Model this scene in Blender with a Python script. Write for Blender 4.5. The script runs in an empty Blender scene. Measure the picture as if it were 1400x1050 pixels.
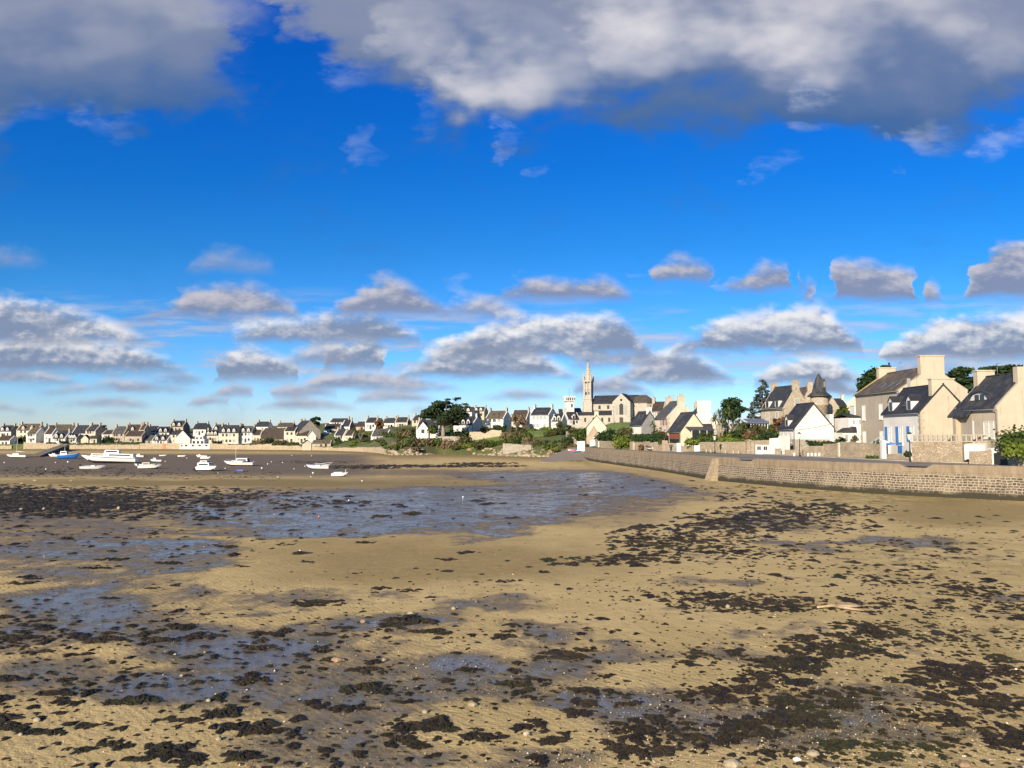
import bpy, math, random
import numpy as np
from mathutils import Vector, Matrix, noise as mnoise
R = math.radians
rng = random.Random(11)
S = bpy.context.scene
COL = S.collection
D = bpy.data

# ------------------------------------------------------------------ camera
CAMZ = 5.6
PITCH = math.atan(72.0 / 1050.0)
CP, SP = math.cos(PITCH), math.sin(PITCH)
cam = D.cameras.new('camera'); camo = D.objects.new('camera', cam); COL.objects.link(camo)
camo.location = (0, 0, CAMZ); camo.rotation_euler = (math.pi / 2 + PITCH, 0, 0)
cam.sensor_width = 36; cam.lens = 27.0; cam.clip_end = 20000; cam.clip_start = .2
S.camera = camo

def uv(px, py):
    """pixel of the photo -> direction slopes (x/y, z/y)"""
    a, b = (px - 700) / 1050, (525 - py) / 1050
    k = CP - b * SP
    return a / k, (SP + b * CP) / k
def X(px, d, py=600): return uv(px, py)[0] * d
def Z(py, d): return CAMZ + uv(700, py)[1] * d
def at(px, py, d):
    a, b = uv(px, py); return Vector((a * d, d, CAMZ + b * d))
def PYX(x, y, z):
    """world -> photo pixel"""
    dx, dy, dz = x, y, z - CAMZ
    f = dy * CP + dz * SP; up = -dy * SP + dz * CP
    return 700 + 1050 * dx / f, 525 - 1050 * up / f

# ------------------------------------------------------------------ objects
def tag(o, label=None, cat=None, group=None, kind=None):
    if label: o['label'] = label
    if cat: o['category'] = cat
    if group: o['group'] = group
    if kind: o['kind'] = kind
    return o
def empty(name, loc, rz=0, label=None, cat=None, group=None):
    o = D.objects.new(name, None); COL.objects.link(o)
    o.location = loc; o.rotation_euler = (0, 0, rz); o.empty_display_size = .2
    return tag(o, label, cat, group)

class MB:
    def __init__(s): s.v = []; s.f = []; s.m = []; s.sm = []; s.uv = None
    def add(s, vs, fs, mi=0, smooth=False):
        n = len(s.v); s.v.extend([tuple(p) for p in vs])
        for f in fs: s.f.append(tuple(i + n for i in f)); s.m.append(mi); s.sm.append(smooth)
        return s
    def box(s, x0, x1, y0, y1, z0, z1, mi=0):
        return s.add([(x0,y0,z0),(x1,y0,z0),(x1,y1,z0),(x0,y1,z0),(x0,y0,z1),(x1,y0,z1),(x1,y1,z1),(x0,y1,z1)],
              [(0,3,2,1),(4,5,6,7),(0,1,5,4),(1,2,6,5),(2,3,7,6),(3,0,4,7)], mi)
    def bbox(s, x0, x1, y0, y1, z0, z1, b=.03, mi=0):
        """box with chamfered vertical and top edges"""
        ring = lambda i, z: [(x0+i+b,y0+i,z),(x1-i-b,y0+i,z),(x1-i,y0+i+b,z),(x1-i,y1-i-b,z),(x1-i-b,y1-i,z),(x0+i+b,y1-i,z),(x0+i,y1-i-b,z),(x0+i,y0+i+b,z)]
        return s.loft([ring(0, z0), ring(0, z1 - b), ring(b, z1)], mi, caps=True)
    def loft(s, rings, mi=0, caps=True, closed=True, smooth=False):
        n = len(rings[0]); vs = [p for r in rings for p in r]; fs = []
        for k in range(len(rings) - 1):
            for i in range(n if closed else n - 1):
                j = (i + 1) % n
                fs.append((k*n+i, k*n+j, (k+1)*n+j, (k+1)*n+i))
        if caps:
            fs.append(tuple(range(n))[::-1]); fs.append(tuple((len(rings)-1)*n + i for i in range(n)))
        return s.add(vs, fs, mi, smooth)
    def prism(s, pts, axis, a, b, mi=0):
        """polygon pts (2-D) extruded along axis ('x','y','z') from a to b"""
        def P(p, t):
            return {'x': (t, p[0], p[1]), 'y': (p[0], t, p[1]), 'z': (p[0], p[1], t)}[axis]
        return s.loft([[P(p, a) for p in pts], [P(p, b) for p in pts]], mi)
    def tube(s, p, q, r0, r1=None, n=7, mi=0, smooth=True, caps=True):
        p, q = Vector(p), Vector(q); r1 = r0 if r1 is None else r1
        d = (q - p).normalized(); a = d.orthogonal().normalized(); b = d.cross(a)
        ring = lambda c, r: [c + a * (math.cos(t) * r) + b * (math.sin(t) * r) for t in (2 * math.pi * i / n for i in range(n))]
        return s.loft([ring(p, r0), ring(q, r1)], mi, caps, True, smooth)
    def path(s, pts, rad, n=7, mi=0, smooth=True):
        rings = []
        pts = [Vector(p) for p in pts]
        for i, p in enumerate(pts):
            d = (pts[min(i+1, len(pts)-1)] - pts[max(i-1, 0)]).normalized()
            a = d.cross(Vector((.3, .95, .1))).normalized(); b = d.cross(a)
            r = rad[i] if isinstance(rad, (list, tuple)) else rad
            rings.append([p + a * (math.cos(t) * r) + b * (math.sin(t) * r) for t in (2 * math.pi * k / n for k in range(n))])
        return s.loft(rings, mi, True, True, smooth)
    def lathe(s, prof, c=(0, 0), n=12, mi=0, smooth=True):
        rings = [[(c[0] + r * math.cos(2*math.pi*i/n), c[1] + r * math.sin(2*math.pi*i/n), z) for i in range(n)] for r, z in prof]
        return s.loft(rings, mi, True, True, smooth)
    def build(s, name, mat, parent=None, loc=None, rz=0):
        me = D.meshes.new(name); me.from_pydata(s.v, [], s.f)
        mats = mat if isinstance(mat, (list, tuple)) else [mat]
        for m in mats: me.materials.append(m)
        if len(mats) > 1: me.polygons.foreach_set('material_index', s.m)
        me.polygons.foreach_set('use_smooth', s.sm)
        me.update()
        o = D.objects.new(name, me); COL.objects.link(o)
        if parent: o.parent = parent
        if loc is not None: o.location = loc
        if rz: o.rotation_euler = (0, 0, rz)
        return o

def np_mesh(name, verts, faces, mats, smooth=False, attrs=None, mi=None, uvs=None):
    """fast mesh from numpy arrays; faces is (n,k)"""
    verts = np.asarray(verts, np.float32); faces = np.asarray(faces, np.int32)
    me = D.meshes.new(name); nf, k = faces.shape
    me.vertices.add(len(verts)); me.vertices.foreach_set('co', verts.ravel())
    me.loops.add(nf * k); me.loops.foreach_set('vertex_index', faces.ravel())
    me.polygons.add(nf); me.polygons.foreach_set('loop_start', np.arange(0, nf * k, k, dtype=np.int32))
    me.polygons.foreach_set('loop_total', np.full(nf, k, np.int32))
    me.polygons.foreach_set('use_smooth', np.full(nf, smooth, bool))
    for m in mats: me.materials.append(m)
    if mi is not None: me.polygons.foreach_set('material_index', np.asarray(mi, np.int32))
    if attrs:
        for an, av in attrs.items():
            a = me.attributes.new(an, 'FLOAT', 'POINT'); a.data.foreach_set('value', np.asarray(av, np.float32))
    if uvs is not None:
        l = me.uv_layers.new(name='UVMap'); l.data.foreach_set('uv', np.asarray(uvs, np.float32)[faces.ravel()].ravel())
    me.update(calc_edges=True)
    o = D.objects.new(name, me); COL.objects.link(o)
    return o

# ------------------------------------------------------------------ materials
class NT:
    def __init__(s, tree): s.t = tree
    def n(s, typ, **kw):
        nd = s.t.nodes.new(typ)
        for k, v in kw.items():
            if k.startswith('i_'):
                key = k[2:]; key = int(key) if key.isdigit() else key.replace('_', ' ')
                s.put(nd.inputs[key], v)
            else: setattr(nd, k, v)
        return nd
    def put(s, sock, v):
        if isinstance(v, bpy.types.NodeSocket): s.t.links.new(v, sock)
        elif isinstance(v, bpy.types.Node): s.t.links.new(v.outputs[0], sock)
        else:
            if sock.type == 'RGBA' and len(v) == 3: v = (*v, 1)
            sock.default_value = v
    def math(s, op, a, b=0.0, c=0.0, clamp=False):
        nd = s.t.nodes.new('ShaderNodeMath'); nd.operation = op; nd.use_clamp = clamp
        s.put(nd.inputs[0], a); s.put(nd.inputs[1], b); s.put(nd.inputs[2], c)
        return nd.outputs[0]
    def rng(s, v, a, b, c=0.0, d=1.0, smooth=False):
        nd = s.t.nodes.new('ShaderNodeMapRange'); nd.interpolation_type = 'SMOOTHSTEP' if smooth else 'LINEAR'; nd.clamp = True
        for i, x in enumerate((v, a, b, c, d)): s.put(nd.inputs[i], x)
        return nd.outputs[0]
    def mix(s, f, a, b, mode='MIX'):
        nd = s.t.nodes.new('ShaderNodeMix'); nd.data_type = 'RGBA'; nd.blend_type = mode
        s.put(nd.inputs[0], f); s.put(nd.inputs[6], a); s.put(nd.inputs[7], b)
        return nd.outputs[2]
    def noise(s, vec, scale, detail=4, rough=.55, dist=0.0):
        nd = s.n('ShaderNodeTexNoise'); nd.inputs['Scale'].default_value = scale
        nd.inputs['Detail'].default_value = detail; nd.inputs['Roughness'].default_value = rough
        nd.inputs['Distortion'].default_value = dist
        if vec is not None: s.put(nd.inputs['Vector'], vec)
        return nd.outputs[0]
    def vmul(s, vec, k):
        nd = s.n('ShaderNodeVectorMath', operation='MULTIPLY'); s.put(nd.inputs[0], vec); s.put(nd.inputs[1], k); return nd.outputs[0]
    def bump(s, h, strength=.5, dist=.02):
        nd = s.n('ShaderNodeBump'); nd.inputs['Strength'].default_value = strength; nd.inputs['Distance'].default_value = dist
        s.put(nd.inputs['Height'], h); return nd.outputs[0]

def newmat(name):
    m = D.materials.new(name); m.use_nodes = True; m.node_tree.nodes.clear()
    nt = NT(m.node_tree); out = nt.n('ShaderNodeOutputMaterial'); p = nt.n('ShaderNodeBsdfPrincipled')
    nt.put(out.inputs[0], p.outputs[0]); nt.p = p; nt.out = out
    return m, nt
MATS = {}
def simple(name, col, rough=.6, metal=0.0, var=.12, scale=6.0, coat=0.0):
    m, t = newmat(name)
    co = t.n('ShaderNodeTexCoord').outputs['Object']
    nz = t.noise(co, scale, 4)
    c = t.mix(t.rng(nz, .3, .7), [x * (1 - var) for x in col], [min(1, x * (1 + var)) for x in col])
    t.put(t.p.inputs['Base Color'], c); t.p.inputs['Roughness'].default_value = rough; t.p.inputs['Metallic'].default_value = metal
    if coat: t.p.inputs['Coat Weight'].default_value = coat
    MATS[name] = m; return m
def plaster(name, col, stain=(.30, .26, .2), amt=.45):
    """rendered wall: broad tone drift, rain streaks and weathered blotches, fine grain"""
    m, t = newmat(name)
    co = t.n('ShaderNodeTexCoord').outputs['Object']
    rnd = t.n('ShaderNodeObjectInfo').outputs['Random']
    off = t.n('ShaderNodeCombineXYZ'); t.put(off.inputs[0], t.math('MULTIPLY', rnd, 37.0)); t.put(off.inputs[2], t.math('MULTIPLY', rnd, 11.0))
    va = t.n('ShaderNodeVectorMath', operation='ADD'); t.put(va.inputs[0], co); t.put(va.inputs[1], off.outputs[0]); co = va.outputs[0]
    big = t.noise(co, .45, 5, .6)
    streak = t.noise(t.vmul(co, (1.7, 1.7, .16)), 1.3, 5, .65)
    fine = t.noise(co, 9, 4)
    c = t.mix(t.rng(big, .3, .7), [x * .88 for x in col], [min(1, x * 1.06) for x in col])
    c = t.mix(t.math('MULTIPLY', t.rng(streak, .53, .78, smooth=True), amt), c, stain)
    c = t.mix(t.math('MULTIPLY', t.rng(fine, .55, .8), .18), c, stain)
    t.put(t.p.inputs['Base Color'], c); t.p.inputs['Roughness'].default_value = .9
    t.put(t.p.inputs['Normal'], t.bump(fine, .25, .03))
    MATS[name] = m; return m
def rubble(name, c1, c2, mortar, scale=3.0, bump=.6, flat=1.5, mort=.05):
    """random stone masonry"""
    m, t = newmat(name)
    co = t.vmul(t.n('ShaderNodeTexCoord').outputs['Object'], (1, 1, flat))
    w = t.n('ShaderNodeVectorMath', operation='MULTIPLY_ADD'); nz = t.n('ShaderNodeTexNoise'); nz.inputs['Scale'].default_value = 2.5; t.put(nz.inputs['Vector'], co)
    t.put(w.inputs[0], nz.outputs['Color']); w.inputs[1].default_value = (.22, .22, .22); t.put(w.inputs[2], co)
    v1 = t.n('ShaderNodeTexVoronoi', feature='F1'); v1.inputs['Scale'].default_value = scale; t.put(v1.inputs['Vector'], w.outputs[0])
    v2 = t.n('ShaderNodeTexVoronoi', feature='DISTANCE_TO_EDGE'); v2.inputs['Scale'].default_value = scale; t.put(v2.inputs['Vector'], w.outputs[0])
    sep = t.n('ShaderNodeSeparateColor'); t.put(sep.inputs[0], v1.outputs['Color'])
    c = t.mix(sep.outputs[0], c1, c2)
    big = t.noise(co, .6, 4)
    c = t.mix(t.math('MULTIPLY', t.rng(big, .45, .75), .5), c, [x * .55 for x in c1])
    e = t.rng(v2.outputs['Distance'], mort * .4, mort * 1.4)
    c = t.mix(e, mortar, c)
    c = t.mix(t.math('MULTIPLY', t.rng(t.noise(co, 14, 4), .45, .8), .35), c, [x * .45 for x in c1])
    t.put(t.p.inputs['Base Color'], c); t.p.inputs['Roughness'].default_value = .92
    t.put(t.p.inputs['Normal'], t.bump(t.math('ADD', t.rng(v2.outputs['Distance'], 0, .12), t.math('MULTIPLY', t.noise(co, 12), .4)), bump, .06))
    MATS[name] = m; return m
def slate(name, col, lichen=(.20, .17, .10), amt=.3, rough=.7):
    m, t = newmat(name)
    co = t.n('ShaderNodeTexCoord').outputs['Object']
    rnd = t.n('ShaderNodeObjectInfo').outputs['Random']
    sp = t.n('ShaderNodeSeparateXYZ'); t.put(sp.inputs[0], co)
    hv = t.n('ShaderNodeCombineXYZ'); t.put(hv.inputs[0], t.math('ADD', sp.outputs[0], sp.outputs[1])); t.put(hv.inputs[1], t.math('MULTIPLY', sp.outputs[2], 1.4)); t.put(hv.inputs[2], rnd)
    br = t.n('ShaderNodeTexBrick'); br.inputs['Scale'].default_value = 3.2; t.put(br.inputs['Vector'], hv.outputs[0])
    br.inputs['Color1'].default_value = (.75, .75, .75, 1); br.inputs['Color2'].default_value = (1.2, 1.2, 1.2, 1); br.inputs['Mortar'].default_value = (.45, .45, .45, 1)
    br.inputs['Mortar Size'].default_value = .03
    c = t.mix(1.0, t.mix(t.rng(t.noise(co, .8, 5), .3, .7), [x * .8 for x in col], [x * 1.2 for x in col]), br.outputs[0], 'MULTIPLY')
    nz = t.noise(t.vmul(co, (1, 1, .5)), 1.1, 7, .7)
    c = t.mix(t.math('MULTIPLY', t.rng(t.math('ADD', nz, t.math('MULTIPLY', rnd, .08)), .5, .72, smooth=True), amt), c, lichen)
    t.put(t.p.inputs['Base Color'], c); t.p.inputs['Roughness'].default_value = rough; t.p.inputs['Specular IOR Level'].default_value = .25
    t.put(t.p.inputs['Normal'], t.bump(br.outputs['Fac'], -.25, .02))
    MATS[name] = m; return m
def leafmat(name, c1, c2, rough=.6, trans=.25):
    m, t = newmat(name)
    co = t.n('ShaderNodeTexCoord').outputs['Object']
    rnd = t.n('ShaderNodeNewGeometry').outputs['Random Per Island']
    f = t.math('ADD', t.math('MULTIPLY', rnd, .6), t.math('MULTIPLY', t.rng(t.noise(co, .7, 3), .3, .7), .4))
    c = t.mix(f, c1, c2)
    t.put(t.p.inputs['Base Color'], c); t.p.inputs['Roughness'].default_value = rough; t.p.inputs['Specular IOR Level'].default_value = .25
    if trans:
        tr = t.n('ShaderNodeBsdfTranslucent'); t.put(tr.inputs[0], c)
        mx = t.n('ShaderNodeMixShader'); mx.inputs[0].default_value = trans
        t.put(mx.inputs[1], t.p.outputs[0]); t.put(mx.inputs[2], tr.outputs[0]); t.put(t.out.inputs[0], mx.outputs[0])
    MATS[name] = m; return m
def glassmat(name, col=(.03, .035, .04), rough=.08):
    m, t = newmat(name); t.put(t.p.inputs['Base Color'], col); t.p.inputs['Roughness'].default_value = rough
    t.p.inputs['IOR'].default_value = 1.5; MATS[name] = m; return m

WHITE = plaster('white_render', (.66, .635, .585)); CREAM = plaster('cream_render', (.58, .51, .40))
WARM = plaster('warm_render', (.50, .425, .315), (.24, .19, .12), .8); YELLOW = plaster('pale_yellow_render', (.62, .555, .40))
GREYR = plaster('grey_render', (.40, .345, .27), (.20, .17, .13), .6); BUFF = plaster('buff_render', (.50, .42, .31), (.25, .2, .15), .6)
SLATEW = rubble('slate_hung_wall', (.22, .22, .22), (.30, .29, .28), (.18, .18, .18), 4, .3, 2.0, .03)
GRAN = rubble('granite_masonry', (.36, .29, .20), (.50, .42, .31), (.50, .43, .33), 2.2)
GRANG = rubble('grey_granite_masonry', (.27, .235, .19), (.40, .35, .28), (.42, .37, .30), 2.6)
GARDEN = rubble('garden_wall_stone', (.30, .235, .155), (.46, .37, .26), (.33, .265, .18), 3.4, .7)
CHURCHS = rubble('church_stone', (.37, .335, .28), (.49, .445, .375), (.43, .39, .325), 1.7, .35, 1.6)
SLATE = slate('slate_roof', (.040, .045, .056)); SLATEB = slate('blue_slate_roof', (.034, .037, .048), amt=.15)
SLATEG = slate('grey_slate_roof', (.085, .085, .088), (.20, .17, .12), .4); SLATEL = slate('lichen_slate_roof', (.10, .085, .065), (.22, .16, .08), .65, .6)
SLATED = slate('brown_slate_roof', (.07, .055, .045), (.13, .09, .055), .5, .6)
GLASS = glassmat('window_glass'); GLASSL = glassmat('curtained_glass', (.30, .29, .27), .2)
PAINT = simple('white_paint', (.68, .67, .64), .45, var=.05); BLUE = simple('blue_paint', (.05, .19, .50), .5, var=.08)
BLUEL = simple('bright_blue_cloth', (.015, .20, .62), .7); WOODR = simple('red_brown_timber', (.20, .07, .035), .6, var=.25); WOODD = simple('dark_timber', (.05, .035, .025), .7)
PALEBLUE = simple('pale_blue_paint', (.42, .52, .55), .6); METALD = simple('dark_metal', (.03, .03, .03), .5, .3); METALG = simple('grey_metal', (.30, .30, .30), .4, .6)
POT = simple('clay_chimney_pot', (.42, .20, .10), .8); STONEC = plaster('chimney_stone', (.42, .35, .25), (.16, .12, .08), .7); ORANGE = simple('orange_shutter_paint', (.50, .16, .06), .6)
SHUTR = simple('faded_red_shutter', (.33, .11, .075), .6); CONC = plaster('concrete', (.38, .33, .26), (.2, .17, .13), .6)
# ------------------------------------------------------------------ light and sky
SUN_AZ, SUN_EL = 28.0, 21.0            # sun stands behind the viewer's left shoulder
sd = Vector((-math.sin(R(SUN_AZ)) * math.cos(R(SUN_EL)), -math.cos(R(SUN_AZ)) * math.cos(R(SUN_EL)), math.sin(R(SUN_EL))))
sl = D.lights.new('sun', 'SUN'); sl.energy = 5.0; sl.angle = R(.5); sl.color = (1.0, .86, .66)
so = D.objects.new('sun', sl); COL.objects.link(so); so.rotation_euler = sd.to_track_quat('Z', 'Y').to_euler(); so.location = sd * 500
S.view_settings.view_transform = 'Standard'; S.view_settings.look = 'None'; S.view_settings.gamma = 1; S.view_settings.exposure = .62

W = D.worlds.new('World'); S.world = W; W.use_nodes = True; W.node_tree.nodes.clear()
t = NT(W.node_tree)
wout = t.n('ShaderNodeOutputWorld'); bg = t.n('ShaderNodeBackground'); t.put(wout.inputs[0], bg.outputs[0]); bg.inputs['Strength'].default_value = .1
KS = 7.6                               # cloud radiance is given for strength 1
sky = t.n('ShaderNodeTexSky'); sky.sky_type = 'NISHITA'; sky.sun_disc = False
sky.sun_elevation = R(SUN_EL); sky.sun_rotation = R(180 + SUN_AZ); sky.air_density = 1.0; sky.dust_density = .25; sky.ozone_density = 3.0
dirv = t.n('ShaderNodeTexCoord').outputs['Generated']
sx = t.n('ShaderNodeSeparateXYZ'); t.put(sx.inputs[0], dirv)
yy = t.math('MAXIMUM', sx.outputs[1], .05)
U = t.math('DIVIDE', sx.outputs[0], yy); V = t.math('DIVIDE', sx.outputs[2], yy)
front = t.rng(sx.outputs[1], .12, .3)
hs = t.n('ShaderNodeHueSaturation'); hs.inputs['Saturation'].default_value = 1.32; t.put(hs.inputs['Color'], sky.outputs[0])
zr = t.n('ShaderNodeValToRGB'); t.put(zr.inputs[0], V); e = zr.color_ramp.elements
e[0].position, e[0].color = .02, (.66, .77, 1.20, 1); e[1].position, e[1].color = .60, (.05, .52, 1.10, 1)
for p_, c_ in ((.10, (.41, .68, 1.06, 1)), (.246, (.205, .60, .91, 1)), (.353, (.10, .555, .96, 1))): q_ = e.new(p_); q_.color = c_
col = t.mix(1.0, hs.outputs[0], t.mix(front, (.62, .78, .95), zr.outputs[0]), 'MULTIPLY')
pv = t.n('ShaderNodeCombineXYZ'); t.put(pv.inputs[0], U); t.put(pv.inputs[1], t.math('MULTIPLY', V, 1.7))
PV = pv.outputs[0]
pv2 = t.n('ShaderNodeCombineXYZ'); t.put(pv2.inputs[0], t.math('SUBTRACT', U, .004)); t.put(pv2.inputs[1], t.math('MULTIPLY_ADD', V, 1.7, .012))
nB = t.noise(PV, 6, 3, .5); nF = t.noise(PV, 17, 7, .58); nF2 = t.noise(pv2.outputs[0], 17, 5, .58); nW = t.noise(t.vmul(PV, (1, 2.0, 1)), 30, 5, .62)
cB = t.math('SUBTRACT', nB, .5); cF = t.math('SUBTRACT', nF, .5); emb = t.math('SUBTRACT', nF, nF2); cW = t.math('SUBTRACT', nW, .5)
Uw = t.math('MULTIPLY_ADD', cB, .06, t.math('MULTIPLY_ADD', cF, .055, U))
T = t.math('MULTIPLY_ADD', Uw, 1 / 1.6, .5)
def curve(pts):
    """pts: (px, slope v) -> Float Curve over the bearing"""
    nd = t.n('ShaderNodeFloatCurve'); m = nd.mapping; c = m.curves[0]
    ps = sorted(((uv(px, 500)[0] / 1.6 + .5), v / .7) for px, v in pts)
    ps = [(min(max(a, 0), 1), min(max(b, 0), 1)) for a, b in ps]
    c.points[0].location = ps[0]; c.points[1].location = ps[-1]
    for q in ps[1:-1]: c.points.new(*q)
    for q in c.points: q.handle_type = 'AUTO_CLAMPED'
    m.update(); nd.inputs[0].default_value = 1; t.put(nd.inputs[1], T)
    return t.math('MULTIPLY', nd.outputs[0], .7)
def vs(py): return uv(700, py)[1]
def row(clouds, shade, lit, amt=.95, edge=1.0, g=.013):
    """one bank of cumulus: clouds = (px0, px1, base py, [(px, top py)...])"""
    global col
    tp, bp = [(-160, vs(590)), (1560, vs(590))], []
    for x0, x1, b, tops in clouds:
        xs_ = [x for x, _ in tops]; ys_ = [vs(y) + g for _, y in tops]; vb_ = vs(b); xa, xb = x0 - 24 * g / .013, x1 + 24 * g / .013
        tp += [(xa - 6, vb_ - .022), (xb + 6, vb_ - .022)]
        for f in (0, .05, .13, .24, .36, .5, .64, .76, .87, .95, 1):
            s_ = (1 - abs(2 * f - 1) ** 2.6) ** .7; x = xa + (xb - xa) * f; tp.append((x, vb_ - .010 * (1 - s_) + (float(np.interp(x, xs_, ys_)) - vb_) * s_))
        bp += [(x0, vs(b)), (x1, vs(b))]
    bp = [(-160, bp[0][1])] + bp + [(1560, bp[-1][1])]
    top, base = curve(tp), curve(bp)
    h = t.math('SUBTRACT', top, base)
    vt = t.math('ADD', t.math('SUBTRACT', top, V), t.math('ADD', t.math('MULTIPLY', cF, .05 * min(1, edge) ** 2), t.math('MULTIPLY', cB, .025 * min(1, edge) ** 2)))
    vb = t.math('ADD', t.math('SUBTRACT', V, base), t.math('MULTIPLY_ADD', cW, .012 * min(1, edge), t.math('MULTIPLY', cF, .020 * min(1, edge))))
    a = t.math('MULTIPLY', t.rng(vt, -.005 * edge, .020 * edge, smooth=True), t.rng(vb, -.007 * min(1, edge), .014 * min(1, edge), smooth=True))
    a = t.math('MULTIPLY', a, t.rng(h, -.010 * min(1, edge) ** 2, .016 * min(1, edge) ** 2))
    a = t.math('MULTIPLY', t.math('MULTIPLY', a, amt), front)
    l = t.math('MULTIPLY', t.math('DIVIDE', t.math('SUBTRACT', V, base), t.math('MAXIMUM', h, .018 * min(1, edge))), .85)
    l = t.math('ADD', l, t.math('MULTIPLY_ADD', cF, .9, t.math('MULTIPLY', emb, 1.8)))
    l = t.math('ADD', l, t.math('MULTIPLY', cB, 1.1))
    cc = t.mix(t.rng(l, .12, 1.02, smooth=True), [c * KS for c in shade], [c * KS for c in lit])
    col = t.mix(a, col, cc)
sv = t.noise(t.vmul(PV, (1.0, 4.6, 1)), 5.5, 6, .6)
thin = t.math('MULTIPLY', t.rng(sv, .46, .62, smooth=True), t.math('MULTIPLY', t.rng(V, .055, .095), t.rng(V, .20, .12)))
col = t.mix(t.math('MULTIPLY', t.math('MULTIPLY', thin, .8), front), col, t.mix(t.rng(sv, .52, .68), [c * KS for c in (.36, .41, .54)], [c * KS for c in (.55, .54, .58)]))
SH1, LT1 = (.20, .25, .365), (.82, .80, .785)
row([(0, 72, 574, [(20, 567), (50, 568)]), (115, 210, 571, [(150, 565), (190, 567)]), (560, 660, 566, [(600, 560), (640, 562)]), (20, 60, 566, [(40, 560)])], (.30, .36, .48), (.44, .45, .53), .7, .6, .005)
row([(-60, 32, 562, [(-20, 550), (20, 553)]), (72, 218, 557, [(110, 546), (160, 542), (200, 549)]), (265, 335, 553, [(290, 545), (320, 546)]), (340, 500, 560, [(380, 548), (430, 545), (470, 550)]), (1180, 1300, 548, [(1220, 538), (1270, 540)])], (.28, .32, .44), (.50, .49, .54), .88, .6, .005)
row([(72, 272, 537, [(110, 525), (180, 522), (240, 527)]), (300, 350, 543, [(325, 527)]), (372, 468, 544, [(400, 528), (440, 530)]), (482, 602, 549, [(520, 537), (575, 538)]), (640, 768, 547, [(680, 537), (730, 533)])], (.27, .31, .43), (.54, .52, .56), .9, .7, .006)
row([(-90, 122, 525, [(-40, 500), (40, 505), (100, 512)]), (205, 270, 526, [(235, 511)]), (412, 632, 534, [(450, 510), (500, 507), (560, 516), (600, 517)]), (775, 890, 541, [(800, 516), (850, 520)]), (1060, 1175, 545, [(1100, 520), (1140, 516)])], (.23, .27, .385), (.60, .575, .59), .92, .8, .007)
row([(-110, 252, 512, [(-60, 462), (30, 462), (90, 464), (140, 470), (200, 468), (235, 484)]), (290, 405, 522, [(300, 480), (330, 476), (380, 490)]), (442, 520, 506, [(450, 478), (490, 465)]), (565, 780, 518, [(580, 480), (630, 466), (690, 474), (740, 480), (765, 494)]), (840, 990, 527, [(870, 500), (900, 488), (940, 484), (975, 500)]), (1035, 1180, 528, [(1045, 505), (1090, 496), (1140, 494), (1165, 505)])], SH1, LT1)
row([(590, 712, 437, [(620, 420), (670, 412), (700, 420)]), (398, 470, 500, [(410, 488), (440, 480)]), (800, 905, 505, [(820, 485), (870, 480)]), (1190, 1330, 520, [(1220, 500), (1290, 495)])], (.25, .285, .40), (.62, .60, .61), .85)
row([(-110, 195, 471, [(-60, 405), (10, 412), (60, 424), (120, 430), (170, 438)]), (322, 566, 470, [(345, 440), (380, 436), (415, 446), (450, 434), (500, 426), (540, 436)]), (616, 880, 490, [(650, 446), (720, 440), (780, 440), (830, 426), (865, 440)]), (930, 1170, 484, [(955, 442), (990, 434), (1050, 440), (1130, 415), (1155, 432)]), (1220, 1560, 494, [(1250, 436), (1300, 432), (1380, 440), (1500, 420)])], SH1, LT1)
row([(228, 398, 434, [(250, 402), (320, 394), (370, 402)]), (462, 594, 433, [(490, 404), (535, 386), (575, 402)]), (686, 852, 411, [(705, 382), (760, 392), (830, 380)]), (914, 968, 385, [(940, 362)]), (1016, 1100, 398, [(1040, 374), (1075, 366)]), (1116, 1284, 413, [(1135, 360), (1180, 366), (1230, 368), (1265, 370)]), (1296, 1560, 410, [(1315, 344), (1370, 334), (1480, 330)])], (.21, .24, .35), (.56, .53, .545), .93)
row([(272, 358, 372, [(300, 352), (335, 354)]), (0, 36, 365, [(18, 350)])], (.22, .30, .48), (.40, .42, .52), .6, 1.6)
def spot(px, py, a, b, w, acc, warp=.10, soft=1.0):
    u0, v0 = uv(px, py)
    du = t.math('MULTIPLY', t.math('SUBTRACT', t.math('MULTIPLY_ADD', cF, warp, U), u0), 1050 / a)
    dv = t.math('MULTIPLY', t.math('SUBTRACT', t.math('MULTIPLY_ADD', cB, warp, V), v0), 1050 / b)
    r = t.math('ADD', t.math('MULTIPLY', du, du), t.math('MULTIPLY', dv, dv))
    g = t.rng(r, 1.0, 1.0 - soft, 0.0, w, smooth=True)
    return g if acc is None else t.math('MAXIMUM', acc, g)
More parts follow.
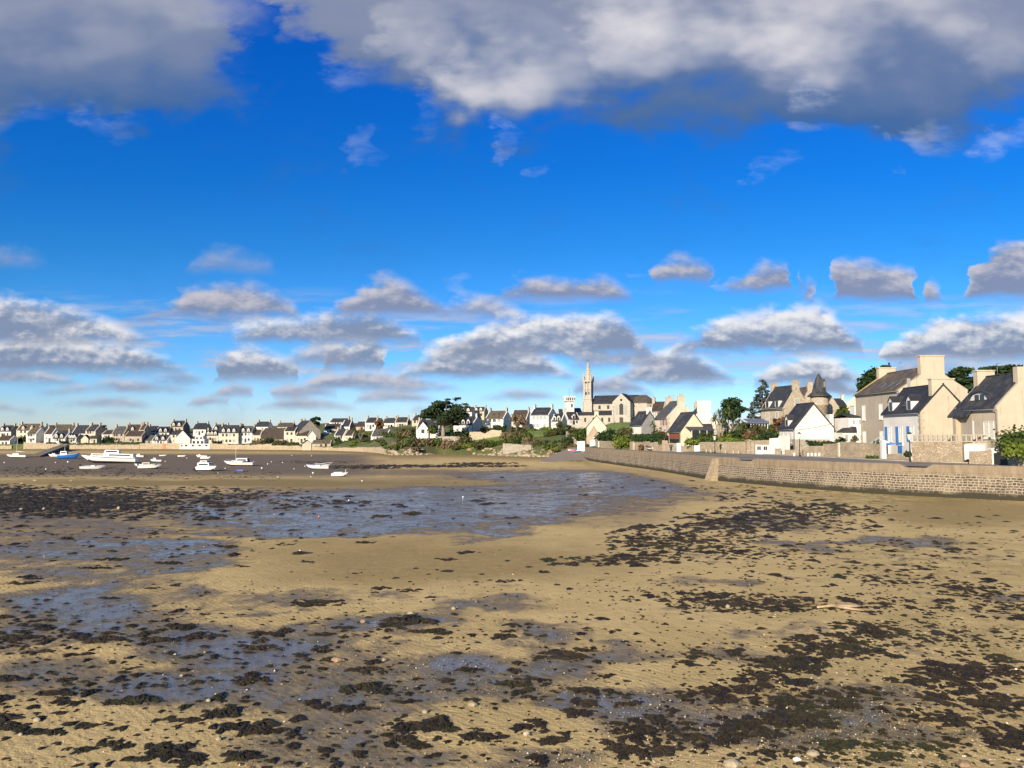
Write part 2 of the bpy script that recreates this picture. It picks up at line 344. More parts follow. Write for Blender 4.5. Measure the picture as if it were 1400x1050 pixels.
# the big bank overhead: soft grey masses with a ragged lower edge and brighter breaks
bk = None
for a in [(60, 20, 360, 200, 1), (235, 60, 132, 112, .9), (180, 130, 190, 70, .8), (-60, 110, 200, 110, .9), (560, 10, 200, 150, 1), (700, 70, 230, 150, 1), (900, 40, 380, 175, 1), (1150, 60, 330, 170, 1), (1330, 65, 220, 120, .9), (1500, 60, 220, 130, 1), (440, -10, 110, 110, .8), (1410, 10, 220, 150, 1), (20, 60, 260, 130, 1)]:
    bk = spot(*a, bk, .22)
hb = t.math('ADD', bk, t.math('ADD', t.math('MULTIPLY', cB, .9), t.math('MULTIPLY', cF, .55)))
ab = t.rng(hb, -.02, .86, smooth=True)
lb = t.math('ADD', t.rng(V, .40, .60), t.math('ADD', t.math('MULTIPLY', cB, .9), t.math('MULTIPLY', cF, .2)))
sp = None
for a in [(565, 40, 80, 60, .55), (695, 95, 150, 100, .95), (640, 60, 100, 80, .6), (930, 25, 190, 95, .95), (1090, 30, 200, 95, .95), (1220, 15, 160, 75, .8), (850, 60, 110, 80, .8), (1370, 60, 90, 60, .3), (240, 0, 200, 50, .3), (60, 40, 200, 60, .2)]:
    sp = spot(*a, sp, .14)
belly = t.mix(t.rng(lb, .0, 1.0, smooth=True), [c * KS for c in (.045, .12, .29)], [c * KS for c in (.215, .25, .355)])
belly = t.mix(t.math('MULTIPLY', sp, t.rng(t.math('MULTIPLY_ADD', nB, .95, t.math('MULTIPLY', nF, .25)), .36, .84, smooth=True)), belly, [c * KS for c in (.66, .64, .655)])
col = t.mix(t.math('MULTIPLY', t.math('MULTIPLY', ab, .96), front), col, belly)
wz = None
for a in [(135, 172, 55, 34, .40), (30, 160, 60, 30, .3), (500, 203, 30, 26, .35), (688, 190, 22, 34, .5), (585, 150, 34, 34, .35), (470, 110, 50, 40, .4), (1115, 115, 45, 38, .85), (1105, 180, 34, 16, .45), (732, 233, 24, 9, .4), (1055, 236, 36, 28, .5), (1215, 178, 26, 18, .5), (1275, 170, 40, 40, .55), (1355, 195, 48, 30, .85), (1390, 180, 40, 30, .6), (1225, 242, 16, 8, .3), (630, 398, 30, 9, .5), (1000, 388, 14, 8, .4), (880, 370, 16, 6, .25), (1300, 420, 40, 10, .3)]:
    wz = spot(*a, wz, .16)
wa = t.math('MULTIPLY', t.math('MULTIPLY', wz, .72), t.rng(t.math('MULTIPLY_ADD', nW, .35, t.math('MULTIPLY', nF, .75)), .40, .88, smooth=True))
col = t.mix(t.math('MULTIPLY', wa, front), col, [c * KS for c in (.60, .63, .74)])
t.put(bg.inputs[0], col)
W.cycles.sampling_method = 'MANUAL'; W.cycles.sample_map_resolution = 512

# ------------------------------------------------------------------ the lie of the land
SHORE = [(-700, 400), (-300, 385), (0, 372), (200, 368), (300, 364), (380, 350), (454, 330), (505, 300), (535, 255), (562, 252), (600, 264), (650, 258), (700, 242), (750, 226), (785, 208), (806, 196), (815, 173), (850, 150), (891, 131), (930, 115), (973, 100), (1088, 85), (1200, 76), (1400, 67.6), (1700, 58), (2100, 48.5), (2600, 40)]
SHP, SHD = [p for p, _ in SHORE], [d for _, d in SHORE]
WALL_PX = [(800, 191), (815, 173), (850, 150), (891, 131), (930, 115), (973, 101), (1030, 92.0), (1088, 85), (1200, 76), (1300, 71.4), (1400, 67.6), (1550, 62.5), (1700, 58), (1900, 53), (2100, 48.5)]
_wp = np.array([(X(p, d, 640), d) for p, d in WALL_PX])
_sa = np.concatenate([[0], np.cumsum(np.hypot(*np.diff(_wp, axis=0).T))])
def smooth_path(n):
    s = np.linspace(0, _sa[-1], n); x = np.interp(s, _sa, _wp[:, 0]); y = np.interp(s, _sa, _wp[:, 1])
    k = np.ones(9) / 9
    for _ in range(2):
        xp = np.pad(x, 4, 'reflect', reflect_type='odd'); yp = np.pad(y, 4, 'reflect', reflect_type='odd')
        x, y = np.convolve(xp, k, 'valid'), np.convolve(yp, k, 'valid')
    return s, x, y
WS, WX, WY = smooth_path(260)
_wu = WX / WY
def shore_u(u):
    """depth of the shoreline on bearing u"""
    u = np.asarray(u, float); px = 700 + u * 1050
    a = np.interp(px, SHP, SHD); w = np.interp(u, _wu, WY)
    return np.where(u < _wu[0], a, w)
def sstep(x, a, b):
    q = np.clip((x - a) / (b - a), 0, 1); return q * q * (3 - 2 * q)
def vnoise(x, y, seed=0):
    """cheap smooth value noise in numpy"""
    xi, yi = np.floor(x).astype(np.int64), np.floor(y).astype(np.int64); fx, fy = x - xi, y - yi
    fx, fy = fx * fx * (3 - 2 * fx), fy * fy * (3 - 2 * fy)
    def h(a, b):
        n = (a * 374761393 + b * 668265263 + seed * 974711) & 0x7fffffff; n = ((n ^ (n >> 13)) * 1274126177) & 0x7fffffff
        return ((n ^ (n >> 16)) & 0xffff) / 65535.0
    return (h(xi, yi) * (1 - fx) + h(xi + 1, yi) * fx) * (1 - fy) + (h(xi, yi + 1) * (1 - fx) + h(xi + 1, yi + 1) * fx) * fy
def fbm(x, y, seed=0, o=4):
    r, a, tot = 0, 1.0, 0
    for k in range(o): r = r + a * vnoise(x * 2**k, y * 2**k, seed + k); tot += a; a *= .5
    return r / tot
def sand_z(u, d):
    u, d = np.asarray(u, float), np.asarray(d, float)
    s = shore_u(u); left = 1 - sstep(u, -.02, .12)
    deep = -1.8 * sstep(d, 45, 150)
    rise = sstep(d, s - 150, s)
    z = left * (deep * (1 - rise) + rise * -.35)
    z = z + .035 * (fbm(u * d * .35, d * .35, 5, 3) - .5) + .10 * (fbm(u * d * .06, d * .06, 9, 2) - .5)
    return z
LAND = {  # photo column -> (metres behind the shoreline, height)
 -300: [(0, -.5), (.6, 2.0), (12, 2.6), (30, 4.5), (55, 7.0), (90, 8.5), (150, 9), (400, 6)],
 0:    [(0, -.5), (.6, 2.0), (12, 2.6), (30, 4.8), (55, 7.2), (90, 8.5), (150, 9), (400, 6)],
 200:  [(0, -.5), (.6, 2.0), (14, 2.9), (32, 5.5), (58, 7.7), (95, 10), (150, 10), (400, 6)],
 320:  [(0, -.5), (.6, 1.9), (16, 2.8), (32, 5.0), (55, 7.8), (95, 11), (150, 11), (400, 6)],
 454:  [(0, -.4), (.6, 1.4), (14, 3.4), (35, 6.8), (65, 10.8), (110, 13.5), (160, 14), (400, 8)],
 540:  [(0, -.3), (3, 1.2), (25, 3.0), (60, 5.5), (110, 10.5), (150, 13.5), (220, 14), (400, 8)],
 610:  [(0, -.3), (3, .9), (14, 4.0), (40, 7.0), (70, 11.5), (100, 15.2), (170, 15.5), (400, 8)],
 700:  [(0, -.3), (3, .8), (12, 3.5), (32, 7.3), (45, 8.3), (70, 10.0), (130, 12), (400, 8)],
 785:  [(0, .0), (4, 1.8), (15, 3.2), (40, 6.2), (80, 10.2), (140, 11.5), (400, 8)],
 825:  [(0, 2.6), (22, 2.72), (30, 3.3), (60, 6.2), (105, 10.2), (160, 11), (420, 8)],
 900:  [(0, 2.6), (27, 2.72), (34, 3.4), (60, 6.5), (110, 9.8), (170, 11), (440, 8)],
 1000: [(0, 2.6), (35, 2.72), (40, 4.0), (60, 7.2), (110, 9.0), (170, 10), (450, 8)],
 1100: [(0, 2.6), (29, 2.72), (37, 3.5), (70, 6.5), (120, 9.0), (170, 10), (450, 8)],
 1250: [(0, 2.6), (16, 2.72), (26, 3.3), (50, 5.5), (100, 9.0), (170, 10), (450, 8)],
 1400: [(0, 2.6), (14, 2.72), (26, 3.6), (50, 5.5), (100, 9.0), (170, 10), (450, 8)],
 2200: [(0, 2.6), (14, 2.72), (26, 3.6), (50, 5.5), (100, 9.0), (170, 10), (450, 8)]}
_lk = sorted(LAND)
def land_z(u, d):
    u, d = np.atleast_1d(np.asarray(u, float)), np.atleast_1d(np.asarray(d, float))
    o = d - shore_u(u); px = np.clip(700 + 1050 * u, _lk[0], _lk[-1])
    zs = np.array([np.interp(o, *zip(*LAND[k])) for k in _lk])
    i = np.clip(np.searchsorted(_lk, px) - 1, 0, len(_lk) - 2)
    lk = np.array(_lk); f = (px - lk[i]) / (lk[i + 1] - lk[i]); ar = np.arange(len(px))
    z = zs[i, ar] * (1 - f) + zs[i + 1, ar] * f
    if PADS:                              # level the ground round the foot of each building
        x = u * d; num = np.zeros_like(z); den = np.full_like(z, .35)
        P = np.array(PADS)
        z0 = np.array(PADZ)
        for (px_, py_, pz, r), b0 in zip(P, z0):
            w = np.exp(-((x - px_) ** 2 + (d - py_) ** 2) / (r * r)) ** 1.0
            num += w * (pz - b0); den += w
        z = z + num / den * np.where(u > .1, sstep(d - shore_u(u), 15, 30), np.clip((d - shore_u(u)) / 6, 0, 1))
    return z
PADS, PADZ = [], []
def pad(x, y, z, r=7.0):
    global PADS
    if y < float(shore_u(x / y)) + 1: return
    P, Q = PADS, PADZ; PADS = []
    b0 = float(land_z(x / y, y)[0]); PADS = P + [(x, y, z, r)]; Q.append(b0)
def gz(x, y):
    """ground height at a world point"""
    u = x / y
    return float(land_z(u, y)[0]) if y > float(shore_u(u)) else float(sand_z(u, y))

# ---- wetness, mud and weed maps over the foreshore (as seen in the photograph, then fixed to the ground)
def blobs(px, py, lst):
    r = np.zeros_like(px)
    for cx, cy, rx, ry, w in lst:
        r = np.maximum(r, w * np.clip(1.25 - ((px - cx) / rx) ** 2 - ((py - cy) / ry) ** 2, 0, 1))
    return r
WET = [(600, 688, 330, 34, .9), (480, 712, 180, 26, .9), (760, 655, 160, 20, .85), (880, 668, 110, 22, .8), (380, 700, 180, 30, .8), (640, 722, 130, 20, .8), (150, 755, 280, 34, .75), (60, 720, 200, 40, .45), (330, 760, 140, 26, .6),
       (90, 815, 150, 34, .9), (200, 860, 160, 30, .9), (40, 850, 90, 60, .7), (330, 890, 160, 44, .95), (240, 940, 210, 30, .8), (100, 930, 130, 34, .6), (420, 850, 110, 16, .6), (540, 845, 130, 16, .8), (450, 1010, 160, 40, .55), (680, 838, 160, 12, .6), (640, 915, 120, 26, .75), (700, 950, 110, 20, .7), (760, 925, 80, 24, .7), (830, 965, 120, 18, .8), (930, 985, 130, 24, .7), (1100, 985, 160, 28, .6), (1250, 1000, 120, 24, .55), (1050, 985, 330, 42, .62), (620, 960, 260, 60, .5), (900, 900, 200, 16, .5), (950, 870, 160, 10, .5), (420, 930, 300, 60, .62), (700, 870, 260, 20, .55), (250, 800, 260, 30, .5), (980, 870, 110, 14, .4), (850, 885, 130, 14, .45), (1180, 745, 140, 9, .75), (1050, 712, 90, 12, .5), (970, 800, 90, 10, .5), (1370, 812, 60, 8, .5), (1020, 940, 60, 16, .5), (560, 1030, 120, 24, .5), (750, 1035, 160, 20, .4)]
DRY = [(600, 765, 280, 36, 1), (400, 780, 150, 20, .8), (800, 735, 120, 30, .9), (330, 660, 380, 4.5, 1), (900, 642, 80, 6, .6), (1330, 700, 150, 26, .9), (1080, 665, 90, 10, .6), (130, 1000, 170, 24, .6), (900, 850, 260, 30, .45), (1250, 800, 120, 24, .6), (620, 1000, 90, 30, .3), (650, 880, 90, 20, .3), (760, 1000, 90, 26, .5), (950, 920, 100, 22, .5), (1330, 960, 100, 40, .4), (700, 640, 180, 6, .5)]
# (edges wander with ground noise)
def maps(px, py, u, d):
    xw = u * d; k_ = np.clip((py - 610) / 60, 0, 1)
    px = px + 150 * (fbm(xw * .09, d * .09, 21, 4) - .5) * k_; py = py + (46 * (fbm(xw * .11 + 40, d * .11, 33, 4) - .5) + 26 * (fbm(xw * .45, d * .45, 51, 3) - .5)) * np.clip((py - 640) / 120, 0, 1) ** 1.0
    w = np.clip(blobs(px, py, WET) - .9 * blobs(px, py, DRY) * (blobs(px, py, WET) < 2), 0, 1)
    o = shore_u(u) - d
    mud = (1 - sstep(px, 470, 560)) * sstep(py, 618, 623) * (1 - sstep(py, 645, 657)) + .75 * (1 - sstep(px, 60, 420)) * sstep(py, 664, 672) * (1 - sstep(py, 700, 770))
    mud = np.maximum(mud, .8 * blobs(px, py, [(560, 646, 150, 6, 1), (760, 668, 240, 30, .8), (600, 680, 330, 34, .6), (850, 690, 100, 30, .6)]))
    alg = blobs(px, py, [(1200, 680, 220, 12, .9), (1080, 668, 110, 9, .6), (1270, 775, 180, 40, .5), (1330, 850, 160, 60, .5), (1230, 1010, 200, 50, .7), (1060, 830, 80, 16, .7), (1180, 930, 200, 60, .35)])
    beach = np.maximum(sstep(60 - o, 0, 45) * (1 - sstep(u, .08, .13)), blobs(px, py, [(330, 660, 420, 6, 1), (600, 765, 300, 40, .8), (1330, 700, 150, 26, .8)]))
    mud = mud * (1 - .9 * np.clip(blobs(px, py, [(330, 660, 420, 5, 1)]), 0, 1))
    w = w * (1 - sstep(30 - o, 0, 15)); w = np.maximum(w, .25 * mud)
    return w, np.clip(mud, 0, 1), np.clip(alg, 0, 1), np.clip(beach, 0, 1)

# ---- sand sheet
ub = np.concatenate([np.linspace(-1.7, -.74, 40)[:-1], np.linspace(-.74, .74, 520), np.linspace(.74, 1.7, 40)[1:]])
tt = np.linspace(0, 1, 420)
rows_py = 609.5 + (1500 - 609.5) * tt ** 2.1
base_d = CAMZ * 1050 / (rows_py[::-1] - 597.0)            # near .. far
base_d = np.concatenate([[1.5, 3.5, 5.0], base_d])
sh = shore_u(ub)
frac = base_d / base_d[-1]
Dg = np.minimum(base_d[:, None] * np.ones_like(ub)[None, :], sh[None, :] + 1.2 + 0 * base_d[:, None])
Ug = np.repeat(ub[None, :], len(base_d), 0)
Dg = np.where(np.arange(len(base_d))[:, None] == len(base_d) - 1, sh[None, :] + 1.2, Dg)
Zg = sand_z(Ug, Dg)
PXg, PYg = PYX(Ug * Dg, Dg, Zg)
w_, mud_, alg_, beach_ = maps(PXg, PYg, Ug, Dg)
Zg = Zg - .03 * w_
nr, nc = Dg.shape
idx = np.arange(nr * nc).reshape(nr, nc)
fs = np.stack([idx[:-1, :-1], idx[:-1, 1:], idx[1:, 1:], idx[1:, :-1]], -1).reshape(-1, 4)
dd = Dg.ravel(); keep = (dd[fs[:, 3]] - dd[fs[:, 0]] > 1e-4) | (dd[fs[:, 2]] - dd[fs[:, 1]] > 1e-4)
fs = fs[keep]
m, t = newmat('foreshore_sand'); SANDM = m
co = t.n('ShaderNodeTexCoord').outputs['Object']
A = lambda n: t.n('ShaderNodeAttribute', attribute_name=n).outputs['Fac']
aw, am, aa, ab_ = A('wet'), A('mud'), A('algae'), A('beach')
n1 = t.noise(co, .35, 6, .6, .6); n2 = t.noise(co, 2.2, 6, .62, .4); n3 = t.noise(co, 14, 5, .65); n4 = t.noise(co, 60, 3, .7)
nm = t.noise(t.vmul(co, (1, .8, 1)), .9, 5, .65, 1.0)
wet = t.math('ADD', t.math('MULTIPLY_ADD', ab_, -.6, aw), t.math('ADD', t.math('MULTIPLY', t.math('SUBTRACT', n1, .5), 1.7), t.math('MULTIPLY', t.math('SUBTRACT', nm, .5), 1.5)))
film = t.rng(t.math('ADD', wet, t.math('MULTIPLY', t.math('MULTIPLY_ADD', t.math('SUBTRACT', n3, .5), .7, t.math('SUBTRACT', n2, .5)), 1.25)), .48, 1.02, smooth=True)
damp = t.rng(wet, .05, .5, smooth=True)
dry = t.mix(t.rng(n2, .3, .7), (.235, .168, .068), (.345, .25, .10))
dry = t.mix(ab_, t.mix(t.rng(n1, .35, .65), (.52, .38, .16), (.66, .485, .215)), dry)
dampc = t.mix(t.rng(n2, .3, .7), (.22, .165, .09), (.33, .245, .13))
c = t.mix(damp, dry, dampc)
c = t.mix(t.rng(wet, .3, .8, smooth=True), c, t.mix(t.rng(n2, .35, .65), (.140, .120, .080), (.205, .172, .112)))
c = t.mix(t.math('MULTIPLY', am, .92), c, t.mix(t.rng(n2, .35, .65), (.120, .092, .066), (.20, .155, .105)))
alga = t.math('MULTIPLY', aa, t.rng(t.math('ADD', t.math('MULTIPLY', n3, .5), t.math('MULTIPLY', nm, .6)), .47, .66))
c = t.mix(t.math('MULTIPLY', alga, .8), c, (.115, .098, .028))
# grit, shell hash and shreds of weed lying on the sand
c = t.mix(t.math('MULTIPLY', t.rng(n3, .56, .74), .55), c, t.mix(1.0, c, (.52, .47, .41), 'MULTIPLY'))
gr = t.math('MULTIPLY', t.rng(n4, .56, .70), .72)
c = t.mix(t.math('MULTIPLY', gr, t.math('SUBTRACT', 1.0, ab_)), c, (.07, .052, .034))
vo = t.n('ShaderNodeTexVoronoi'); vo.inputs['Scale'].default_value = 5.0; t.put(vo.inputs['Vector'], co)
c = t.mix(t.math('MULTIPLY', t.rng(vo.outputs['Distance'], .13, .07), t.rng(n2, .5, .6)), c, (.045, .032, .02))
t.put(t.p.inputs['Base Color'], c)
t.put(t.p.inputs['Roughness'], t.math('SUBTRACT', .88, t.math('MULTIPLY_ADD', film, .60, t.math('MULTIPLY', damp, .12))))
t.put(t.p.inputs['Specular IOR Level'], t.math('MULTIPLY_ADD', film, .24, t.math('MULTIPLY_ADD', damp, .08, .10)))
rip = t.n('ShaderNodeTexWave', wave_type='BANDS', bands_direction='DIAGONAL'); rip.inputs['Scale'].default_value = 2.2; rip.inputs['Distortion'].default_value = 7.0; rip.inputs['Detail'].default_value = 3; rip.inputs['Detail Scale'].default_value = .8; t.put(rip.inputs['Vector'], co)
hgt = t.math('ADD', t.math('MULTIPLY_ADD', rip.outputs['Fac'], .055, t.math('MULTIPLY', n2, .7)), t.math('ADD', t.math('MULTIPLY', n3, .35), t.math('MULTIPLY', n4, .10)))
bs = t.n('ShaderNodeBump'); bs.inputs['Distance'].default_value = .10; t.put(bs.inputs['Height'], hgt)
t.put(bs.inputs['Strength'], t.math('SUBTRACT', .85, t.math('MULTIPLY_ADD', film, .62, t.math('MULTIPLY', ab_, .25))))
t.put(t.p.inputs['Normal'], bs.outputs[0])
sand = np_mesh('sand', np.stack([(Ug * Dg).ravel(), dd, Zg.ravel()], 1), fs, [SANDM], True, {'wet': w_.ravel(), 'mud': mud_.ravel(), 'algae': alg_.ravel(), 'beach': beach_.ravel()})
tag(sand, kind='structure')
mb = MB(); mb.add([(3000 * math.cos(k * .13), 3000 * math.sin(k * .13), -3.2) for k in range(48)], [tuple(range(48))])
tag(mb.build('seabed', simple('far_sand', (.30, .21, .11), .9)), kind='structure')

# ---- sea wall along the road (one thing: masonry face, parapet with two gaps, buttress)
def wallframe(i):
    a, b = max(i - 1, 0), min(i + 1, len(WX) - 1)
    tx, ty = WX[b] - WX[a], WY[b] - WY[a]; l = math.hypot(tx, ty); tx, ty = tx / l, ty / l
    return (ty, -tx) if (ty * WX[i] - tx * WY[i]) < 0 else (-ty, tx)
NRM = [wallframe(i) for i in range(len(WX))]
def strip(prof_fn, i0, i1):
    vs_, uvs, n = [], [], None
    for i in range(i0, i1 + 1):
        pr = prof_fn(i); n = len(pr)
        for o, z in pr:
            vs_.append((WX[i] + NRM[i][0] * o, WY[i] + NRM[i][1] * o, z)); uvs.append((WS[i] + 0.0, z - max(0, -o) * 1.0))
    f = []
    for i in range(i1 - i0):
        for k in range(n - 1):
            f.append((i * n + k, i * n + k + 1, (i + 1) * n + k + 1, (i + 1) * n + k))
    return vs_, f, uvs
m, t = newmat('sea_wall_masonry'); uvn = t.n('ShaderNodeUVMap').outputs[0]
sp_ = t.n('ShaderNodeSeparateXYZ'); t.put(sp_.inputs[0], uvn)
nz = t.n('ShaderNodeTexNoise'); nz.inputs['Scale'].default_value = 1.6; nz.inputs['Detail'].default_value = 3; t.put(nz.inputs['Vector'], uvn)
wv = t.n('ShaderNodeVectorMath', operation='MULTIPLY_ADD'); t.put(wv.inputs[0], nz.outputs['Color']); wv.inputs[1].default_value = (.34, .22, 0); t.put(wv.inputs[2], uvn)
br = t.n('ShaderNodeTexBrick'); t.put(br.inputs['Vector'], wv.outputs[0]); br.inputs['Scale'].default_value = 1.0; br.offset = .37; br.squash = .72; br.squash_frequency = 3
br.inputs['Brick Width'].default_value = .44; br.inputs['Row Height'].default_value = .235; br.inputs['Mortar Size'].default_value = .042; br.inputs['Mortar Smooth'].default_value = .4
br.inputs['Color1'].default_value = (.050, .036, .024, 1); br.inputs['Color2'].default_value = (.17, .125, .082, 1); br.inputs['Mortar'].default_value = (.35, .295, .22, 1)
nl = t.noise(uvn, .5, 5, .6); nf = t.noise(uvn, 9, 4); ns = t.noise(t.vmul(uvn, (1, .3, 1)), 1.2, 5, .65)
c = t.mix(t.math('MULTIPLY', t.rng(nf, .5, .75), .5), br.outputs[0], (.10, .075, .05))
c = t.mix(t.math('MULTIPLY', t.rng(nl, .52, .7), .4), c, (.36, .30, .21)); c = t.mix(t.math('MULTIPLY', t.rng(ns, .52, .7), .55), c, (.06, .045, .03))
hh = t.math('MULTIPLY_ADD', t.math('SUBTRACT', nl, .5), .9, t.math('MULTIPLY_ADD', t.math('SUBTRACT', ns, .5), .5, sp_.outputs[1]))
c = t.mix(t.rng(hh, .72, .34), c, (.034, .030, .016))
rend = t.mix(t.rng(ns, .35, .7), (.29, .225, .15), (.16, .12, .08)); rend = t.mix(t.math('MULTIPLY', t.rng(nf, .45, .75), .5), rend, (.15, .11, .07))
up = t.rng(hh, 1.95, 2.2); c = t.mix(up, c, rend)
t.put(t.p.inputs['Base Color'], c); t.p.inputs['Roughness'].default_value = .92
bh = t.math('MULTIPLY', t.math('SUBTRACT', 1.0, br.outputs['Fac']), t.math('SUBTRACT', 1.0, up))
t.put(t.p.inputs['Normal'], t.bump(t.math('MULTIPLY_ADD', nf, .5, t.math('MULTIPLY', bh, -.7)), .6, .06)); SEAM = m
iw = lambda px: int(np.argmin(np.abs(700 + 1050 * WX / WY - px)))
swall = empty('sea_wall', (float(WX[60]), float(WY[60]), 0), 0, 'long curving sea wall of dark stones with pale mortar beside the road', 'sea wall')
def child_at(o, par):
    o.parent = par; o.matrix_parent_inverse = Matrix.Translation(-Vector(par.location)); return o
v_, f_, u_ = strip(lambda i: [(.34, -.9), (.34, -.1), (.26, .7), (.16, 1.5), (.06, 2.25)], 0, len(WX) - 1)
child_at(np_mesh('masonry_face', v_, f_, [SEAM], False, uvs=u_), swall)
g1, g2 = (iw(1007), iw(1024)), (iw(1233), iw(1267))
def ptop(i): return 2.66 if g1[0] <= i <= g1[1] or g2[0] <= i <= g2[1] else 3.0
v_, f_, u_ = strip(lambda i: [(.06, 2.25), (.09, 2.27), (.07, ptop(i) - .04), (.03, ptop(i)), (-.62, ptop(i)), (-.65, 2.3)], 0, len(WX) - 1)
child_at(np_mesh('parapet', v_, f_, [SEAM], False, uvs=u_), swall)
ib = iw(979); bx, by = WX[ib], WY[ib]; nx_, ny_ = NRM[ib]; tx_, ty_ = -ny_, nx_
def wp_(o, s, z): return (bx + nx_ * o + tx_ * s, by + ny_ * o + ty_ * s, z)
mb = MB()
rings = []
for o, z, w in [(1.45, -.5, .85), (1.25, .3, .8), (.75, 1.5, .72), (.24, 2.8, .65)]:
    rings.append([wp_(o, -w, z), wp_(o, w, z), wp_(-.2, w, z), wp_(-.2, -w, z)])
mb.loft(rings)
child_at(mb.build('buttress', rubble('buttress_stone', (.31, .24, .155), (.43, .34, .225), (.29, .23, .15), 1.8)), swall)
# ---- coast road on top of the wall, pavement kerb
m, t = newmat('worn_asphalt'); co = t.n('ShaderNodeTexCoord').outputs['Object']
c = t.mix(t.rng(t.noise(co, .4, 5), .35, .65), (.16, .135, .105), (.25, .21, .165)); c = t.mix(t.rng(t.noise(co, 12, 3), .5, .8), c, (.10, .085, .07))
t.put(t.p.inputs['Base Color'], c); t.p.inputs['Roughness'].default_value = .9
def road_w(i): return float(np.interp(WY[i], [45, 75, 85, 100, 130, 145, 160, 190], [14.5, 15, 16, 19, 17, 13.5, 10, 6]))
v_, f_, u_ = strip(lambda i: [(-.5, 2.75), (-2, 2.77), (-road_w(i) * .5, 2.80), (-road_w(i) + 1.6, 2.77)], 0, len(WX) - 1)
tag(np_mesh('road', v_, f_, [m], True), kind='structure')
v_, f_, u_ = strip(lambda i: [(-road_w(i) + 1.6, 2.5), (-road_w(i) + 1.6, 2.87), (-road_w(i) - 3, 2.90)], 0, len(WX) - 1)
tag(np_mesh('pavement', v_, f_, [CONC], False), kind='structure')
GABLED = plaster('shaded_gable_render', (.17, .145, .12), (.09, .075, .06), .6)  # dark tone carries the shade of gables turned from the sun
# ------------------------------------------------------------------ houses
def gable_wall(L, Wd, he, hr, deep=2.0, cop=.0, ct=.35):
    """closed shell of a gabled house, ridge along x; gable ends may stand proud of the roof"""
    mb = MB(); y = Wd / 2
    prof = [(-y, -deep), (y, -deep), (y, he), (0, hr), (-y, he)]
    mb.prism(prof, 'x', -L / 2, L / 2)
    if cop:
        k = cop
        for s in (-1, 1):
            a, b = (L / 2 - ct, L / 2 + .03) if s > 0 else (-L / 2 - .03, -L / 2 + ct)
            up = [(-y - .06, he - .35), (-y - .06, he + k * .6), (0, hr + k), (y + .06, he + k * .6), (y + .06, he - .35), (0, hr - .5)]
            mb.prism(up, 'x', a, b)
    return mb
def gable_roof(L, Wd, he, hr, over=.18, eave=.28, th=.16, x0=None, x1=None):
    mb = MB(); y = Wd / 2; sl = (hr - he) / y; ln = math.hypot(1, sl); tz = th * ln
    ye = y + eave; ze = he - sl * eave
    x0 = -L / 2 - over if x0 is None else x0; x1 = L / 2 + over if x1 is None else x1
    mb.prism([(-ye, ze + .02), (-ye, ze + tz), (0, hr + tz), (ye, ze + tz), (ye, ze + .02), (0, hr + .02)], 'x', x0, x1)
    mb.tube((x0, 0, hr + tz), (x1, 0, hr + tz), .09, .09, 6)
    return mb
def chimney(par, x, y, z, w=.55, ln=1.1, h=1.4, mat=None, pots=2, along='y'):
    mb = MB(); a, b = (w, ln) if along == 'y' else (ln, w)
    mb.box(x - a / 2, x + a / 2, y - b / 2, y + b / 2, z - 1.2, z + h)
    mb.box(x - a / 2 - .07, x + a / 2 + .07, y - b / 2 - .07, y + b / 2 + .07, z + h, z + h + .14)
    c = mb.build('chimney', mat or STONEC, par)
    if pots:
        pm = MB()
        for k in range(pots):
            o = (k - (pots - 1) / 2) * .42
            px_, py_ = (x, y + o) if along == 'y' else (x + o, y)
            pm.lathe([(.12, z + h + .13), (.13, z + h + .2), (.10, z + h + .5), (.12, z + h + .52)], (px_, py_), 8)
        pm.build('chimney_pot', POT, c)
    return c
def fplace(face, s, z, L, Wd, out=0.0):
    """point on a wall face -> (origin, along, outward)"""
    if face == 'f': return Vector((s, -Wd / 2 - out, z)), Vector((1, 0, 0)), Vector((0, -1, 0))
    if face == 'b': return Vector((s, Wd / 2 + out, z)), Vector((-1, 0, 0)), Vector((0, 1, 0))
    if face == 'r': return Vector((L / 2 + out, s, z)), Vector((0, 1, 0)), Vector((1, 0, 0))
    return Vector((-L / 2 - out, s, z)), Vector((0, -1, 0)), Vector((-1, 0, 0))
def obox(mb, o, al, nr, s0, s1, z0, z1, d0, d1):
    up = Vector((0, 0, 1)); pts = []
    for zz in (z0, z1):
        for s_, d_ in ((s0, d1), (s1, d1), (s1, d0), (s0, d0)):
            pts.append(o + al * s_ + nr * d_ + up * zz)
    mb.add(pts, [(0, 3, 2, 1), (4, 5, 6, 7), (0, 1, 5, 4), (1, 2, 6, 5), (2, 3, 7, 6), (3, 0, 4, 7)])
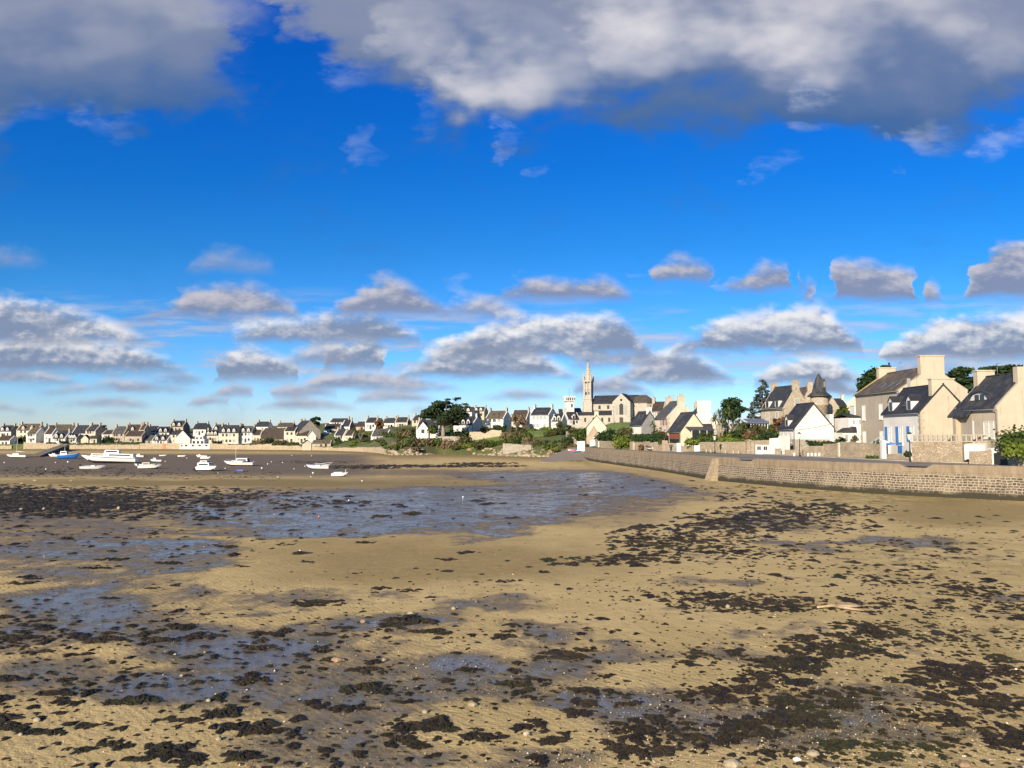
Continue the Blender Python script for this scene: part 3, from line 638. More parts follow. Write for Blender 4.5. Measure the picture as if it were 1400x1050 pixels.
def window(par, face, s, z, w, h, L, Wd, frame=None, glass=None, shut=None, detail=1, bars=1):
    """z = sill height; frame stands proud, panes set back inside it"""
    o, al, nr = fplace(face, s, z, L, Wd); f = frame or PAINT; g = glass or GLASS
    mb = MB()
    if detail == 0:
        obox(mb, o, al, nr, -w/2, w/2, 0, h, -.05, .03); return mb.build('window', g, par)
    t = .07
    obox(mb, o, al, nr, -w/2, -w/2+t, 0, h, -.05, .05); obox(mb, o, al, nr, w/2-t, w/2, 0, h, -.05, .05)
    obox(mb, o, al, nr, -w/2+t, w/2-t, 0, t, -.05, .05); obox(mb, o, al, nr, -w/2+t, w/2-t, h-t, h, -.05, .05)
    if bars: obox(mb, o, al, nr, -.03, .03, t, h-t, -.05, .045)
    if detail > 1: obox(mb, o, al, nr, -w/2+t, -.03, h*.6, h*.6+.04, -.05, .04); obox(mb, o, al, nr, .03, w/2-t, h*.6, h*.6+.04, -.05, .04)
    obox(mb, o, al, nr, -w/2-.08, w/2+.08, -.1, 0, -.05, .12)
    wn = mb.build('window', f, par)
    pn = MB(); obox(pn, o, al, nr, -w/2+t, w/2-t, t, h-t, -.04, .015); pn.build('pane', g, wn)
    if shut:
        for sd_ in (-1, 1):
            sm = MB(); a = sd_ * (w / 2 + .04); b = a + sd_ * w * .5
            obox(sm, o, al, nr, min(a, b), max(a, b), 0, h, 0, .06); sm.build('shutter', shut, par)
    return wn
def door(par, face, s, w, h, L, Wd, mat=None, z=0.0):
    o, al, nr = fplace(face, s, z, L, Wd); mb = MB(); obox(mb, o, al, nr, -w/2, w/2, 0, h, -.05, .04)
    dd_ = mb.build('door', mat or PAINT, par); hb_ = MB(); obox(hb_, o, al, nr, w/2-.14, w/2-.08, 1.0, 1.06, .04, .1); hb_.build('handle', METALD, dd_); return dd_
def dormer(par, s, L, Wd, he, hr, w=1.2, h=1.5, wall=None, roof=None, detail=1, z0=None, flat=False, side=-1):
    """gabled dormer on the front (side=-1) slope"""
    y = Wd / 2; sl = (hr - he) / y; yb = -y + .25; zb = he + .15 if z0 is None else z0
    yb = -y + (zb - he) / sl - .12; yk = min(0, yb + h / sl + .3)
    mb = MB(); pr = [(s - w/2, zb - .15), (s + w/2, zb - .15), (s + w/2, zb + h), (s, zb + h + (0 if flat else w * .5)), (s - w/2, zb + h)]
    if flat: pr = [pr[0], pr[1], pr[2], pr[4]]
    mb.prism(pr, 'y', yb, yk)
    d = mb.build('dormer', wall or WHITE, par)
    rm = MB(); e = .12; k = .5
    yk2 = min(0.2, yb + (h + w * .5) / sl + .5)
    if flat: rm.prism([(s - w/2 - e, zb + h + .02), (s + w/2 + e, zb + h + .02), (s + w/2 + e, zb + h + .14), (s - w/2 - e, zb + h + .14)], 'y', yb - .15, yk2)
    else: rm.prism([(s - w/2 - e, zb + h - e), (s - w/2 - e, zb + h - e + .13), (s, zb + h + w * .5 + .15), (s + w/2 + e, zb + h - e + .13), (s + w/2 + e, zb + h - e), (s, zb + h + w * .5 + .02)], 'y', yb - .12, yk2)
    rm.build('dormer_roof', roof or SLATE, d)
    pm = MB(); pm.box(s - w * .32, s + w * .32, yb - .03, yb + .05, zb + .15, zb + h - .08); pm.build('window', GLASS if detail else GLASSL, d)
    return d
def skylight(par, s, f, L, Wd, he, hr, w=.8, h=1.1):
    y = Wd / 2; sl = (hr - he) / y; c = Vector((s, -y + f * y, he + f * (hr - he) + .16 * math.hypot(1, sl)))
    up = Vector((0, 1, sl)).normalized(); nr = Vector((0, -sl, 1)).normalized(); ax = Vector((1, 0, 0)); mb = MB()
    mb.add([c + ax * a + up * b + nr * d for d in (-.03, .06) for a, b in ((-w/2, -h/2), (w/2, -h/2), (w/2, h/2), (-w/2, h/2))], [(0,3,2,1),(4,5,6,7),(0,1,5,4),(1,2,6,5),(2,3,7,6),(3,0,4,7)])
    k = mb.build('skylight', METALG, par); m2 = MB()
    m2.add([c + ax * a * .82 + up * b * .86 + nr * .065 for a, b in ((-w/2, -h/2), (w/2, -h/2), (w/2, h/2), (-w/2, h/2))], [(0, 1, 2, 3)]); m2.build('pane', GLASS, k)
def pick(nx, L, m=.13):
    return [(-.5 + m + (1 - 2 * m) * (k + .5) / nx) * L for k in range(nx)] if nx else []
def house(label, px0, px1, yb, ye, yr, d, mode='F', yaw=0, Wd=7.5, wall=None, roof=None, chim='LR', win=(3, 1), dorm=0, dr=True, L=None, detail=0, sky_=0, cop=.12, shut=None, name='house', cat='house', chm=None, glass=None, grp='houses of the village', winw=.95, winh=1.25, extra=None, dflat=False):
    wall = wall or WHITE; roof = roof or SLATE
    zb = Z(yb, d); he = Z(ye, d) - zb
    if mode == 'F':
        x0, x1 = X(px0, d, yb), X(px1, d, yb); cx = (x0 + x1) / 2; beta = math.atan2(cx, d)
        th = R(yaw); span = x1 - x0
        # corners of the facade keep their bearings: the facade runs (cos th, sin th) from the left corner
        u1 = uv(px1, yb)[0]
        Lh = (u1 * d - x0) / (math.cos(th) - u1 * math.sin(th))
        fx, fy = math.cos(th), math.sin(th); nxx, nyy = -fy, fx           # inward normal
        cx = x0 + fx * Lh / 2 + nxx * Wd / 2; cy = d + fy * Lh / 2 + nyy * Wd / 2
        hr = Z(yr, cy) - zb; L = Lh; rz = th
        he = Z(ye, d + fy * Lh / 2) - zb
    else:
        Wd = abs(X(px1, d, yb) - X(px0, d, yb)) / math.cos(R(yaw)); hr = Z(yr, d) - zb; L = L or 8
        cx = (X(px0, d, yb) + X(px1, d, yb)) / 2; rz = -math.pi / 2 + R(yaw)
        cx += -math.sin(R(yaw)) * L / 2; cy = d + math.cos(R(yaw)) * L / 2
    hr = max(hr, he + 1.2)
    o = empty(name, (cx, cy, zb), rz, label, cat, grp)
    pad(cx, cy, zb - .15, 6.5)
    gable_wall(L, Wd, he, hr, 3.0, cop).build('wall', wall, o)
    (gable_roof(L, Wd, he, hr, x0=-L/2+.34, x1=L/2-.34) if cop else gable_roof(L, Wd, he, hr)).build('roof', roof, o)
    cm = chm or STONEC
    if detail == 0 and mode == 'F' and sum(map(ord, label)) % 5 < 3:
        MB().prism([(-Wd/2 + .03, -2.5), (Wd/2 - .03, -2.5), (Wd/2 - .03, he), (0, hr - .03), (-Wd/2 + .03, he)], 'x', L/2 + (.034 if cop else .004), L/2 + .09).build('gable_wall', GABLED if sum(map(ord, label)) % 2 else GRANG, o)  # thin darker slab: shade on the right gable put into its colour
    if 'L' in chim: chimney(o, -L/2 + .36, 0, hr, .62, 1.15 if detail < 2 else 1.5, 1.1, cm, 2 if detail else 0)
    if 'R' in chim: chimney(o, L/2 - .36, 0, hr, .62, 1.15 if detail < 2 else 1.5, 1.1, cm, 2 if detail else 0)
    if 'M' in chim: chimney(o, L * .1, 0, hr, .62, 1.15, 1.0, cm, 2 if detail else 0)
    nx, nf = win; fh = he / max(nf, 1)
    for fl in range(nf):
        xs = pick(nx, L)
        for k, s in enumerate(xs):
            if dr and fl == 0 and k == nx // 2:
                door(o, 'f', s, 1.0, min(2.1, fh * .8), L, Wd, WOODD if glass is None else PAINT); continue
            hh = min(winh, fh * .55)
            window(o, 'f', s, fl * fh + fh * .34, winw, hh, L, Wd, detail=detail, shut=shut, glass=glass or (GLASS if (k + fl) % 3 else GLASSL))
    if dorm:
        for s in pick(dorm, L, .1):
            dormer(o, s, L, Wd, he, hr, 1.25, min(1.35, (hr - he) * .5), WHITE, roof, detail, flat=dflat)
    for k in range(sky_):
        skylight(o, pick(sky_, L, .2)[k], .5, L, Wd, he, hr)
    if detail:
        sl = (hr - he) / (Wd / 2); gzv = he - sl * .28 + .04; gt = MB().tube((-L/2 - .05, -Wd/2 - .31, gzv), (L/2 + .05, -Wd/2 - .31, gzv - .03), .065, n=6); gt.build('gutter', METALG, o)
        dp = MB().path([(L/2 - .12, -Wd/2 - .31, gzv), (L/2 - .12, -Wd/2 - .08, gzv - .35), (L/2 - .12, -Wd/2 - .08, -1.5)], .045, 6); dp.build('downpipe', METALG, o)
    if detail > 1:
        am = MB(); ax_ = -L * .18; am.tube((ax_, .2, hr - .2), (ax_, .2, hr + 1.7), .022, n=4); am.tube((ax_ - .5, .2, hr + 1.55), (ax_ + .5, .2, hr + 1.55), .015, n=4)
        for k in range(5): am.tube((ax_ - .4 + .2 * k, -.05, hr + 1.55), (ax_ - .4 + .2 * k, .45, hr + 1.55), .01, n=4)
        am.build('aerial', METALG, o)
    if extra: extra(o, L, Wd, he, hr)
    return o
H = house
NE = 'houses along the far shore'
# far shore, left to right: front row and the rows behind it
FAR = [
 ('low white cottage with a brown roof at the left edge of the far shore', -6, 13, 610, 602, 596, 378, dict(roof=SLATED, win=(3, 1), chim='L')),
 ('white house with two dormers in its dark roof above the brown roofed cottage', -3, 14.5, 598, 589.5, 582, 405, dict(dorm=2, win=(3, 1), roof=SLATE)),
 ('narrow dark gabled house between the white dormer house and the big brown roof', 15, 21, 597, 588, 583, 415, dict(wall=GREYR, win=(1, 2), dr=False, chim='R')),
 ('large cream house with weathered brown roof and two white dormers behind the beached yacht', 22, 51, 600, 588, 580, 398, dict(wall=CREAM, roof=SLATEL, dorm=2, win=(4, 2))),
 ('white house with grey right gable in front of the large brown roof', 35.5, 49, 604, 593, 585, 383, dict(roof=SLATEL, win=(3, 2), chim='L', Wd=9)),
 ('dark roofed house behind the grey gable, low between two brown roofs', 56, 70, 596, 588.5, 582, 420, dict(roof=SLATE, win=(2, 1), chim='L')),
 ('plain white house under a short brown roof left of the navy roof', 60, 71, 604.5, 593, 585.5, 384, dict(roof=SLATED, win=(2, 1), chim='L')),
 ('long low white house with navy roof and two dormers above the jetty', 71, 89, 605, 599, 589.5, 380, dict(roof=SLATEB, dorm=2, win=(4, 1), chim='R')),
 ('broad weathered brown roofed house standing behind the long navy roofed one', 70, 96, 599, 590, 581, 405, dict(wall=WHITE, roof=SLATEL, win=(5, 1))),
 ('small white cottage with three bright dormers along the shore', 91, 104, 605, 599.5, 593, 381, dict(roof=SLATED, dorm=3, win=(3, 1), chim='')),
 ('wide dark navy roof with two skylights behind the three dormer cottage', 98, 118, 600, 592, 582, 406, dict(roof=SLATEB, sky_=2, win=(3, 1))),
 ('tall cream house with a pale gable dormer and a darkened, shaded right gable', 116.5, 130, 601, 589, 581, 398, dict(wall=CREAM, roof=SLATE, win=(3, 2), Wd=9)),
 ('low brown roofed white annexe left of the stone fronted house', 139, 153, 600, 593.5, 588.5, 396, dict(roof=SLATED, win=(2, 1), chim='R')),
 ('stone fronted house with grey slate roof and a row of four upper windows', 152.5, 169.5, 604, 592.5, 583.5, 392, dict(wall=GRAN, roof=SLATEG, win=(4, 2), sky_=2)),
 ('dark roofed house with a broad white gable peak behind the stone cottage', 171, 190, 598, 589, 581, 412, dict(wall=CREAM, roof=SLATED, win=(3, 1), dorm=1)),
 ('long stone cottage with dark brown roof and central door above the ferry', 170, 193.5, 606.5, 596, 590, 384, dict(wall=GRAN, roof=SLATED, win=(5, 1), chim='')),
 ('tall narrow shadowed house with two chimney stacks right of the stone cottage', 190, 197, 603, 587, 580, 392, dict(wall=GREYR, roof=SLATED, win=(1, 2), dr=False)),
 ('white house with navy roof behind the dormered front cottage', 198.5, 213, 598, 590, 583, 402, dict(roof=SLATEB, win=(3, 1), chim='L')),
 ('white house with two small dormers beside the plain navy roof', 213.5, 231, 598, 591, 584, 400, dict(roof=SLATEB, dorm=2, win=(3, 1), chim='R')),
 ('little dark roofed cottage left of the two dormer shore cottage', 196.5, 207, 607, 602, 595.5, 386, dict(wall=GREYR, roof=SLATEG, win=(2, 1), chim='L')),
 ('white shore cottage with two pale dormers and a grey right gable', 207.5, 228.5, 607.5, 602, 595, 382, dict(roof=SLATE, dorm=2, win=(4, 1), chim='')),
 ('highest house on the far shore with chimneys at both ends and stone front', 231, 250, 592, 583, 575.8, 418, dict(wall=GRAN, roof=SLATE, dorm=2, win=(3, 1))),
 ('cream house with dark roof tucked left of the big white gable', 233, 246, 607, 594, 588.5, 384, dict(wall=CREAM, roof=SLATE, win=(2, 2), chim='L')),
 ('white upland house with navy roof and tall right chimney stack', 264, 281, 595, 586.5, 579, 405, dict(roof=SLATEB, win=(3, 1))),
 ('cream house with three small dormers beside the flat roofed white house', 280, 298, 605, 595, 588.5, 376, dict(wall=CREAM, roof=SLATEB, dorm=3, win=(4, 1), chim='L')),
 ('house with two white gabled dormers peeping over the three dormer cream house', 289, 308, 597, 588.5, 581, 400, dict(dorm=2, roof=SLATE, win=(3, 1))),
 ('big cream house with three dormers and two rows of windows above the cafe hut', 298.5, 325.5, 607, 591.5, 582, 376, dict(wall=CREAM, roof=SLATE, dorm=3, win=(4, 2))),
 ('white house with balcony and two tall dormers next to the big cream house', 326.5, 344.5, 605, 591, 583, 378, dict(roof=SLATEG, dorm=2, win=(3, 2))),
 ('small cream house with brown roof between white house and dark scrub', 345, 356, 605, 594.5, 588, 378, dict(wall=CREAM, roof=SLATED, win=(2, 1), chim='R')),
 ('tall white house alone on the rise with dark roof and skylight', 349, 366, 594, 583, 577, 404, dict(roof=SLATE, win=(3, 1), sky_=1)),
 ('great brown hipped looking roof nearly reaching its hedge', 357, 387, 606, 600, 586, 372, dict(wall=GREYR, roof=SLATED, win=(4, 1), chim='', cop=0, Wd=11)),
 ('low house with reddish brown roof and two chimneys on the skyline', 379, 400, 590, 583.5, 578.5, 405, dict(wall=CREAM, roof=SLATEL, win=(3, 1))),
 ('tall cream rendered house left of the brown roofed stone house', 388, 403, 606, 589, 584, 362, dict(wall=CREAM, roof=SLATE, win=(2, 2), chim='')),
 ('stone and cream house with brown roof in front of the tall stone gable', 403.5, 421, 606, 595.5, 589.5, 358, dict(wall=CREAM, roof=SLATED, win=(3, 1), chim='')),
 ('small white house on the skyline beside the dark pine', 412, 421, 587, 581, 575.5, 400, dict(win=(2, 1), chim='L')),
 ('long white block with dark flat roof and blue chimney on the hilltop', 450, 474, 583, 577, 572.5, 405, dict(roof=SLATE, win=(5, 1), chim='R', dr=False)),
 ('white house under a long brownish roof below the hilltop block', 443, 465, 594, 586.5, 580, 380, dict(roof=SLATED, win=(4, 1), chim='')),
 ('white house with navy roof and bright right gable below the hilltop', 467, 478, 592, 582.5, 574.5, 385, dict(roof=SLATEB, win=(2, 1), chim='R')),
 ('white cottage with navy roof behind the shore hedge', 457, 470, 602, 595, 587.5, 352, dict(roof=SLATE, win=(3, 1), chim='L')),
 ('cream cottage with brown roof left of the palms', 470.5, 482, 604, 595, 588, 350, dict(wall=CREAM, roof=SLATED, win=(2, 1), chim='')),
 ('brown roofed pink house half hidden behind the palms', 487, 498, 590, 583, 577, 385, dict(wall=simple('pink_render', (.50, .33, .27), .9), roof=SLATED, win=(2, 1), chim='')),
 ('white house with chimneys beside a rusty tree on the hill', 499, 514, 587, 577.5, 571.5, 380, dict(roof=SLATE, win=(3, 1))),
 ('long low white cottage with grey roof behind the thick hedge', 507, 529, 604, 596, 587.5, 335, dict(roof=SLATEG, win=(4, 1), chim='')),
 ('white house with a pair of roofs left of the four window cream house', 524, 539, 587, 578, 572, 375, dict(roof=SLATE, win=(3, 1), sky_=1)),
 ('cream hilltop house with four dark windows in a row', 540, 557, 586, 577, 571, 372, dict(wall=CREAM, roof=SLATE, win=(4, 1), dr=False)),
 ('grey cream house on the hill left of the great cypress', 563, 576, 587, 574, 568.5, 352, dict(wall=BUFF, roof=SLATE, win=(2, 2), dr=False)),
 ('dark roofed white house peeping out right of the cypress crown', 628, 645, 572, 563, 557, 372, dict(roof=SLATED, dorm=2, win=(3, 1), chim='')),
 ('stone house highest on the hill behind the cypress with two dormers', 646, 662, 572, 562, 557, 380, dict(wall=BUFF, roof=SLATED, dorm=2, win=(3, 1))),
]
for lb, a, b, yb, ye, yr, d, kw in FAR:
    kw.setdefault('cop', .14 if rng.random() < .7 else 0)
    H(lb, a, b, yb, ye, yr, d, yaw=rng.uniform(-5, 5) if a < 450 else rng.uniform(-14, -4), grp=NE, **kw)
H('bright white gable end with small windows and dark right roof slope on the shore', 240, 259, 607.5, 600, 589, 380, 'G', yaw=12, L=10, win=(2, 1), chim='', roof=SLATEB, grp=NE)
H('little cream gabled boathouse beside a square cream shed', 111, 120, 606.5, 600, 595, 380, 'G', yaw=14, L=5, wall=YELLOW, win=(0, 0), chim='', grp=NE, cop=0)
H('square cream shed with lean roof right of the little gabled boathouse', 122, 132, 606.5, 599.5, 597, 381, wall=YELLOW, win=(2, 1), chim='', grp=NE, roof=SLATED, Wd=4, cop=0)
H('tall brown stone gable with long navy roof falling to its right', 412, 436, 606, 590, 575.5, 362, 'G', yaw=34, L=13, wall=GRANG, roof=SLATEB, win=(2, 1), chim='L', grp=NE)
H('little white gabled house squeezed below the tall stone gable', 422, 431.5, 604, 596, 589.5, 354, 'G', yaw=20, L=5, win=(1, 1), chim='', roof=SLATE, grp=NE)
H('small stone boathouse gable among the shore walls', 415, 425, 613, 606, 602.5, 336, 'G', yaw=20, L=5, wall=CREAM, win=(0, 0), chim='', roof=SLATE, grp=NE, cop=0)
H('roofless looking cream stone boathouse at the end of the shore wall', 426, 452, 613, 606, 603, 337, wall=GRAN, roof=SLATEL, win=(3, 1), chim='', Wd=4, grp=NE)
# the white flat roofed house on the beach
def boxhouse(name, label, d, parts, cat='house', grp=None, mat=None):
    z0 = Z(parts[0][2], d); o = empty(name, (X(parts[0][0], d), d, z0), 0, label, cat, grp); ox = o.location.x
    for k, (a, b, y0, y1, dep, nwin) in enumerate(parts):
        mb = MB(); x0, x1 = X(a, d) - ox, X(b, d) - ox; za, zb = Z(y0, d) - z0, Z(y1, d) - z0
        off = k * .25
        mb.box(x0, x1, off, dep, za - (1.5 if k == 0 else .6), zb); mb.box(x0 - .1, x1 + .1, off - .12, dep + .1, zb, zb + .14)
        w = mb.build('wall', mat or WHITE, o)
        for q in range(nwin):
            c = x0 + (x1 - x0) * (q + .5) / nwin; wm = MB(); wm.box(c - .55, c + .55, off - .04, off + .05, za + (zb - za) * .35, zb - (zb - za) * .2); wm.build('window', GLASS, o)
    return o
boxhouse('house', 'stepped flat roofed modern white house standing on the beach wall', 364, [(250, 287, 612, 607, 6, 4), (262, 279, 612, 600.5, 5.5, 3), (266, 277, 605, 596, 5, 2)], grp=NE)
boxhouse('cafe_hut', 'low white hut with dark open front below the big cream house', 366, [(312, 326, 612.5, 605, 4, 3)], 'hut')
boxhouse('garden_shed', 'pale double shed with flat top right of the dark fronted hut', 366, [(328, 335, 612.5, 607, 3, 0), (335.5, 342, 612.5, 606.8, 3, 0)], 'shed', mat=CREAM)
boxhouse('garage', 'small flat roofed white garage at the left end of the beach house wall', 365.5, [(246, 252, 612, 607.5, 4, 1)], 'garage')

# middle distance: below and around the great cypress, and left of the church
def crossgable(w, px_off, hh=.85):
    def f(o, L, Wd, he, hr):
        g = hr * hh; mb = MB(); c = px_off * L
        mb.prism([(c - w/2, -2.5), (c + w/2, -2.5), (c + w/2, he), (c, g), (c - w/2, he)], 'y', -Wd/2 - 1.0, 0)
        k = mb.build('gable', WHITE, o); r = MB(); e = .2
        r.prism([(c - w/2 - e, he - e), (c - w/2 - e, he - e + .2), (c, g + .2), (c + w/2 + e, he - e + .2), (c + w/2 + e, he - e), (c, g + .02)], 'y', -Wd/2 - 1.25, 0); r.build('roof', SLATEB, k)
        wm = MB(); wm.box(c - .6, c + .6, -Wd/2 - 1.04, -Wd/2 - .95, he * .45, he * .9); wm.build('window', GLASS, k)
    return f
H('white house with a front gable and navy roof half behind the cypress trunk', 569, 600, 597.5, 586, 575.5, 292, roof=SLATEB, win=(3, 1), chim='L', detail=1, extra=crossgable(4.2, -.18, .93), Wd=8, yaw=-6, dr=False)
H('white house with big navy roof and grey stone right gable right of the cypress', 620, 646, 592, 580.5, 570, 300, roof=SLATEB, win=(3, 1), dorm=3, chim='LR', detail=1, Wd=9, yaw=-24, chm=WHITE)
H('white house with weathered roof, two skylights and stone chimneys above the bright lawn', 663.5, 688.5, 588, 572, 562.5, 292, roof=SLATEL, win=(3, 2), sky_=2, detail=1, Wd=8, yaw=-22, chm=GRAN, wall=WHITE, winw=1.3)
H('old house with a tall brown roof behind the bare tree', 697, 719, 586, 575, 561.5, 312, roof=SLATED, wall=CREAM, win=(3, 1), dorm=2, detail=1, Wd=9, yaw=-20, chim='R')
H('small dark shed with black opening beside the large white house', 714, 723, 588.5, 580, 575.5, 285, wall=WOODD, roof=SLATE, win=(0, 0), chim='', name='shed', cat='shed', grp=None, Wd=4)
H('large white house with two rows of four windows left of the small white lighthouse', 724.5, 750.5, 588.5, 567, 558, 290, roof=SLATEB, win=(4, 2), detail=1, Wd=8.5, yaw=-24, chm=CREAM, sky_=3, dr=True, glass=GLASSL, winw=1.15, winh=1.7)
H('lower white wing with two dormers attached right of the large white house', 753.5, 768, 587, 575.5, 566.5, 286, roof=SLATEB, win=(2, 1), dorm=2, detail=1, Wd=6.5, yaw=-22, chim='')
H('white house with cream left gable, navy roof and one dormer beside the church', 776, 793, 582, 573, 564, 298, roof=SLATEB, win=(3, 1), dorm=1, detail=1, Wd=7.5, yaw=14, chim='L', chm=CREAM)
H('small dark roof showing left of the white lighthouse', 763, 771, 574, 566, 560, 335, roof=SLATE, win=(1, 1), chim='')
H('low grey roof showing between the white lighthouse and the church', 781, 795, 570, 563, 558.5, 338, roof=SLATEG, win=(2, 1), chim='')

# stone fronted yellow house by the slipway
o = H('pale yellow gabled house with a chimney by the slipway', 802.5, 829, 604, 584, 568.5, 218, 'G', yaw=-6, L=8, wall=YELLOW, roof=SLATE, win=(2, 1), chim='R', detail=1, chm=YELLOW, cop=0)
o = H('small rough stone gabled store with pale blue door in front of the yellow house', 802, 822, 611, 599, 584, 207, 'G', yaw=-6, L=8, wall=rubble('pink_granite', (.40, .27, .18), (.50, .37, .26), (.46, .36, .26), 2.4), roof=SLATEL, win=(0, 0), chim='', detail=1, cop=.1, name='store', cat='store',
  extra=lambda o, L, Wd, he, hr: (door(o, 'r', -.1, 1.9, 1.9, L, Wd, PALEBLUE), window(o, 'r', 0, he + .2, .5, .6, L, Wd, detail=1)))
H('house with grey slate hung gable, white left wall and two skylights', 877, 900, 591, 580, 563.5, 178, 'G', yaw=14, L=6.5, wall=WHITE, roof=SLATEB, win=(0, 0), sky_=2, chim='R', chm=WHITE, detail=1, cop=0,
  extra=lambda o, L, Wd, he, hr: (lambda m: m.build('slate_cladding', SLATEW, o))(MB().prism([(-Wd/2 + .02, -2), (Wd/2 - .02, -2), (Wd/2 - .02, he), (0, hr - .04), (-Wd/2 + .02, he)], 'x', L/2 + .002, L/2 + .05)))
def redshut(o, L, Wd, he, hr):
    for fl in (0, 1):
        for s in (L * .12, L * .36): window(o, 'f', s, .7 + fl * he * .5, 1.0, he * .27, L, Wd, detail=2, shut=SHUTR)
    mb = MB()
    for z in np.arange(0, he - .2, .5): mb.box(L/2 - .32, L/2 + .035, -Wd/2 - .035, -Wd/2 + .35 + (int(z * 2) % 2) * .2, z, z + .42)
    mb.build('quoin', GRAN, o)
    skylight(o, L * .3, .45, L, Wd, he, hr, 1.4, 1.2)
H('tall cream house with faded red shutters and a massive gable chimney', 912, 953, 603, 570.5, 549, 160, 'G', yaw=9, L=7.5, wall=CREAM, roof=SLATEG, win=(0, 0), chim='LR', chm=WARM, detail=2, cop=.1, extra=redshut)
H('old dark roofed house with stone chimney behind the slate hung gable', 889, 908, 575, 562, 550.5, 190, roof=SLATED, wall=GRAN, win=(2, 1), chim='L', detail=1, Wd=7, yaw=-20)
def verand(o, L, Wd, he, hr):
    mb = MB(); mb.box(-L/2 + .3, L/2 - .35, -Wd/2 - .07, -Wd/2 + .02, .9, he - .15); k = mb.build('timber_cladding', WOODR, o)
    mb = MB(); mb.box(-L/2 + .5, L/2 - .5, -Wd/2 - .1, -Wd/2 + .02, .15, .95); mb.build('window', GLASS, o)
    r = MB(); r.prism([(-2.6, 2.55), (-2.6, 2.68), (2.6, 3.05), (2.6, 2.9)], 'x', L/2 + .03, L/2 + 2.4)
    v = empty('veranda', (0, 0, 0)); v.parent = o
    r2 = MB(); r2.prism([(L/2 + .04, 3.2), (L/2 + .04, 3.32), (L/2 + 2.6, 2.72), (L/2 + 2.6, 2.6)], 'y', -1.7, 3.2); r2.build('roof', SLATEG, v)
    p = MB()
    for y in (-1.6, 0, 1.5, 3.0): p.box(L/2 + 2.4, L/2 + 2.52, y, y + .12, -.5, 2.7)
    p.box(L/2 + .04, L/2 + 2.5, -1.6, 3.12, -1.5, .75); p.build('wall', WHITE, v)
    g = MB(); g.box(L/2 + 2.43, L/2 + 2.47, -1.48, 3.0, .76, 2.55); g.build('glazing', GLASS, v)
H('low pale yellow gabled house with red brown timber side and glazed veranda', 930, 967, 607, 589, 565, 148, 'G', yaw=12, L=5.6, wall=YELLOW, roof=SLATE, win=(0, 0), chim='', detail=2, cop=0, extra=verand)
def stepg(o, L, Wd, he, hr):
    mb = MB(); mb.box(L/2 - .5, L/2 + .04, -1.4, 1.5, hr - 1.2, hr + 1.1); mb.box(L/2 - .56, L/2 + .1, -1.5, 1.6, hr + 1.1, hr + 1.25); mb.build('chimney', WHITE, o)
H('big white gable end with broad flat chimney behind the yellow veranda house', 944, 982, 603, 577, 556, 166, 'G', yaw=-4, L=9, wall=WHITE, roof=SLATE, win=(0, 0), chim='L', chm=GRAN, detail=1, cop=.12, extra=stepg)
H('low house with dark slate roof between the yellow house and the cordyline palms', 957, 978, 602, 590, 581, 156, wall=CREAM, roof=SLATED, win=(2, 1), chim='', detail=1, Wd=7, yaw=-10)
H('small navy roofed outbuilding behind the cordyline palms', 987, 1000, 596, 585.5, 576, 160, wall=CREAM, roof=SLATEB, win=(1, 1), chim='', name='outbuilding', cat='outbuilding', grp=None, detail=1, Wd=5)

# manor with turret
def manor(o, L, Wd, he, hr):
    for s in (-L * .22, L * .2):
        window(o, 'f', s, he * .45, 1.25, he * .36, L, Wd, detail=1, glass=GLASSL)
        window(o, 'f', s, .5, 1.2, he * .26, L, Wd, detail=1)
        dormer(o, s, L, Wd, he, hr, 1.5, 1.5, PAINT, SLATE, 1, flat=True)
    window(o, 'r', 0, he + .6, 1.1, 1.4, L, Wd, detail=1, glass=GLASSL)
    mb = MB(); mb.box(-L/2 - .1, L/2 + .1, -Wd/2 - .25, -Wd/2 - .02, he - .25, he); mb.build('cornice', GRAN, o)
H('tall granite manor with two white dormers and big gable chimney beside the turret', 1071, 1110, 584, 557.5, 528, 168, 'G', yaw=14, L=9, wall=GRAN, roof=SLATE, win=(0, 0), chim='LR', chm=GRAN, detail=2, cop=.16, extra=manor, name='manor_house', cat='manor')
H('stone wing with dark roof and chimney behind the turret', 1098, 1120, 575, 548, 530, 176, 'G', L=8, wall=GRAN, roof=SLATEL, win=(0, 0), chim='R', chm=GRAN, detail=1)
H('stone gable right of the turret above the evergreen hedge', 1129, 1149, 580, 560, 543.5, 170, 'G', L=7, wall=GRAN, roof=SLATE, win=(1, 1), chim='', detail=1)
d = 160; tx, tz0 = X(1121.5, d), Z(585, d); tr = (X(1133, d) - X(1110, d)) / 2
o = empty('turret', (tx, d, tz0), 0, 'round stone turret with flared conical slate roof beside the manor', 'turret')
zz = lambda y: Z(y, d) - tz0
mb = MB(); mb.lathe([(tr, -2), (tr, zz(554.5)), (tr + .12, zz(554.2)), (tr + .12, zz(553.2)), (tr, zz(553)), (tr, zz(542))], n=20); mb.build('wall', GRAN, o)
mb = MB(); mb.lathe([(tr + .05, zz(542.5)), (tr + .62, zz(542.3)), (tr + .60, zz(541.2)), (tr * .82, zz(536)), (tr * .60, zz(527)), (tr * .34, zz(517)), (tr * .13, zz(512)), (.03, zz(510.5))], n=16, smooth=False); rf = mb.build('roof', SLATE, o)
mb = MB(); mb.tube((0, 0, zz(511)), (0, 0, zz(508.5)), .06, .02, 6); mb.build('finial', METALG, rf)
a = R(-60); mb = MB(); dx, dy = math.cos(a), math.sin(a)
dm = MB().prism([(-.45, 0), (.45, 0), (.45, 1.5), (0, 2.1), (-.45, 1.5)], 'y', -.9, .3).build('dormer', SLATEG, o); dm.location = (dx * tr * .30, dy * tr * .30, zz(532)); dm.rotation_euler = (0, 0, R(28))
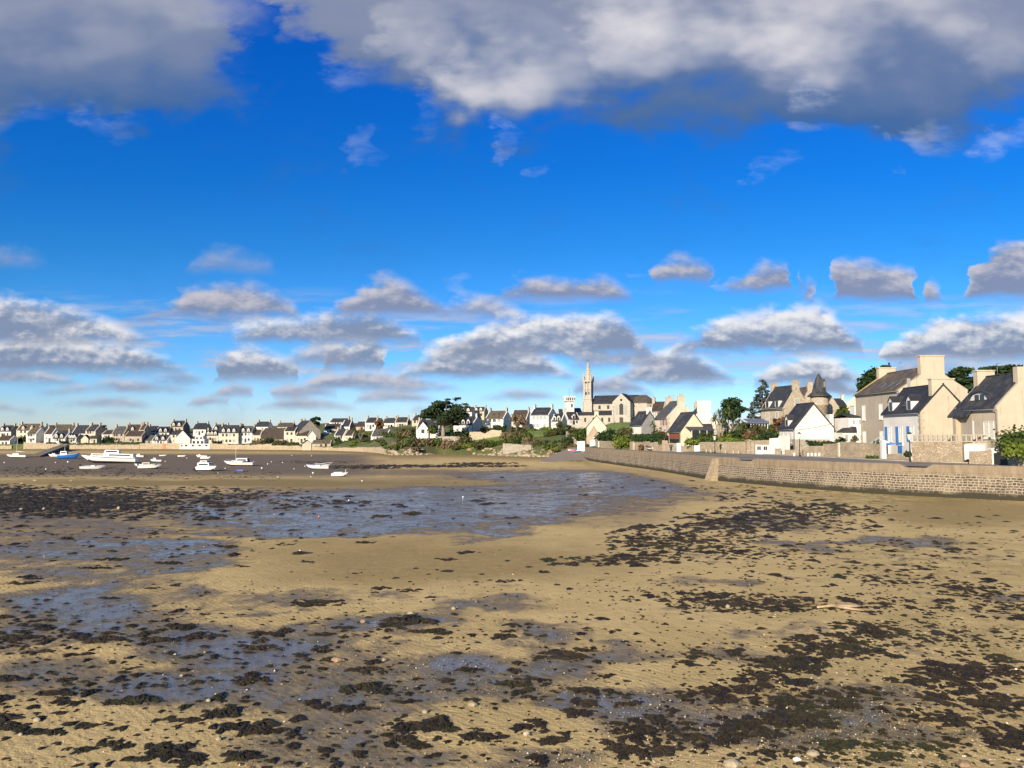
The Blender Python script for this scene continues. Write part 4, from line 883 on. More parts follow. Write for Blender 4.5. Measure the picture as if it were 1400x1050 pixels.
w_ob = MB().box(-.28, .28, -.94, -.86, .35, 1.5).build('window', GLASSL, dm)
w_ob = MB().box(-.3, .3, -tr - .03, -tr + .1, zz(551), zz(546)).build('window', GLASSL, o); w_ob.rotation_euler = (0, 0, R(-25))

# bright white gable house on the road
def whitegable(o, L, Wd, he, hr):
    mb = MB(); mb.box(L/2 - 3, L/2 + .035, -Wd/2 - .04, Wd/2 + .3, -3, 1.55); mb.build('stone_base', GRANG, o)
    mb = MB(); mb.box(L/2 - 1.4, L/2 + .05, Wd/2 - .5, Wd/2 + .12, 0, he + 2.1); mb.build('chimney', WHITE, o)
    mb = MB(); mb.box(L/2 - .3, L/2 + .2, -Wd/2 - .42, -Wd/2 - .3, -.2, he - .3)
    for s in (-L * .3, -L * .02, L * .25): window(o, 'f', s, 1.0, .9, 1.6, L, Wd, detail=1, glass=GLASSL)
    dormer(o, 0, L, Wd, he, hr, 1.3, 1.2, WHITE, SLATEB, 1)
    cb = MB(); cb.path([(L/2 + .08, -Wd/2 + (Wd * k / 8), 3.0 + 1.1 * k / 8 - .15 * math.sin(math.pi * k / 8)) for k in range(9)], .025, 5); cb.build('cable', METALG, o)
H('bright white house whose blank gable with stone base faces the road', 1087, 1140, 614, 584.5, 552.5, 122, 'G', yaw=2, L=6.5, wall=WHITE, roof=SLATEB, win=(0, 0), chim='', detail=2, cop=0, extra=whitegable)
d = 119
o = empty('conservatory', (X(1043, 150), 152, Z(594, 150)), 0, 'grey roofed glazed conservatory in front of the manor', 'conservatory')
w = (X(1055, 150) - X(1031, 150)) / 2
MB().box(-w, w, 0, 4, -1.5, .9).build('wall', GRANG, o)
MB().prism([(-.3, 2.2), (-.3, 2.32), (4, 3.2), (4, 3.05)], 'x', -w - .25, w + .25).build('roof', METALG, o)
mb = MB()
for k in range(7): xx = -w + .06 + (2 * w - .12) * k / 6; mb.box(xx - .06, xx + .06, 0, .12, .9, 2.25)
fr = mb.build('window_frame', PAINT, o); MB().box(-w + .05, w - .05, .05, .07, .9, 2.2).build('pane', GLASS, fr)

# little white house with two roofs
def twostep(o, L, Wd, he, hr):
    pass
d = 118
o = empty('house', (X(1170, d), d, Z(605, d)), 0, 'small two storey white house squeezed against the tall grey house', 'house', 'houses of the village')
z = lambda y: Z(y, d) - Z(605, d)
x = lambda p: X(p, d) - X(1170, d)
MB().box(x(1161), x(1187.5), 0, 6, -3, z(571)).build('wall', WHITE, o)
MB().box(x(1152), x(1161) - .002, -.02, 3, -3, z(591)).build('porch', WHITE, o)
MB().prism([(-.25, z(571) + .02), (-.25, z(571) + .15), (3, z(565)), (6, z(571)), (3, z(565.4))], 'x', x(1160.5), x(1181)).build('roof', SLATEB, o)
MB().prism([(x(1179), z(572)), (x(1188), z(588)), (x(1188), z(562)), (x(1184), z(562))], 'y', -.18, 6).build('side_roof', SLATEB, o)
MB().prism([(x(1151), z(591)), (x(1152), z(590)), (x(1164), z(583)), (x(1170), z(583.5)), (x(1171), z(591))], 'y', -.3, 2.2).build('porch_roof', SLATEB, o)
for a, b, y0, y1 in ((1165.5, 1170, 581, 573.5), (1174, 1179, 581, 573), (1175, 1180.5, 603, 593), (1154.5, 1160, 604, 593)):
    k = MB().box(x(a), x(b), -.06, .04, z(y0), z(y1)).build('window', PAINT, o); MB().box(x(a + .9), x(b - .9), -.08, .0, z(y0 - 1), z(y1 + 1)).build('pane', GLASSL, k)
chimney(o, x(1180), 2.5, z(566), .9, 1.6, 1.3, WHITE, 0)

# tall grey house and its right gable
def greyhouse(o, L, Wd, he, hr):
    for fl in (.12, .56):
        for s in (-L * .30, L * .10): window(o, 'f', s, he * fl, .95, he * .25, L, Wd, detail=2, glass=PAINT)
    for s in (-L * .05, L * .12, L * .28): skylight(o, s, .28, L, Wd, he, hr, .8, 1.1)
    mb = MB(); mb.prism([(-Wd/2, he), (-Wd/2 - .1, he + .15), (0, hr + .34), (0, hr + .1)], 'x', -L/2 - .05, -L/2 + .4); mb.build('verge', simple('lichen_coping', (.42, .30, .10), .9), o)
    mb = MB(); mb.box(L/2 - .75, L/2 + .06, -1.65, 1.65, hr - 1.6, hr + 1.5); mb.box(L/2 - .83, L/2 + .13, -1.75, 1.75, hr + 1.5, hr + 1.66); mb.build('chimney', WARM, o)
    mb = MB(); mb.box(-L/2 - .05, -L/2 + .75, -1.3, 1.3, hr - 1.4, hr + 1.0); mb.box(-L/2 - .12, -L/2 + .83, -1.4, 1.4, hr + 1.0, hr + 1.15); k = mb.build('chimney', WARM, o)
    MB().lathe([(.16, hr + 1.1), (.17, hr + 1.5), (.13, hr + 1.9)], (-L/2 + .4, .5), 8).build('chimney_pot', METALD, k)
    k = MB().box(L/2 - .02, L/2 + .05, -Wd * .38, -Wd * .33, he + .3, he + 1.6).build('window', GLASSL, o)
    MB().prism([(-Wd/2 + .02, -2), (Wd/2 - .02, -2), (Wd/2 - .02, he), (0, hr - .03), (-Wd/2 + .02, he)], 'x', L/2 + .034, L/2 + .048).build('gable_render', WARM, o)
H('tall grey rendered house with long slate roof, yellow lichen verge and massive chimneys', 1232, 1326, 622, 533, 502, 106, 'G', yaw=0, L=13.5, wall=GREYR, roof=SLATEL, win=(0, 0), chim='', detail=2, cop=.1, extra=greyhouse)
# blue shuttered house
def blueh(o, L, Wd, he, hr):
    for k, s in enumerate((-L * .33, -L * .02, L * .28)):
        w = window(o, 'f', s, he * .30 if k != 1 else he * .22, 1.0, he * .36 if k != 1 else he * .44, L, Wd, detail=2, glass=simple('roller_blind', (.66, .61, .50), .7) if k == 0 else MATS['roller_blind'])
        fo, al, nr = fplace('f', s, he * (.30 if k != 1 else .22), L, Wd); mb = MB(); obox(mb, fo, al, nr, -1.28, -.56, 0, he * (.36 if k != 1 else .44), .0, .07); mb.build('shutter', BLUE, o)
    for s in (-L * .28, L * .22): dormer(o, s, L, Wd, he, hr, 1.15, 1.35, PAINT, SLATEB, 1)
    skylight(o, -L * .02, .3, L, Wd, he, hr, .9, 1.0)
    fo, al, nr = fplace('f', -L * .05, 0, L, Wd); mb = MB(); obox(mb, fo, al, nr, -.55, .55, .1, 1.5, 0, .06); mb.build('shutter', BLUE, o)
    mb = MB(); mb.box(L/2 - .7, L/2 + .06, -1.4, 1.4, hr - 1.3, hr + .75); mb.box(L/2 - .78, L/2 + .13, -1.5, 1.5, hr + .75, hr + .9); mb.build('chimney', WARM, o)
    mb = MB()
    for q, z in enumerate(np.arange(0, he - .2, .45)): mb.box(L/2 - .3 - (q % 2) * .2, L/2 + .06, -Wd/2 - .04, -Wd/2 + .28 + (q % 2) * .22, z, z + .4)
    mb.build('quoin', STONEC, o)
    MB().prism([(-Wd/2 + .02, -2), (Wd/2 - .02, -2), (Wd/2 - .02, he), (0, hr - .03), (-Wd/2 + .02, he)], 'x', L/2 + .034, L/2 + .055).build('gable_render', WARM, o)
    st = MB()
    for k in range(9): st.box(-L * .43, -L * .43 + .9, -Wd/2 - .3 - .3 * (9 - k), -Wd/2 - .02 - .3 * (8 - k) + .02, -1.5, .18 * k + .1)
    stp = st.build('stair', WHITE, o)
    rl = MB()
    for k in range(0, 10, 2): rl.tube((-L * .43 + .05, -Wd/2 - .45 - .3 * (9 - k) + .4, .18 * k), (-L * .43 + .05, -Wd/2 - .45 - .3 * (9 - k) + .4, .18 * k + 1.0), .025, n=5)
    rl.tube((-L * .43 + .05, -Wd/2 - 2.8, 1.0), (-L * .43 + .05, -Wd/2 - .2, 2.7), .03, n=5); rl.build('railing', PALEBLUE, stp)
BH = H('white house with bright blue shutters, two dormers and a warm rendered gable', 1260, 1325, 622, 562, 527, 95, 'G', yaw=0, L=9.4, wall=WHITE, roof=SLATEB, win=(0, 0), chim='', detail=2, cop=.0, extra=blueh)
aw_ = empty('awning', (X(1256, 92) - .2, 98.5, Z(607.5, 95)), -math.pi / 2, 'bright blue cloth awning below the blue shutters', 'awning')
MB().prism([(0, .12), (-1.3, -.14), (-1.3, -.5), (-1.26, -.5), (-1.24, -.17), (0, .05)], 'x', -1.6, 1.6).build('canopy', BLUEL, aw_)
fm = MB(); [fm.tube((s, -1.24, -.4), (s, -1.24, -2.6), .03, n=5) for s in (-1.5, 1.5)]; fm.build('pole', PAINT, aw_)
# right hand house with eyebrow dormer
def righth(o, L, Wd, he, hr):
    window(o, 'f', L * .30, he * .34, 1.8, he * .36, L, Wd, detail=1, glass=MATS['roller_blind'], frame=PAINT)
    y = Wd / 2; sl = (hr - he) / y
    s = -L * .02; zb = he + (hr - he) * .22; yb = -y + (zb - he) / sl - .1; k = 1.75
    arc = [(s + k * math.cos(a), zb + .95 * math.sin(a)) for a in np.linspace(0, math.pi, 13)]
    ed = MB().prism(arc[::-1], 'y', yb, yb + 1.6).build('dormer', PAINT, o)
    arc2 = [(s + (k + .18) * math.cos(a), zb - .05 + 1.16 * math.sin(a)) for a in np.linspace(0, math.pi, 13)]; inn = [(s + k * math.cos(a) * 1.01, zb + .97 * math.sin(a)) for a in np.linspace(math.pi, 0, 13)]
    MB().prism(arc2[::-1] + inn[::-1], 'y', yb - .2, yb + 1.9).build('dormer_roof', SLATE, ed)
    for a, b in ((-.85, -.1), (.1, .85)): MB().box(s + a, s + b, yb - .04, yb + .05, zb + .12, zb + .72).build('window', GLASS, ed)
    # deep porch at the far end with its own low roof
    mb = MB(); mb.box(-L/2 - .02, -L * .08, -Wd/2 - .05, -Wd/2 + .04, -.2, he * .80); po = mb.build('porch', GREYR, o)
    MB().prism([(-Wd/2 - .75, he - 1.0), (-Wd/2 - .75, he - .78), (-Wd/2 + .6, he + .78), (-Wd/2 + .6, he + .5)], 'x', -L/2 - .3, -L * .05).build('porch_roof', SLATE, po)
    door(o, 'f', -L * .16, 1.7, he * .72, L, Wd, PAINT, 0)
    MB().box(-L * .44, -L * .36, -Wd/2 - .6, -Wd/2 - .06, -.5, he - .9).build('pillar', STONEC, po)
    mb = MB(); mb.box(-L/2 - .05, -L/2 + .7, -1.0, 1.0, hr - 1.5, hr + .85); mb.box(-L/2 - .12, -L/2 + .78, -1.08, 1.08, hr + .85, hr + 1.0); mb.build('chimney', WARM, o)
    mb = MB(); mb.box(L/2 - .7, L/2 + .05, -1.0, 1.0, hr - 1.5, hr + .75); mb.build('chimney', WARM, o)
    MB().prism([(-Wd/2 + .02, -2), (Wd/2 - .02, -2), (Wd/2 - .02, he), (0, hr - .03), (-Wd/2 + .02, he)], 'x', L/2 + .034, L/2 + .055).build('gable_render', WARM, o)
H('grey fronted house with dark roof, eyebrow dormer and deep porch at the right edge', 1366, 1452, 622, 556, 511, 80, 'G', yaw=0, L=7.6, wall=BUFF, roof=SLATE, win=(0, 0), chim='', detail=2, cop=.06, extra=righth)
H('white house end with navy roof far behind the turret', 1146, 1162, 572, 557, 546, 205, roof=SLATEB, win=(2, 1), chim='R', detail=1, chm=CREAM)
H('low cream house with brown lichened roof far behind the hedge', 1158, 1183, 575, 558, 541, 190, 'G', yaw=-40, L=8, wall=CREAM, roof=SLATEL, win=(1, 1), chim='L', chm=CREAM, detail=1)

# ------------------------------------------------------------------ church and lighthouse
d = 296; th = R(-22); cz = Z(581, d)
for q in (0, 6, 12, 18, 24): pad(X(797.5, d) + math.cos(th) * q, d + math.sin(th) * q + 2, cz - .2, 6)
ch = empty('church', (X(797.5, d), d, cz), th, 'stone parish church with slender openwork spire and dark slate roofs on the hill', 'church')
z = lambda y: Z(y, d) - cz
NL = 27.0
tw = 3.3
mb = MB(); mb.box(0, tw, 0, tw, -4, z(546)); mb.box(-.2, tw + .2, -.2, tw + .2, z(546), z(545))
for x_ in (-.28, tw - .1):
    for y_ in (-.28, tw - .1): mb.box(x_, x_ + .38, y_, y_ + .38, -4, z(549))
tower = mb.build('tower', CHURCHS, ch)
mb = MB()
for x_ in (.1, tw - .75):
    for y_ in (.1, tw - .75): mb.box(x_, x_ + .65, y_, y_ + .65, z(545), z(522))
for x_ in (tw/2 - .18,):
    mb.box(x_, x_ + .36, .15, .5, z(545), z(522)); mb.box(x_, x_ + .36, tw - .5, tw - .15, z(545), z(522)); mb.box(.15, .5, x_, x_ + .36, z(545), z(522)); mb.box(tw - .5, tw - .15, x_, x_ + .36, z(545), z(522))
mb.box(.35, tw - .35, .35, tw - .35, z(545), z(540)); mb.box(.3, tw - .3, .3, tw - .3, z(532), z(530)); mb.box(-.12, tw + .12, -.12, tw + .12, z(522), z(520)); mb.box(.6, tw - .6, .6, tw - .6, z(536), z(524))
bel = mb.build('belfry', CHURCHS, tower)
mb = MB(); c2 = tw / 2
def ngon(r, zq, n=8, tw_=R(22.5)): return [(c2 + r * math.cos(tw_ + 2*math.pi*i/n), c2 + r * math.sin(tw_ + 2*math.pi*i/n), zq) for i in range(n)]
mb.loft([ngon(1.42, z(520)), ngon(1.38, z(517)), ngon(.95, z(509)), ngon(.5, z(501)), ngon(.12, z(494.5))])
for x_ in (.15, tw - .15):
    for y_ in (.15, tw - .15):
        mb.lathe([(.36, z(520)), (.36, z(515)), (.28, z(514.5)), (.03, z(507.5))], (x_, y_), 6, smooth=False)
for k in range(6):
    f = k / 6; r = 1.38 + (.2 - 1.38) * f + .06; zq = z(516) + (z(495.5) - z(516)) * f
    for i in range(0, 8): a = R(22.5) + i * math.pi / 4; mb.box(c2 + r * math.cos(a) - .09, c2 + r * math.cos(a) + .09, c2 + r * math.sin(a) - .09, c2 + r * math.sin(a) + .09, zq, zq + .28)
spire = mb.build('spire', CHURCHS, tower)
mb = MB(); mb.tube((c2, c2, z(494.6)), (c2, c2, z(491.3)), .05, .03, 5); mb.tube((c2 - .3, c2, z(492.3)), (c2 + .3, c2, z(492.3)), .04, n=5); mb.build('cross', METALD, spire)
NW = 8.0; ny0 = 1.2
mb = MB(); mb.prism([(ny0, -4), (ny0 + NW, -4), (ny0 + NW, z(551.5)), (ny0 + NW/2, z(541)), (ny0, z(551.5))], 'x', tw + .02, 20.5); mb.build('nave_wall', CHURCHS, ch)
mb = MB(); mb.prism([(ny0 - .35, z(552.3)), (ny0 - .35, z(551.6)), (ny0 + NW/2, z(540.2)), (ny0 + NW + .35, z(551.6)), (ny0 + NW + .35, z(552.3)), (ny0 + NW/2, z(540.9))], 'x', tw - .1, 20.6); mb.build('nave_roof', SLATEB, ch)
for s in (6.2, 9.6, 12.6):
    MB().prism([(s - .45, z(559.5)), (s + .45, z(559.5)), (s + .45, z(555)), (s, z(554.2)), (s - .45, z(555))], 'y', ny0 - .05, ny0 + .1).build('window', GLASS, ch)
mb = MB(); mb.box(-.9, 12.3, ny0 - 3.6, ny0 + .02, -4, z(567.3)); mb.build('aisle_wall', CHURCHS, ch)
mb = MB(); mb.prism([(ny0 - 3.95, z(568)), (ny0 - 3.95, z(567.2)), (ny0 + .02, z(561.4)), (ny0 + .02, z(562))], 'x', -1.0, 12.5); mb.build('aisle_roof', SLATEB, ch)
for s in (1.5, 4.8, 8.2, 10.9):
    MB().prism([(s - .4, z(577)), (s + .4, z(577)), (s + .4, z(572)), (s, z(571)), (s - .4, z(572))], 'y', ny0 - 3.66, ny0 - 3.5).build('window', GLASS, ch)
t0, t1 = 12.6, 19.4; tc = (t0 + t1) / 2
mb = MB(); mb.prism([(t0, -4), (t1, -4), (t1, z(551.3)), (tc, z(539.6)), (t0, z(551.3))], 'y', ny0 - 5.2, ny0 + NW/2)
for s in (t0 - .1, t1 - .6): mb.box(s, s + .7, ny0 - 5.6, ny0 - 4.6, -4, z(556))
trn = mb.build('transept', CHURCHS, ch)
mb = MB(); mb.prism([(t0 - .3, z(552)), (t0 - .3, z(551.2)), (tc, z(539.2)), (t1 + .3, z(551.2)), (t1 + .3, z(552)), (tc, z(540.2))], 'y', ny0 - 4.9, ny0 + NW/2); mb.build('roof', SLATEB, trn)
for s, w, h0, h1 in ((tc - 1.7, .5, 568, 556), (tc, .75, 568, 554.5), (tc + 1.7, .5, 568, 556)):
    MB().prism([(s - w, z(h0)), (s + w, z(h0)), (s + w, z(h1)), (s, z(h1 - 1.6)), (s - w, z(h1))], 'y', ny0 - 5.26, ny0 - 5.1).build('window', GLASSL if s != tc else GLASS, trn)
MB().lathe([(.45, 0), (.45, .12)], n=14).build('oculus', GLASS, trn, loc=(tc, ny0 - 5.15, z(548.3))).rotation_euler = (R(90), 0, 0)
MB().box(tc - .7, tc + .7, ny0 - 5.27, ny0 - 5.1, z(579.5), z(571.5)).build('door', WOODD, trn)
mb = MB(); mb.box(tc - .06, tc + .06, ny0 - 5.0, ny0 - 4.9, z(540), z(537.3)); mb.box(tc - .35, tc + .35, ny0 - 5.0, ny0 - 4.9, z(538.5), z(538.1)); mb.build('cross', CHURCHS, trn)
cb0, cb1 = 19.45, 24.5
apse = [(cb0, ny0 - .6), (cb1, ny0 - .6), (cb1 + 2.6, ny0 + 2.0), (cb1 + 2.6, ny0 + NW - 2.0), (cb1, ny0 + NW), (cb0, ny0 + NW)]
mb = MB(); mb.loft([[(a, b, -4) for a, b in apse], [(a, b, z(551.5)) for a, b in apse]]); mb.build('apse', CHURCHS, ch)
ap2 = [(a + (0 if a < 20 else .35), b + (-.35 if b < ny0 + 3 else .35), z(552)) for a, b in apse]; ap3 = [(p[0], p[1], z(551.2)) for p in ap2]
rd = (ny0 + NW / 2, z(540.6))
mb = MB(); mb.add(ap2 + ap3 + [(cb0, rd[0], rd[1]), (cb1 - 1.0, rd[0], rd[1])], [(0, 1, 7, 6), (1, 2, 8, 7), (2, 3, 9, 8), (3, 4, 10, 9), (4, 5, 11, 10), (6, 7, 13, 12), (7, 8, 13), (8, 9, 13), (9, 10, 13), (10, 11, 12, 13), (6, 12, 11), (5, 4, 3, 2, 1, 0), (0, 6, 11, 5)])
mb.build('apse_roof', slate('church_choir_roof', (.10, .085, .07), (.18, .14, .09), .5), ch)
k = MB().prism([(-.5, z(573)), (.5, z(573)), (.5, z(557)), (0, z(555)), (-.5, z(557))], 'y', -.08, .08).build('window', GLASS, ch, loc=(cb1 + 1.3, ny0 + .65, 0), rz=R(45))
mb = MB(); mb.box(19.6, 23.5, ny0 - 3.2, ny0 - .62, -4, z(575)); mb.build('sacristy', CHURCHS, ch)
MB().prism([(ny0 - 3.5, z(575.4)), (ny0 - 3.5, z(574.8)), (ny0 - .62, z(571)), (ny0 - .62, z(571.6))], 'x', 19.5, 23.8).build('sacristy_roof', SLATEL, ch)

d = 330; lz = Z(566, d)
lh = empty('lighthouse', (X(778.5, d), d, lz), R(12), 'small square white lighthouse tower with railed crown and mast', 'lighthouse')
z = lambda y: Z(y, d) - lz
q = (X(784, d) - X(773, d)) / 2
mb = MB(); mb.loft([[(-q*1.05, -q*1.05, -4), (q*1.05, -q*1.05, -4), (q*1.05, q*1.05, -4), (-q*1.05, q*1.05, -4)], [(-q*.95, -q*.95, z(549)), (q*.95, -q*.95, z(549)), (q*.95, q*.95, z(549)), (-q*.95, q*.95, z(549))]]); mb.build('shaft', WHITE, lh)
MB().box(.35, .95, -q - .06, -q + .1, z(557), z(552.5)).build('window', GLASS, lh)
mb = MB(); mb.box(-q*1.25, q*1.25, -q*1.25, q*1.25, z(549), z(547.8)); mb.box(-q*1.2, q*1.2, -q*1.2, q*1.2, z(543.8), z(543.0))
for k in range(6):
    for e in (-1, 1):
        c = -q*1.15 + q*2.3*k/5; mb.box(c-.12, c+.12, e*q*1.15-.12, e*q*1.15+.12, z(547.8), z(543.8)); mb.box(e*q*1.15-.12, e*q*1.15+.12, c-.12, c+.12, z(547.8), z(543.8))
for k in range(5):
    for e in (-1, 1): c = -q*1.1 + q*2.2*k/4; mb.box(c-.2, c+.2, e*q*1.15-.15, e*q*1.15+.15, z(543), z(541.6))
cr = mb.build('crown', WHITE, lh); MB().lathe([(q*.55, z(547.8)), (q*.55, z(543.8))], n=12).build('lantern', METALD, cr)
mb = MB(); mb.tube((0, 0, z(543)), (0, 0, z(531)), .09, .04, 6); mb.tube((-.9, 0, z(536)), (.9, 0, z(536)), .05, n=5); mb.tube((-.6, 0, z(533)), (.6, 0, z(533)), .04, n=5); mb.build('mast', METALG, lh)
# ---- land behind the shore
ul = np.concatenate([np.linspace(-1.3, -.75, 24)[:-1], np.linspace(-.75, .75, 330), np.linspace(.75, 1.75, 30)[1:]])
ol = np.concatenate([[0, .6, 2, 4], np.linspace(7, 180, 90), [220, 300, 420, 700, 1500]])
OL, UL = np.meshgrid(ol, ul, indexing='ij'); DL = shore_u(UL) + OL
ZL = land_z(UL.ravel(), DL.ravel()).reshape(UL.shape) + np.where(OL > 10, .25, 0) * (fbm(UL * DL * .12, DL * .12, 3, 3) - .6)
nr, nc = UL.shape; idx = np.arange(nr * nc).reshape(nr, nc)
fl = np.stack([idx[:-1, :-1], idx[:-1, 1:], idx[1:, 1:], idx[1:, :-1]], -1).reshape(-1, 4)
m, t = newmat('hillside_turf'); co = t.n('ShaderNodeTexCoord').outputs['Object']
c = t.mix(t.rng(t.noise(co, .12, 5, .6), .4, .6), (.085, .115, .022), (.16, .15, .05))
c = t.mix(t.rng(t.noise(co, 1.1, 5), .35, .7), c, (.055, .07, .02)); t.put(t.p.inputs['Base Color'], c); t.p.inputs['Roughness'].default_value = .95
t.put(t.p.inputs['Normal'], t.bump(t.noise(co, 2.0, 5), .9, .3))
tag(np_mesh('hillside', np.stack([(UL * DL).ravel(), DL.ravel(), ZL.ravel()], 1), fl, [m], True), kind='structure')

# ------------------------------------------------------------------ plants
NR = np.random.default_rng(5)
def leaf_mesh(name, mats, clumps, n, size, origin=(0, 0, 0), core=.58, droop=0.0, aspect=1.0):
    """crown made of many small leaf-clump faces spread through ellipsoid clumps [(x,y,z,rx,ry,rz)]"""
    cl = np.array(clumps, float); vol = cl[:, 3] * cl[:, 4] * cl[:, 5]; k = NR.choice(len(cl), n, p=vol ** .75 / (vol ** .75).sum())
    v = NR.normal(size=(n, 3)); v /= np.linalg.norm(v, axis=1)[:, None]
    r = NR.uniform(.2, 1.0, n) ** .5 * NR.choice([1, 1, 1, 1.22], n)
    pos = cl[k, :3] + v * r[:, None] * cl[k, 3:]
    nrm = v * .7 + NR.normal(size=(n, 3)) * .6 + np.array([0, 0, .35]); nrm /= np.linalg.norm(nrm, axis=1)[:, None]
    a = np.cross(nrm, NR.normal(size=(n, 3))); a /= np.linalg.norm(a, axis=1)[:, None]; b = np.cross(nrm, a)
    s = size * NR.uniform(.5, 1.35, n)[:, None]
    j = lambda: NR.uniform(.6, 1.2, (n, 1))
    q = np.stack([pos - a * s * j() * aspect, pos - b * s * j(), pos + a * s * j() * aspect, pos + b * s * j()], 1)
    q[:, :, 2] -= droop * NR.uniform(0, 1, (n, 1))
    V = q.reshape(-1, 3); F = np.arange(n * 4).reshape(-1, 4)
    if core:  # solid inner blobs added to stop light passing through the crown
        for c in cl:
            th_ = np.linspace(0, 2 * np.pi, 8, endpoint=False); ph = np.array([-1.2, -.6, 0, .6, 1.2]); base = len(V)
            jit = NR.uniform(.75, 1.1, (5, 8))
            pts = np.stack([c[0] + c[3] * core * jit * np.cos(ph)[:, None] * np.cos(th_), c[1] + c[4] * core * jit * np.cos(ph)[:, None] * np.sin(th_), c[2] + c[5] * core * jit * np.sin(ph)[:, None] * np.ones(8)], -1).reshape(-1, 3)
            f = [(base + i * 8 + jx, base + i * 8 + (jx + 1) % 8, base + (i + 1) * 8 + (jx + 1) % 8, base + (i + 1) * 8 + jx) for i in range(4) for jx in range(8)]
            f += [(base + 0, base + 3, base + 2, base + 1), (base + 0, base + 5, base + 4, base + 3), (base + 0, base + 7, base + 6, base + 5), (base + 32, base + 33, base + 34, base + 35), (base + 32, base + 35, base + 36, base + 37), (base + 32, base + 37, base + 38, base + 39)]
            V = np.concatenate([V, pts]); F = np.concatenate([F, f])
    o = np_mesh(name, V - np.array(origin), F, mats)
    o.location = origin
    return o
LG = leafmat('dark_evergreen_leaf', (.012, .028, .010), (.045, .080, .022)); LC = leafmat('cypress_leaf', (.016, .032, .018), (.055, .085, .030))
LM = leafmat('hedge_leaf', (.030, .055, .010), (.10, .135, .025)); LY = leafmat('bright_hedge_leaf', (.09, .13, .015), (.20, .24, .035))
LB = leafmat('tamarisk_twig', (.12, .085, .045), (.24, .175, .10), trans=.1); LO = leafmat('olive_scrub_leaf', (.05, .055, .018), (.13, .12, .045)); LRB = leafmat('rusty_leaf', (.10, .055, .03), (.20, .11, .05), trans=.15)
LP = leafmat('cordyline_blade', (.05, .075, .02), (.17, .19, .06)); LGY = leafmat('grey_conifer_needle', (.035, .048, .038), (.11, .125, .095))
BARK = simple('bark', (.17, .125, .085), .9, var=.3, scale=3); BARKG = simple('grey_bark', (.24, .20, .15), .9, var=.3, scale=3)
def shrub(name, label, px0, px1, y0, y1, d, mat, cat='shrub', n=None, size=.22, dep=None, lumps=None, group=None, seed=0):
    """bush or hedge filling the pixel box px0..px1, y0..y1 at depth d"""
    r = random.Random(hash(label) % 10000 if not seed else seed); r = random.Random(sum(map(ord, label)))
    x0, x1 = X(px0, d, y1), X(px1, d, y1); zt, zb = Z(y0, d), Z(y1, d); h = zt - zb; w = x1 - x0
    dep = dep or min(max(w * .5, h * .8), 3.5); L_ = lumps or max(2, int(w / max(h, .6) * 1.6) + 1)
    cl = []
    for k in range(L_):
        for layer in (0, 1):
            rx = w / L_ * r.uniform(.62, .9); rz = h * r.uniform(.42, .55) * (1 if layer == 0 else .8)
            x = x0 + rx * .8 + (w - 1.6 * rx) * (k + r.uniform(-.2, .2) + (.5 if layer else 0)) / max(L_ - 1, 1); x = min(max(x, x0 + rx * .7), x1 - rx * .7)
            top = zt - r.uniform(0, .22) * h
            cl.append((x, d + dep * (.5 if layer == 0 else r.uniform(.3, .7)), top - rz if layer else zb + rz * .9, rx, dep * .55, rz))
    area = w * h + dep * w; n = n or int(min(2600, max(160, area / (size * size) * 1.5)))
    o = leaf_mesh(name, [mat], cl, n, size, ((x0 + x1) / 2, d + dep / 2, zb))
    return tag(o, label, cat, group)
def boxhedge(name, label, px0, px1, y0, y1, d0, d1, mat, dep=1.2, size=.16, cat='hedge', n=None):
    """clipped hedge between two stations, leaf faces over a box"""
    p, q = Vector((X(px0, d0, y1), d0, 0)), Vector((X(px1, d1, y1), d1, 0)); z0 = min(Z(y1, d0), Z(y1, d1)); zt = (Z(y0, d0) + Z(y0, d1)) / 2; ln = (q - p).length
    al = (q - p).normalized(); nr = Vector((-al.y, al.x, 0)); k = max(2, int(ln / max(1.0, (zt - z0) * .5)))
    cl = []
    for i in range(k):
        for zz_ in (.32, .70):
            c = p + al * (ln * (i + .5) / k) + nr * dep / 2; cl.append((c.x, c.y, z0 + (zt - z0) * zz_, ln / k * .62, max(dep * .5, ln / k * .5 * abs(al.y)), (zt - z0) * .36))
    n = n or int(min(3000, ln * ((zt - z0) * 2 + dep) / size ** 2 * 1.1))
    o = leaf_mesh(name, [mat], cl, n, size, ((p.x + q.x) / 2, (p.y + q.y) / 2, z0), core=.85)
    return tag(o, label, cat)
def tree(name, label, base, trunk_pts, rad, limbs, clumps, mat, n, size, bark=BARK, cat='tree', group=None, core=.6, aspect=1.0, droop=0.0):
    o = empty(name, base, 0, label, cat, group); b = Vector(base)
    mb = MB(); mb.path([Vector(p) - b for p in trunk_pts], rad, 8)
    for pts, r in limbs: mb.path([Vector(p) - b for p in pts], r, 6)
    mb.build('trunk', bark, o)
    cr = leaf_mesh('crown', [mat], clumps, n, size, base, core, droop, aspect); cr.location = (0, 0, 0); cr.parent = o
    return o
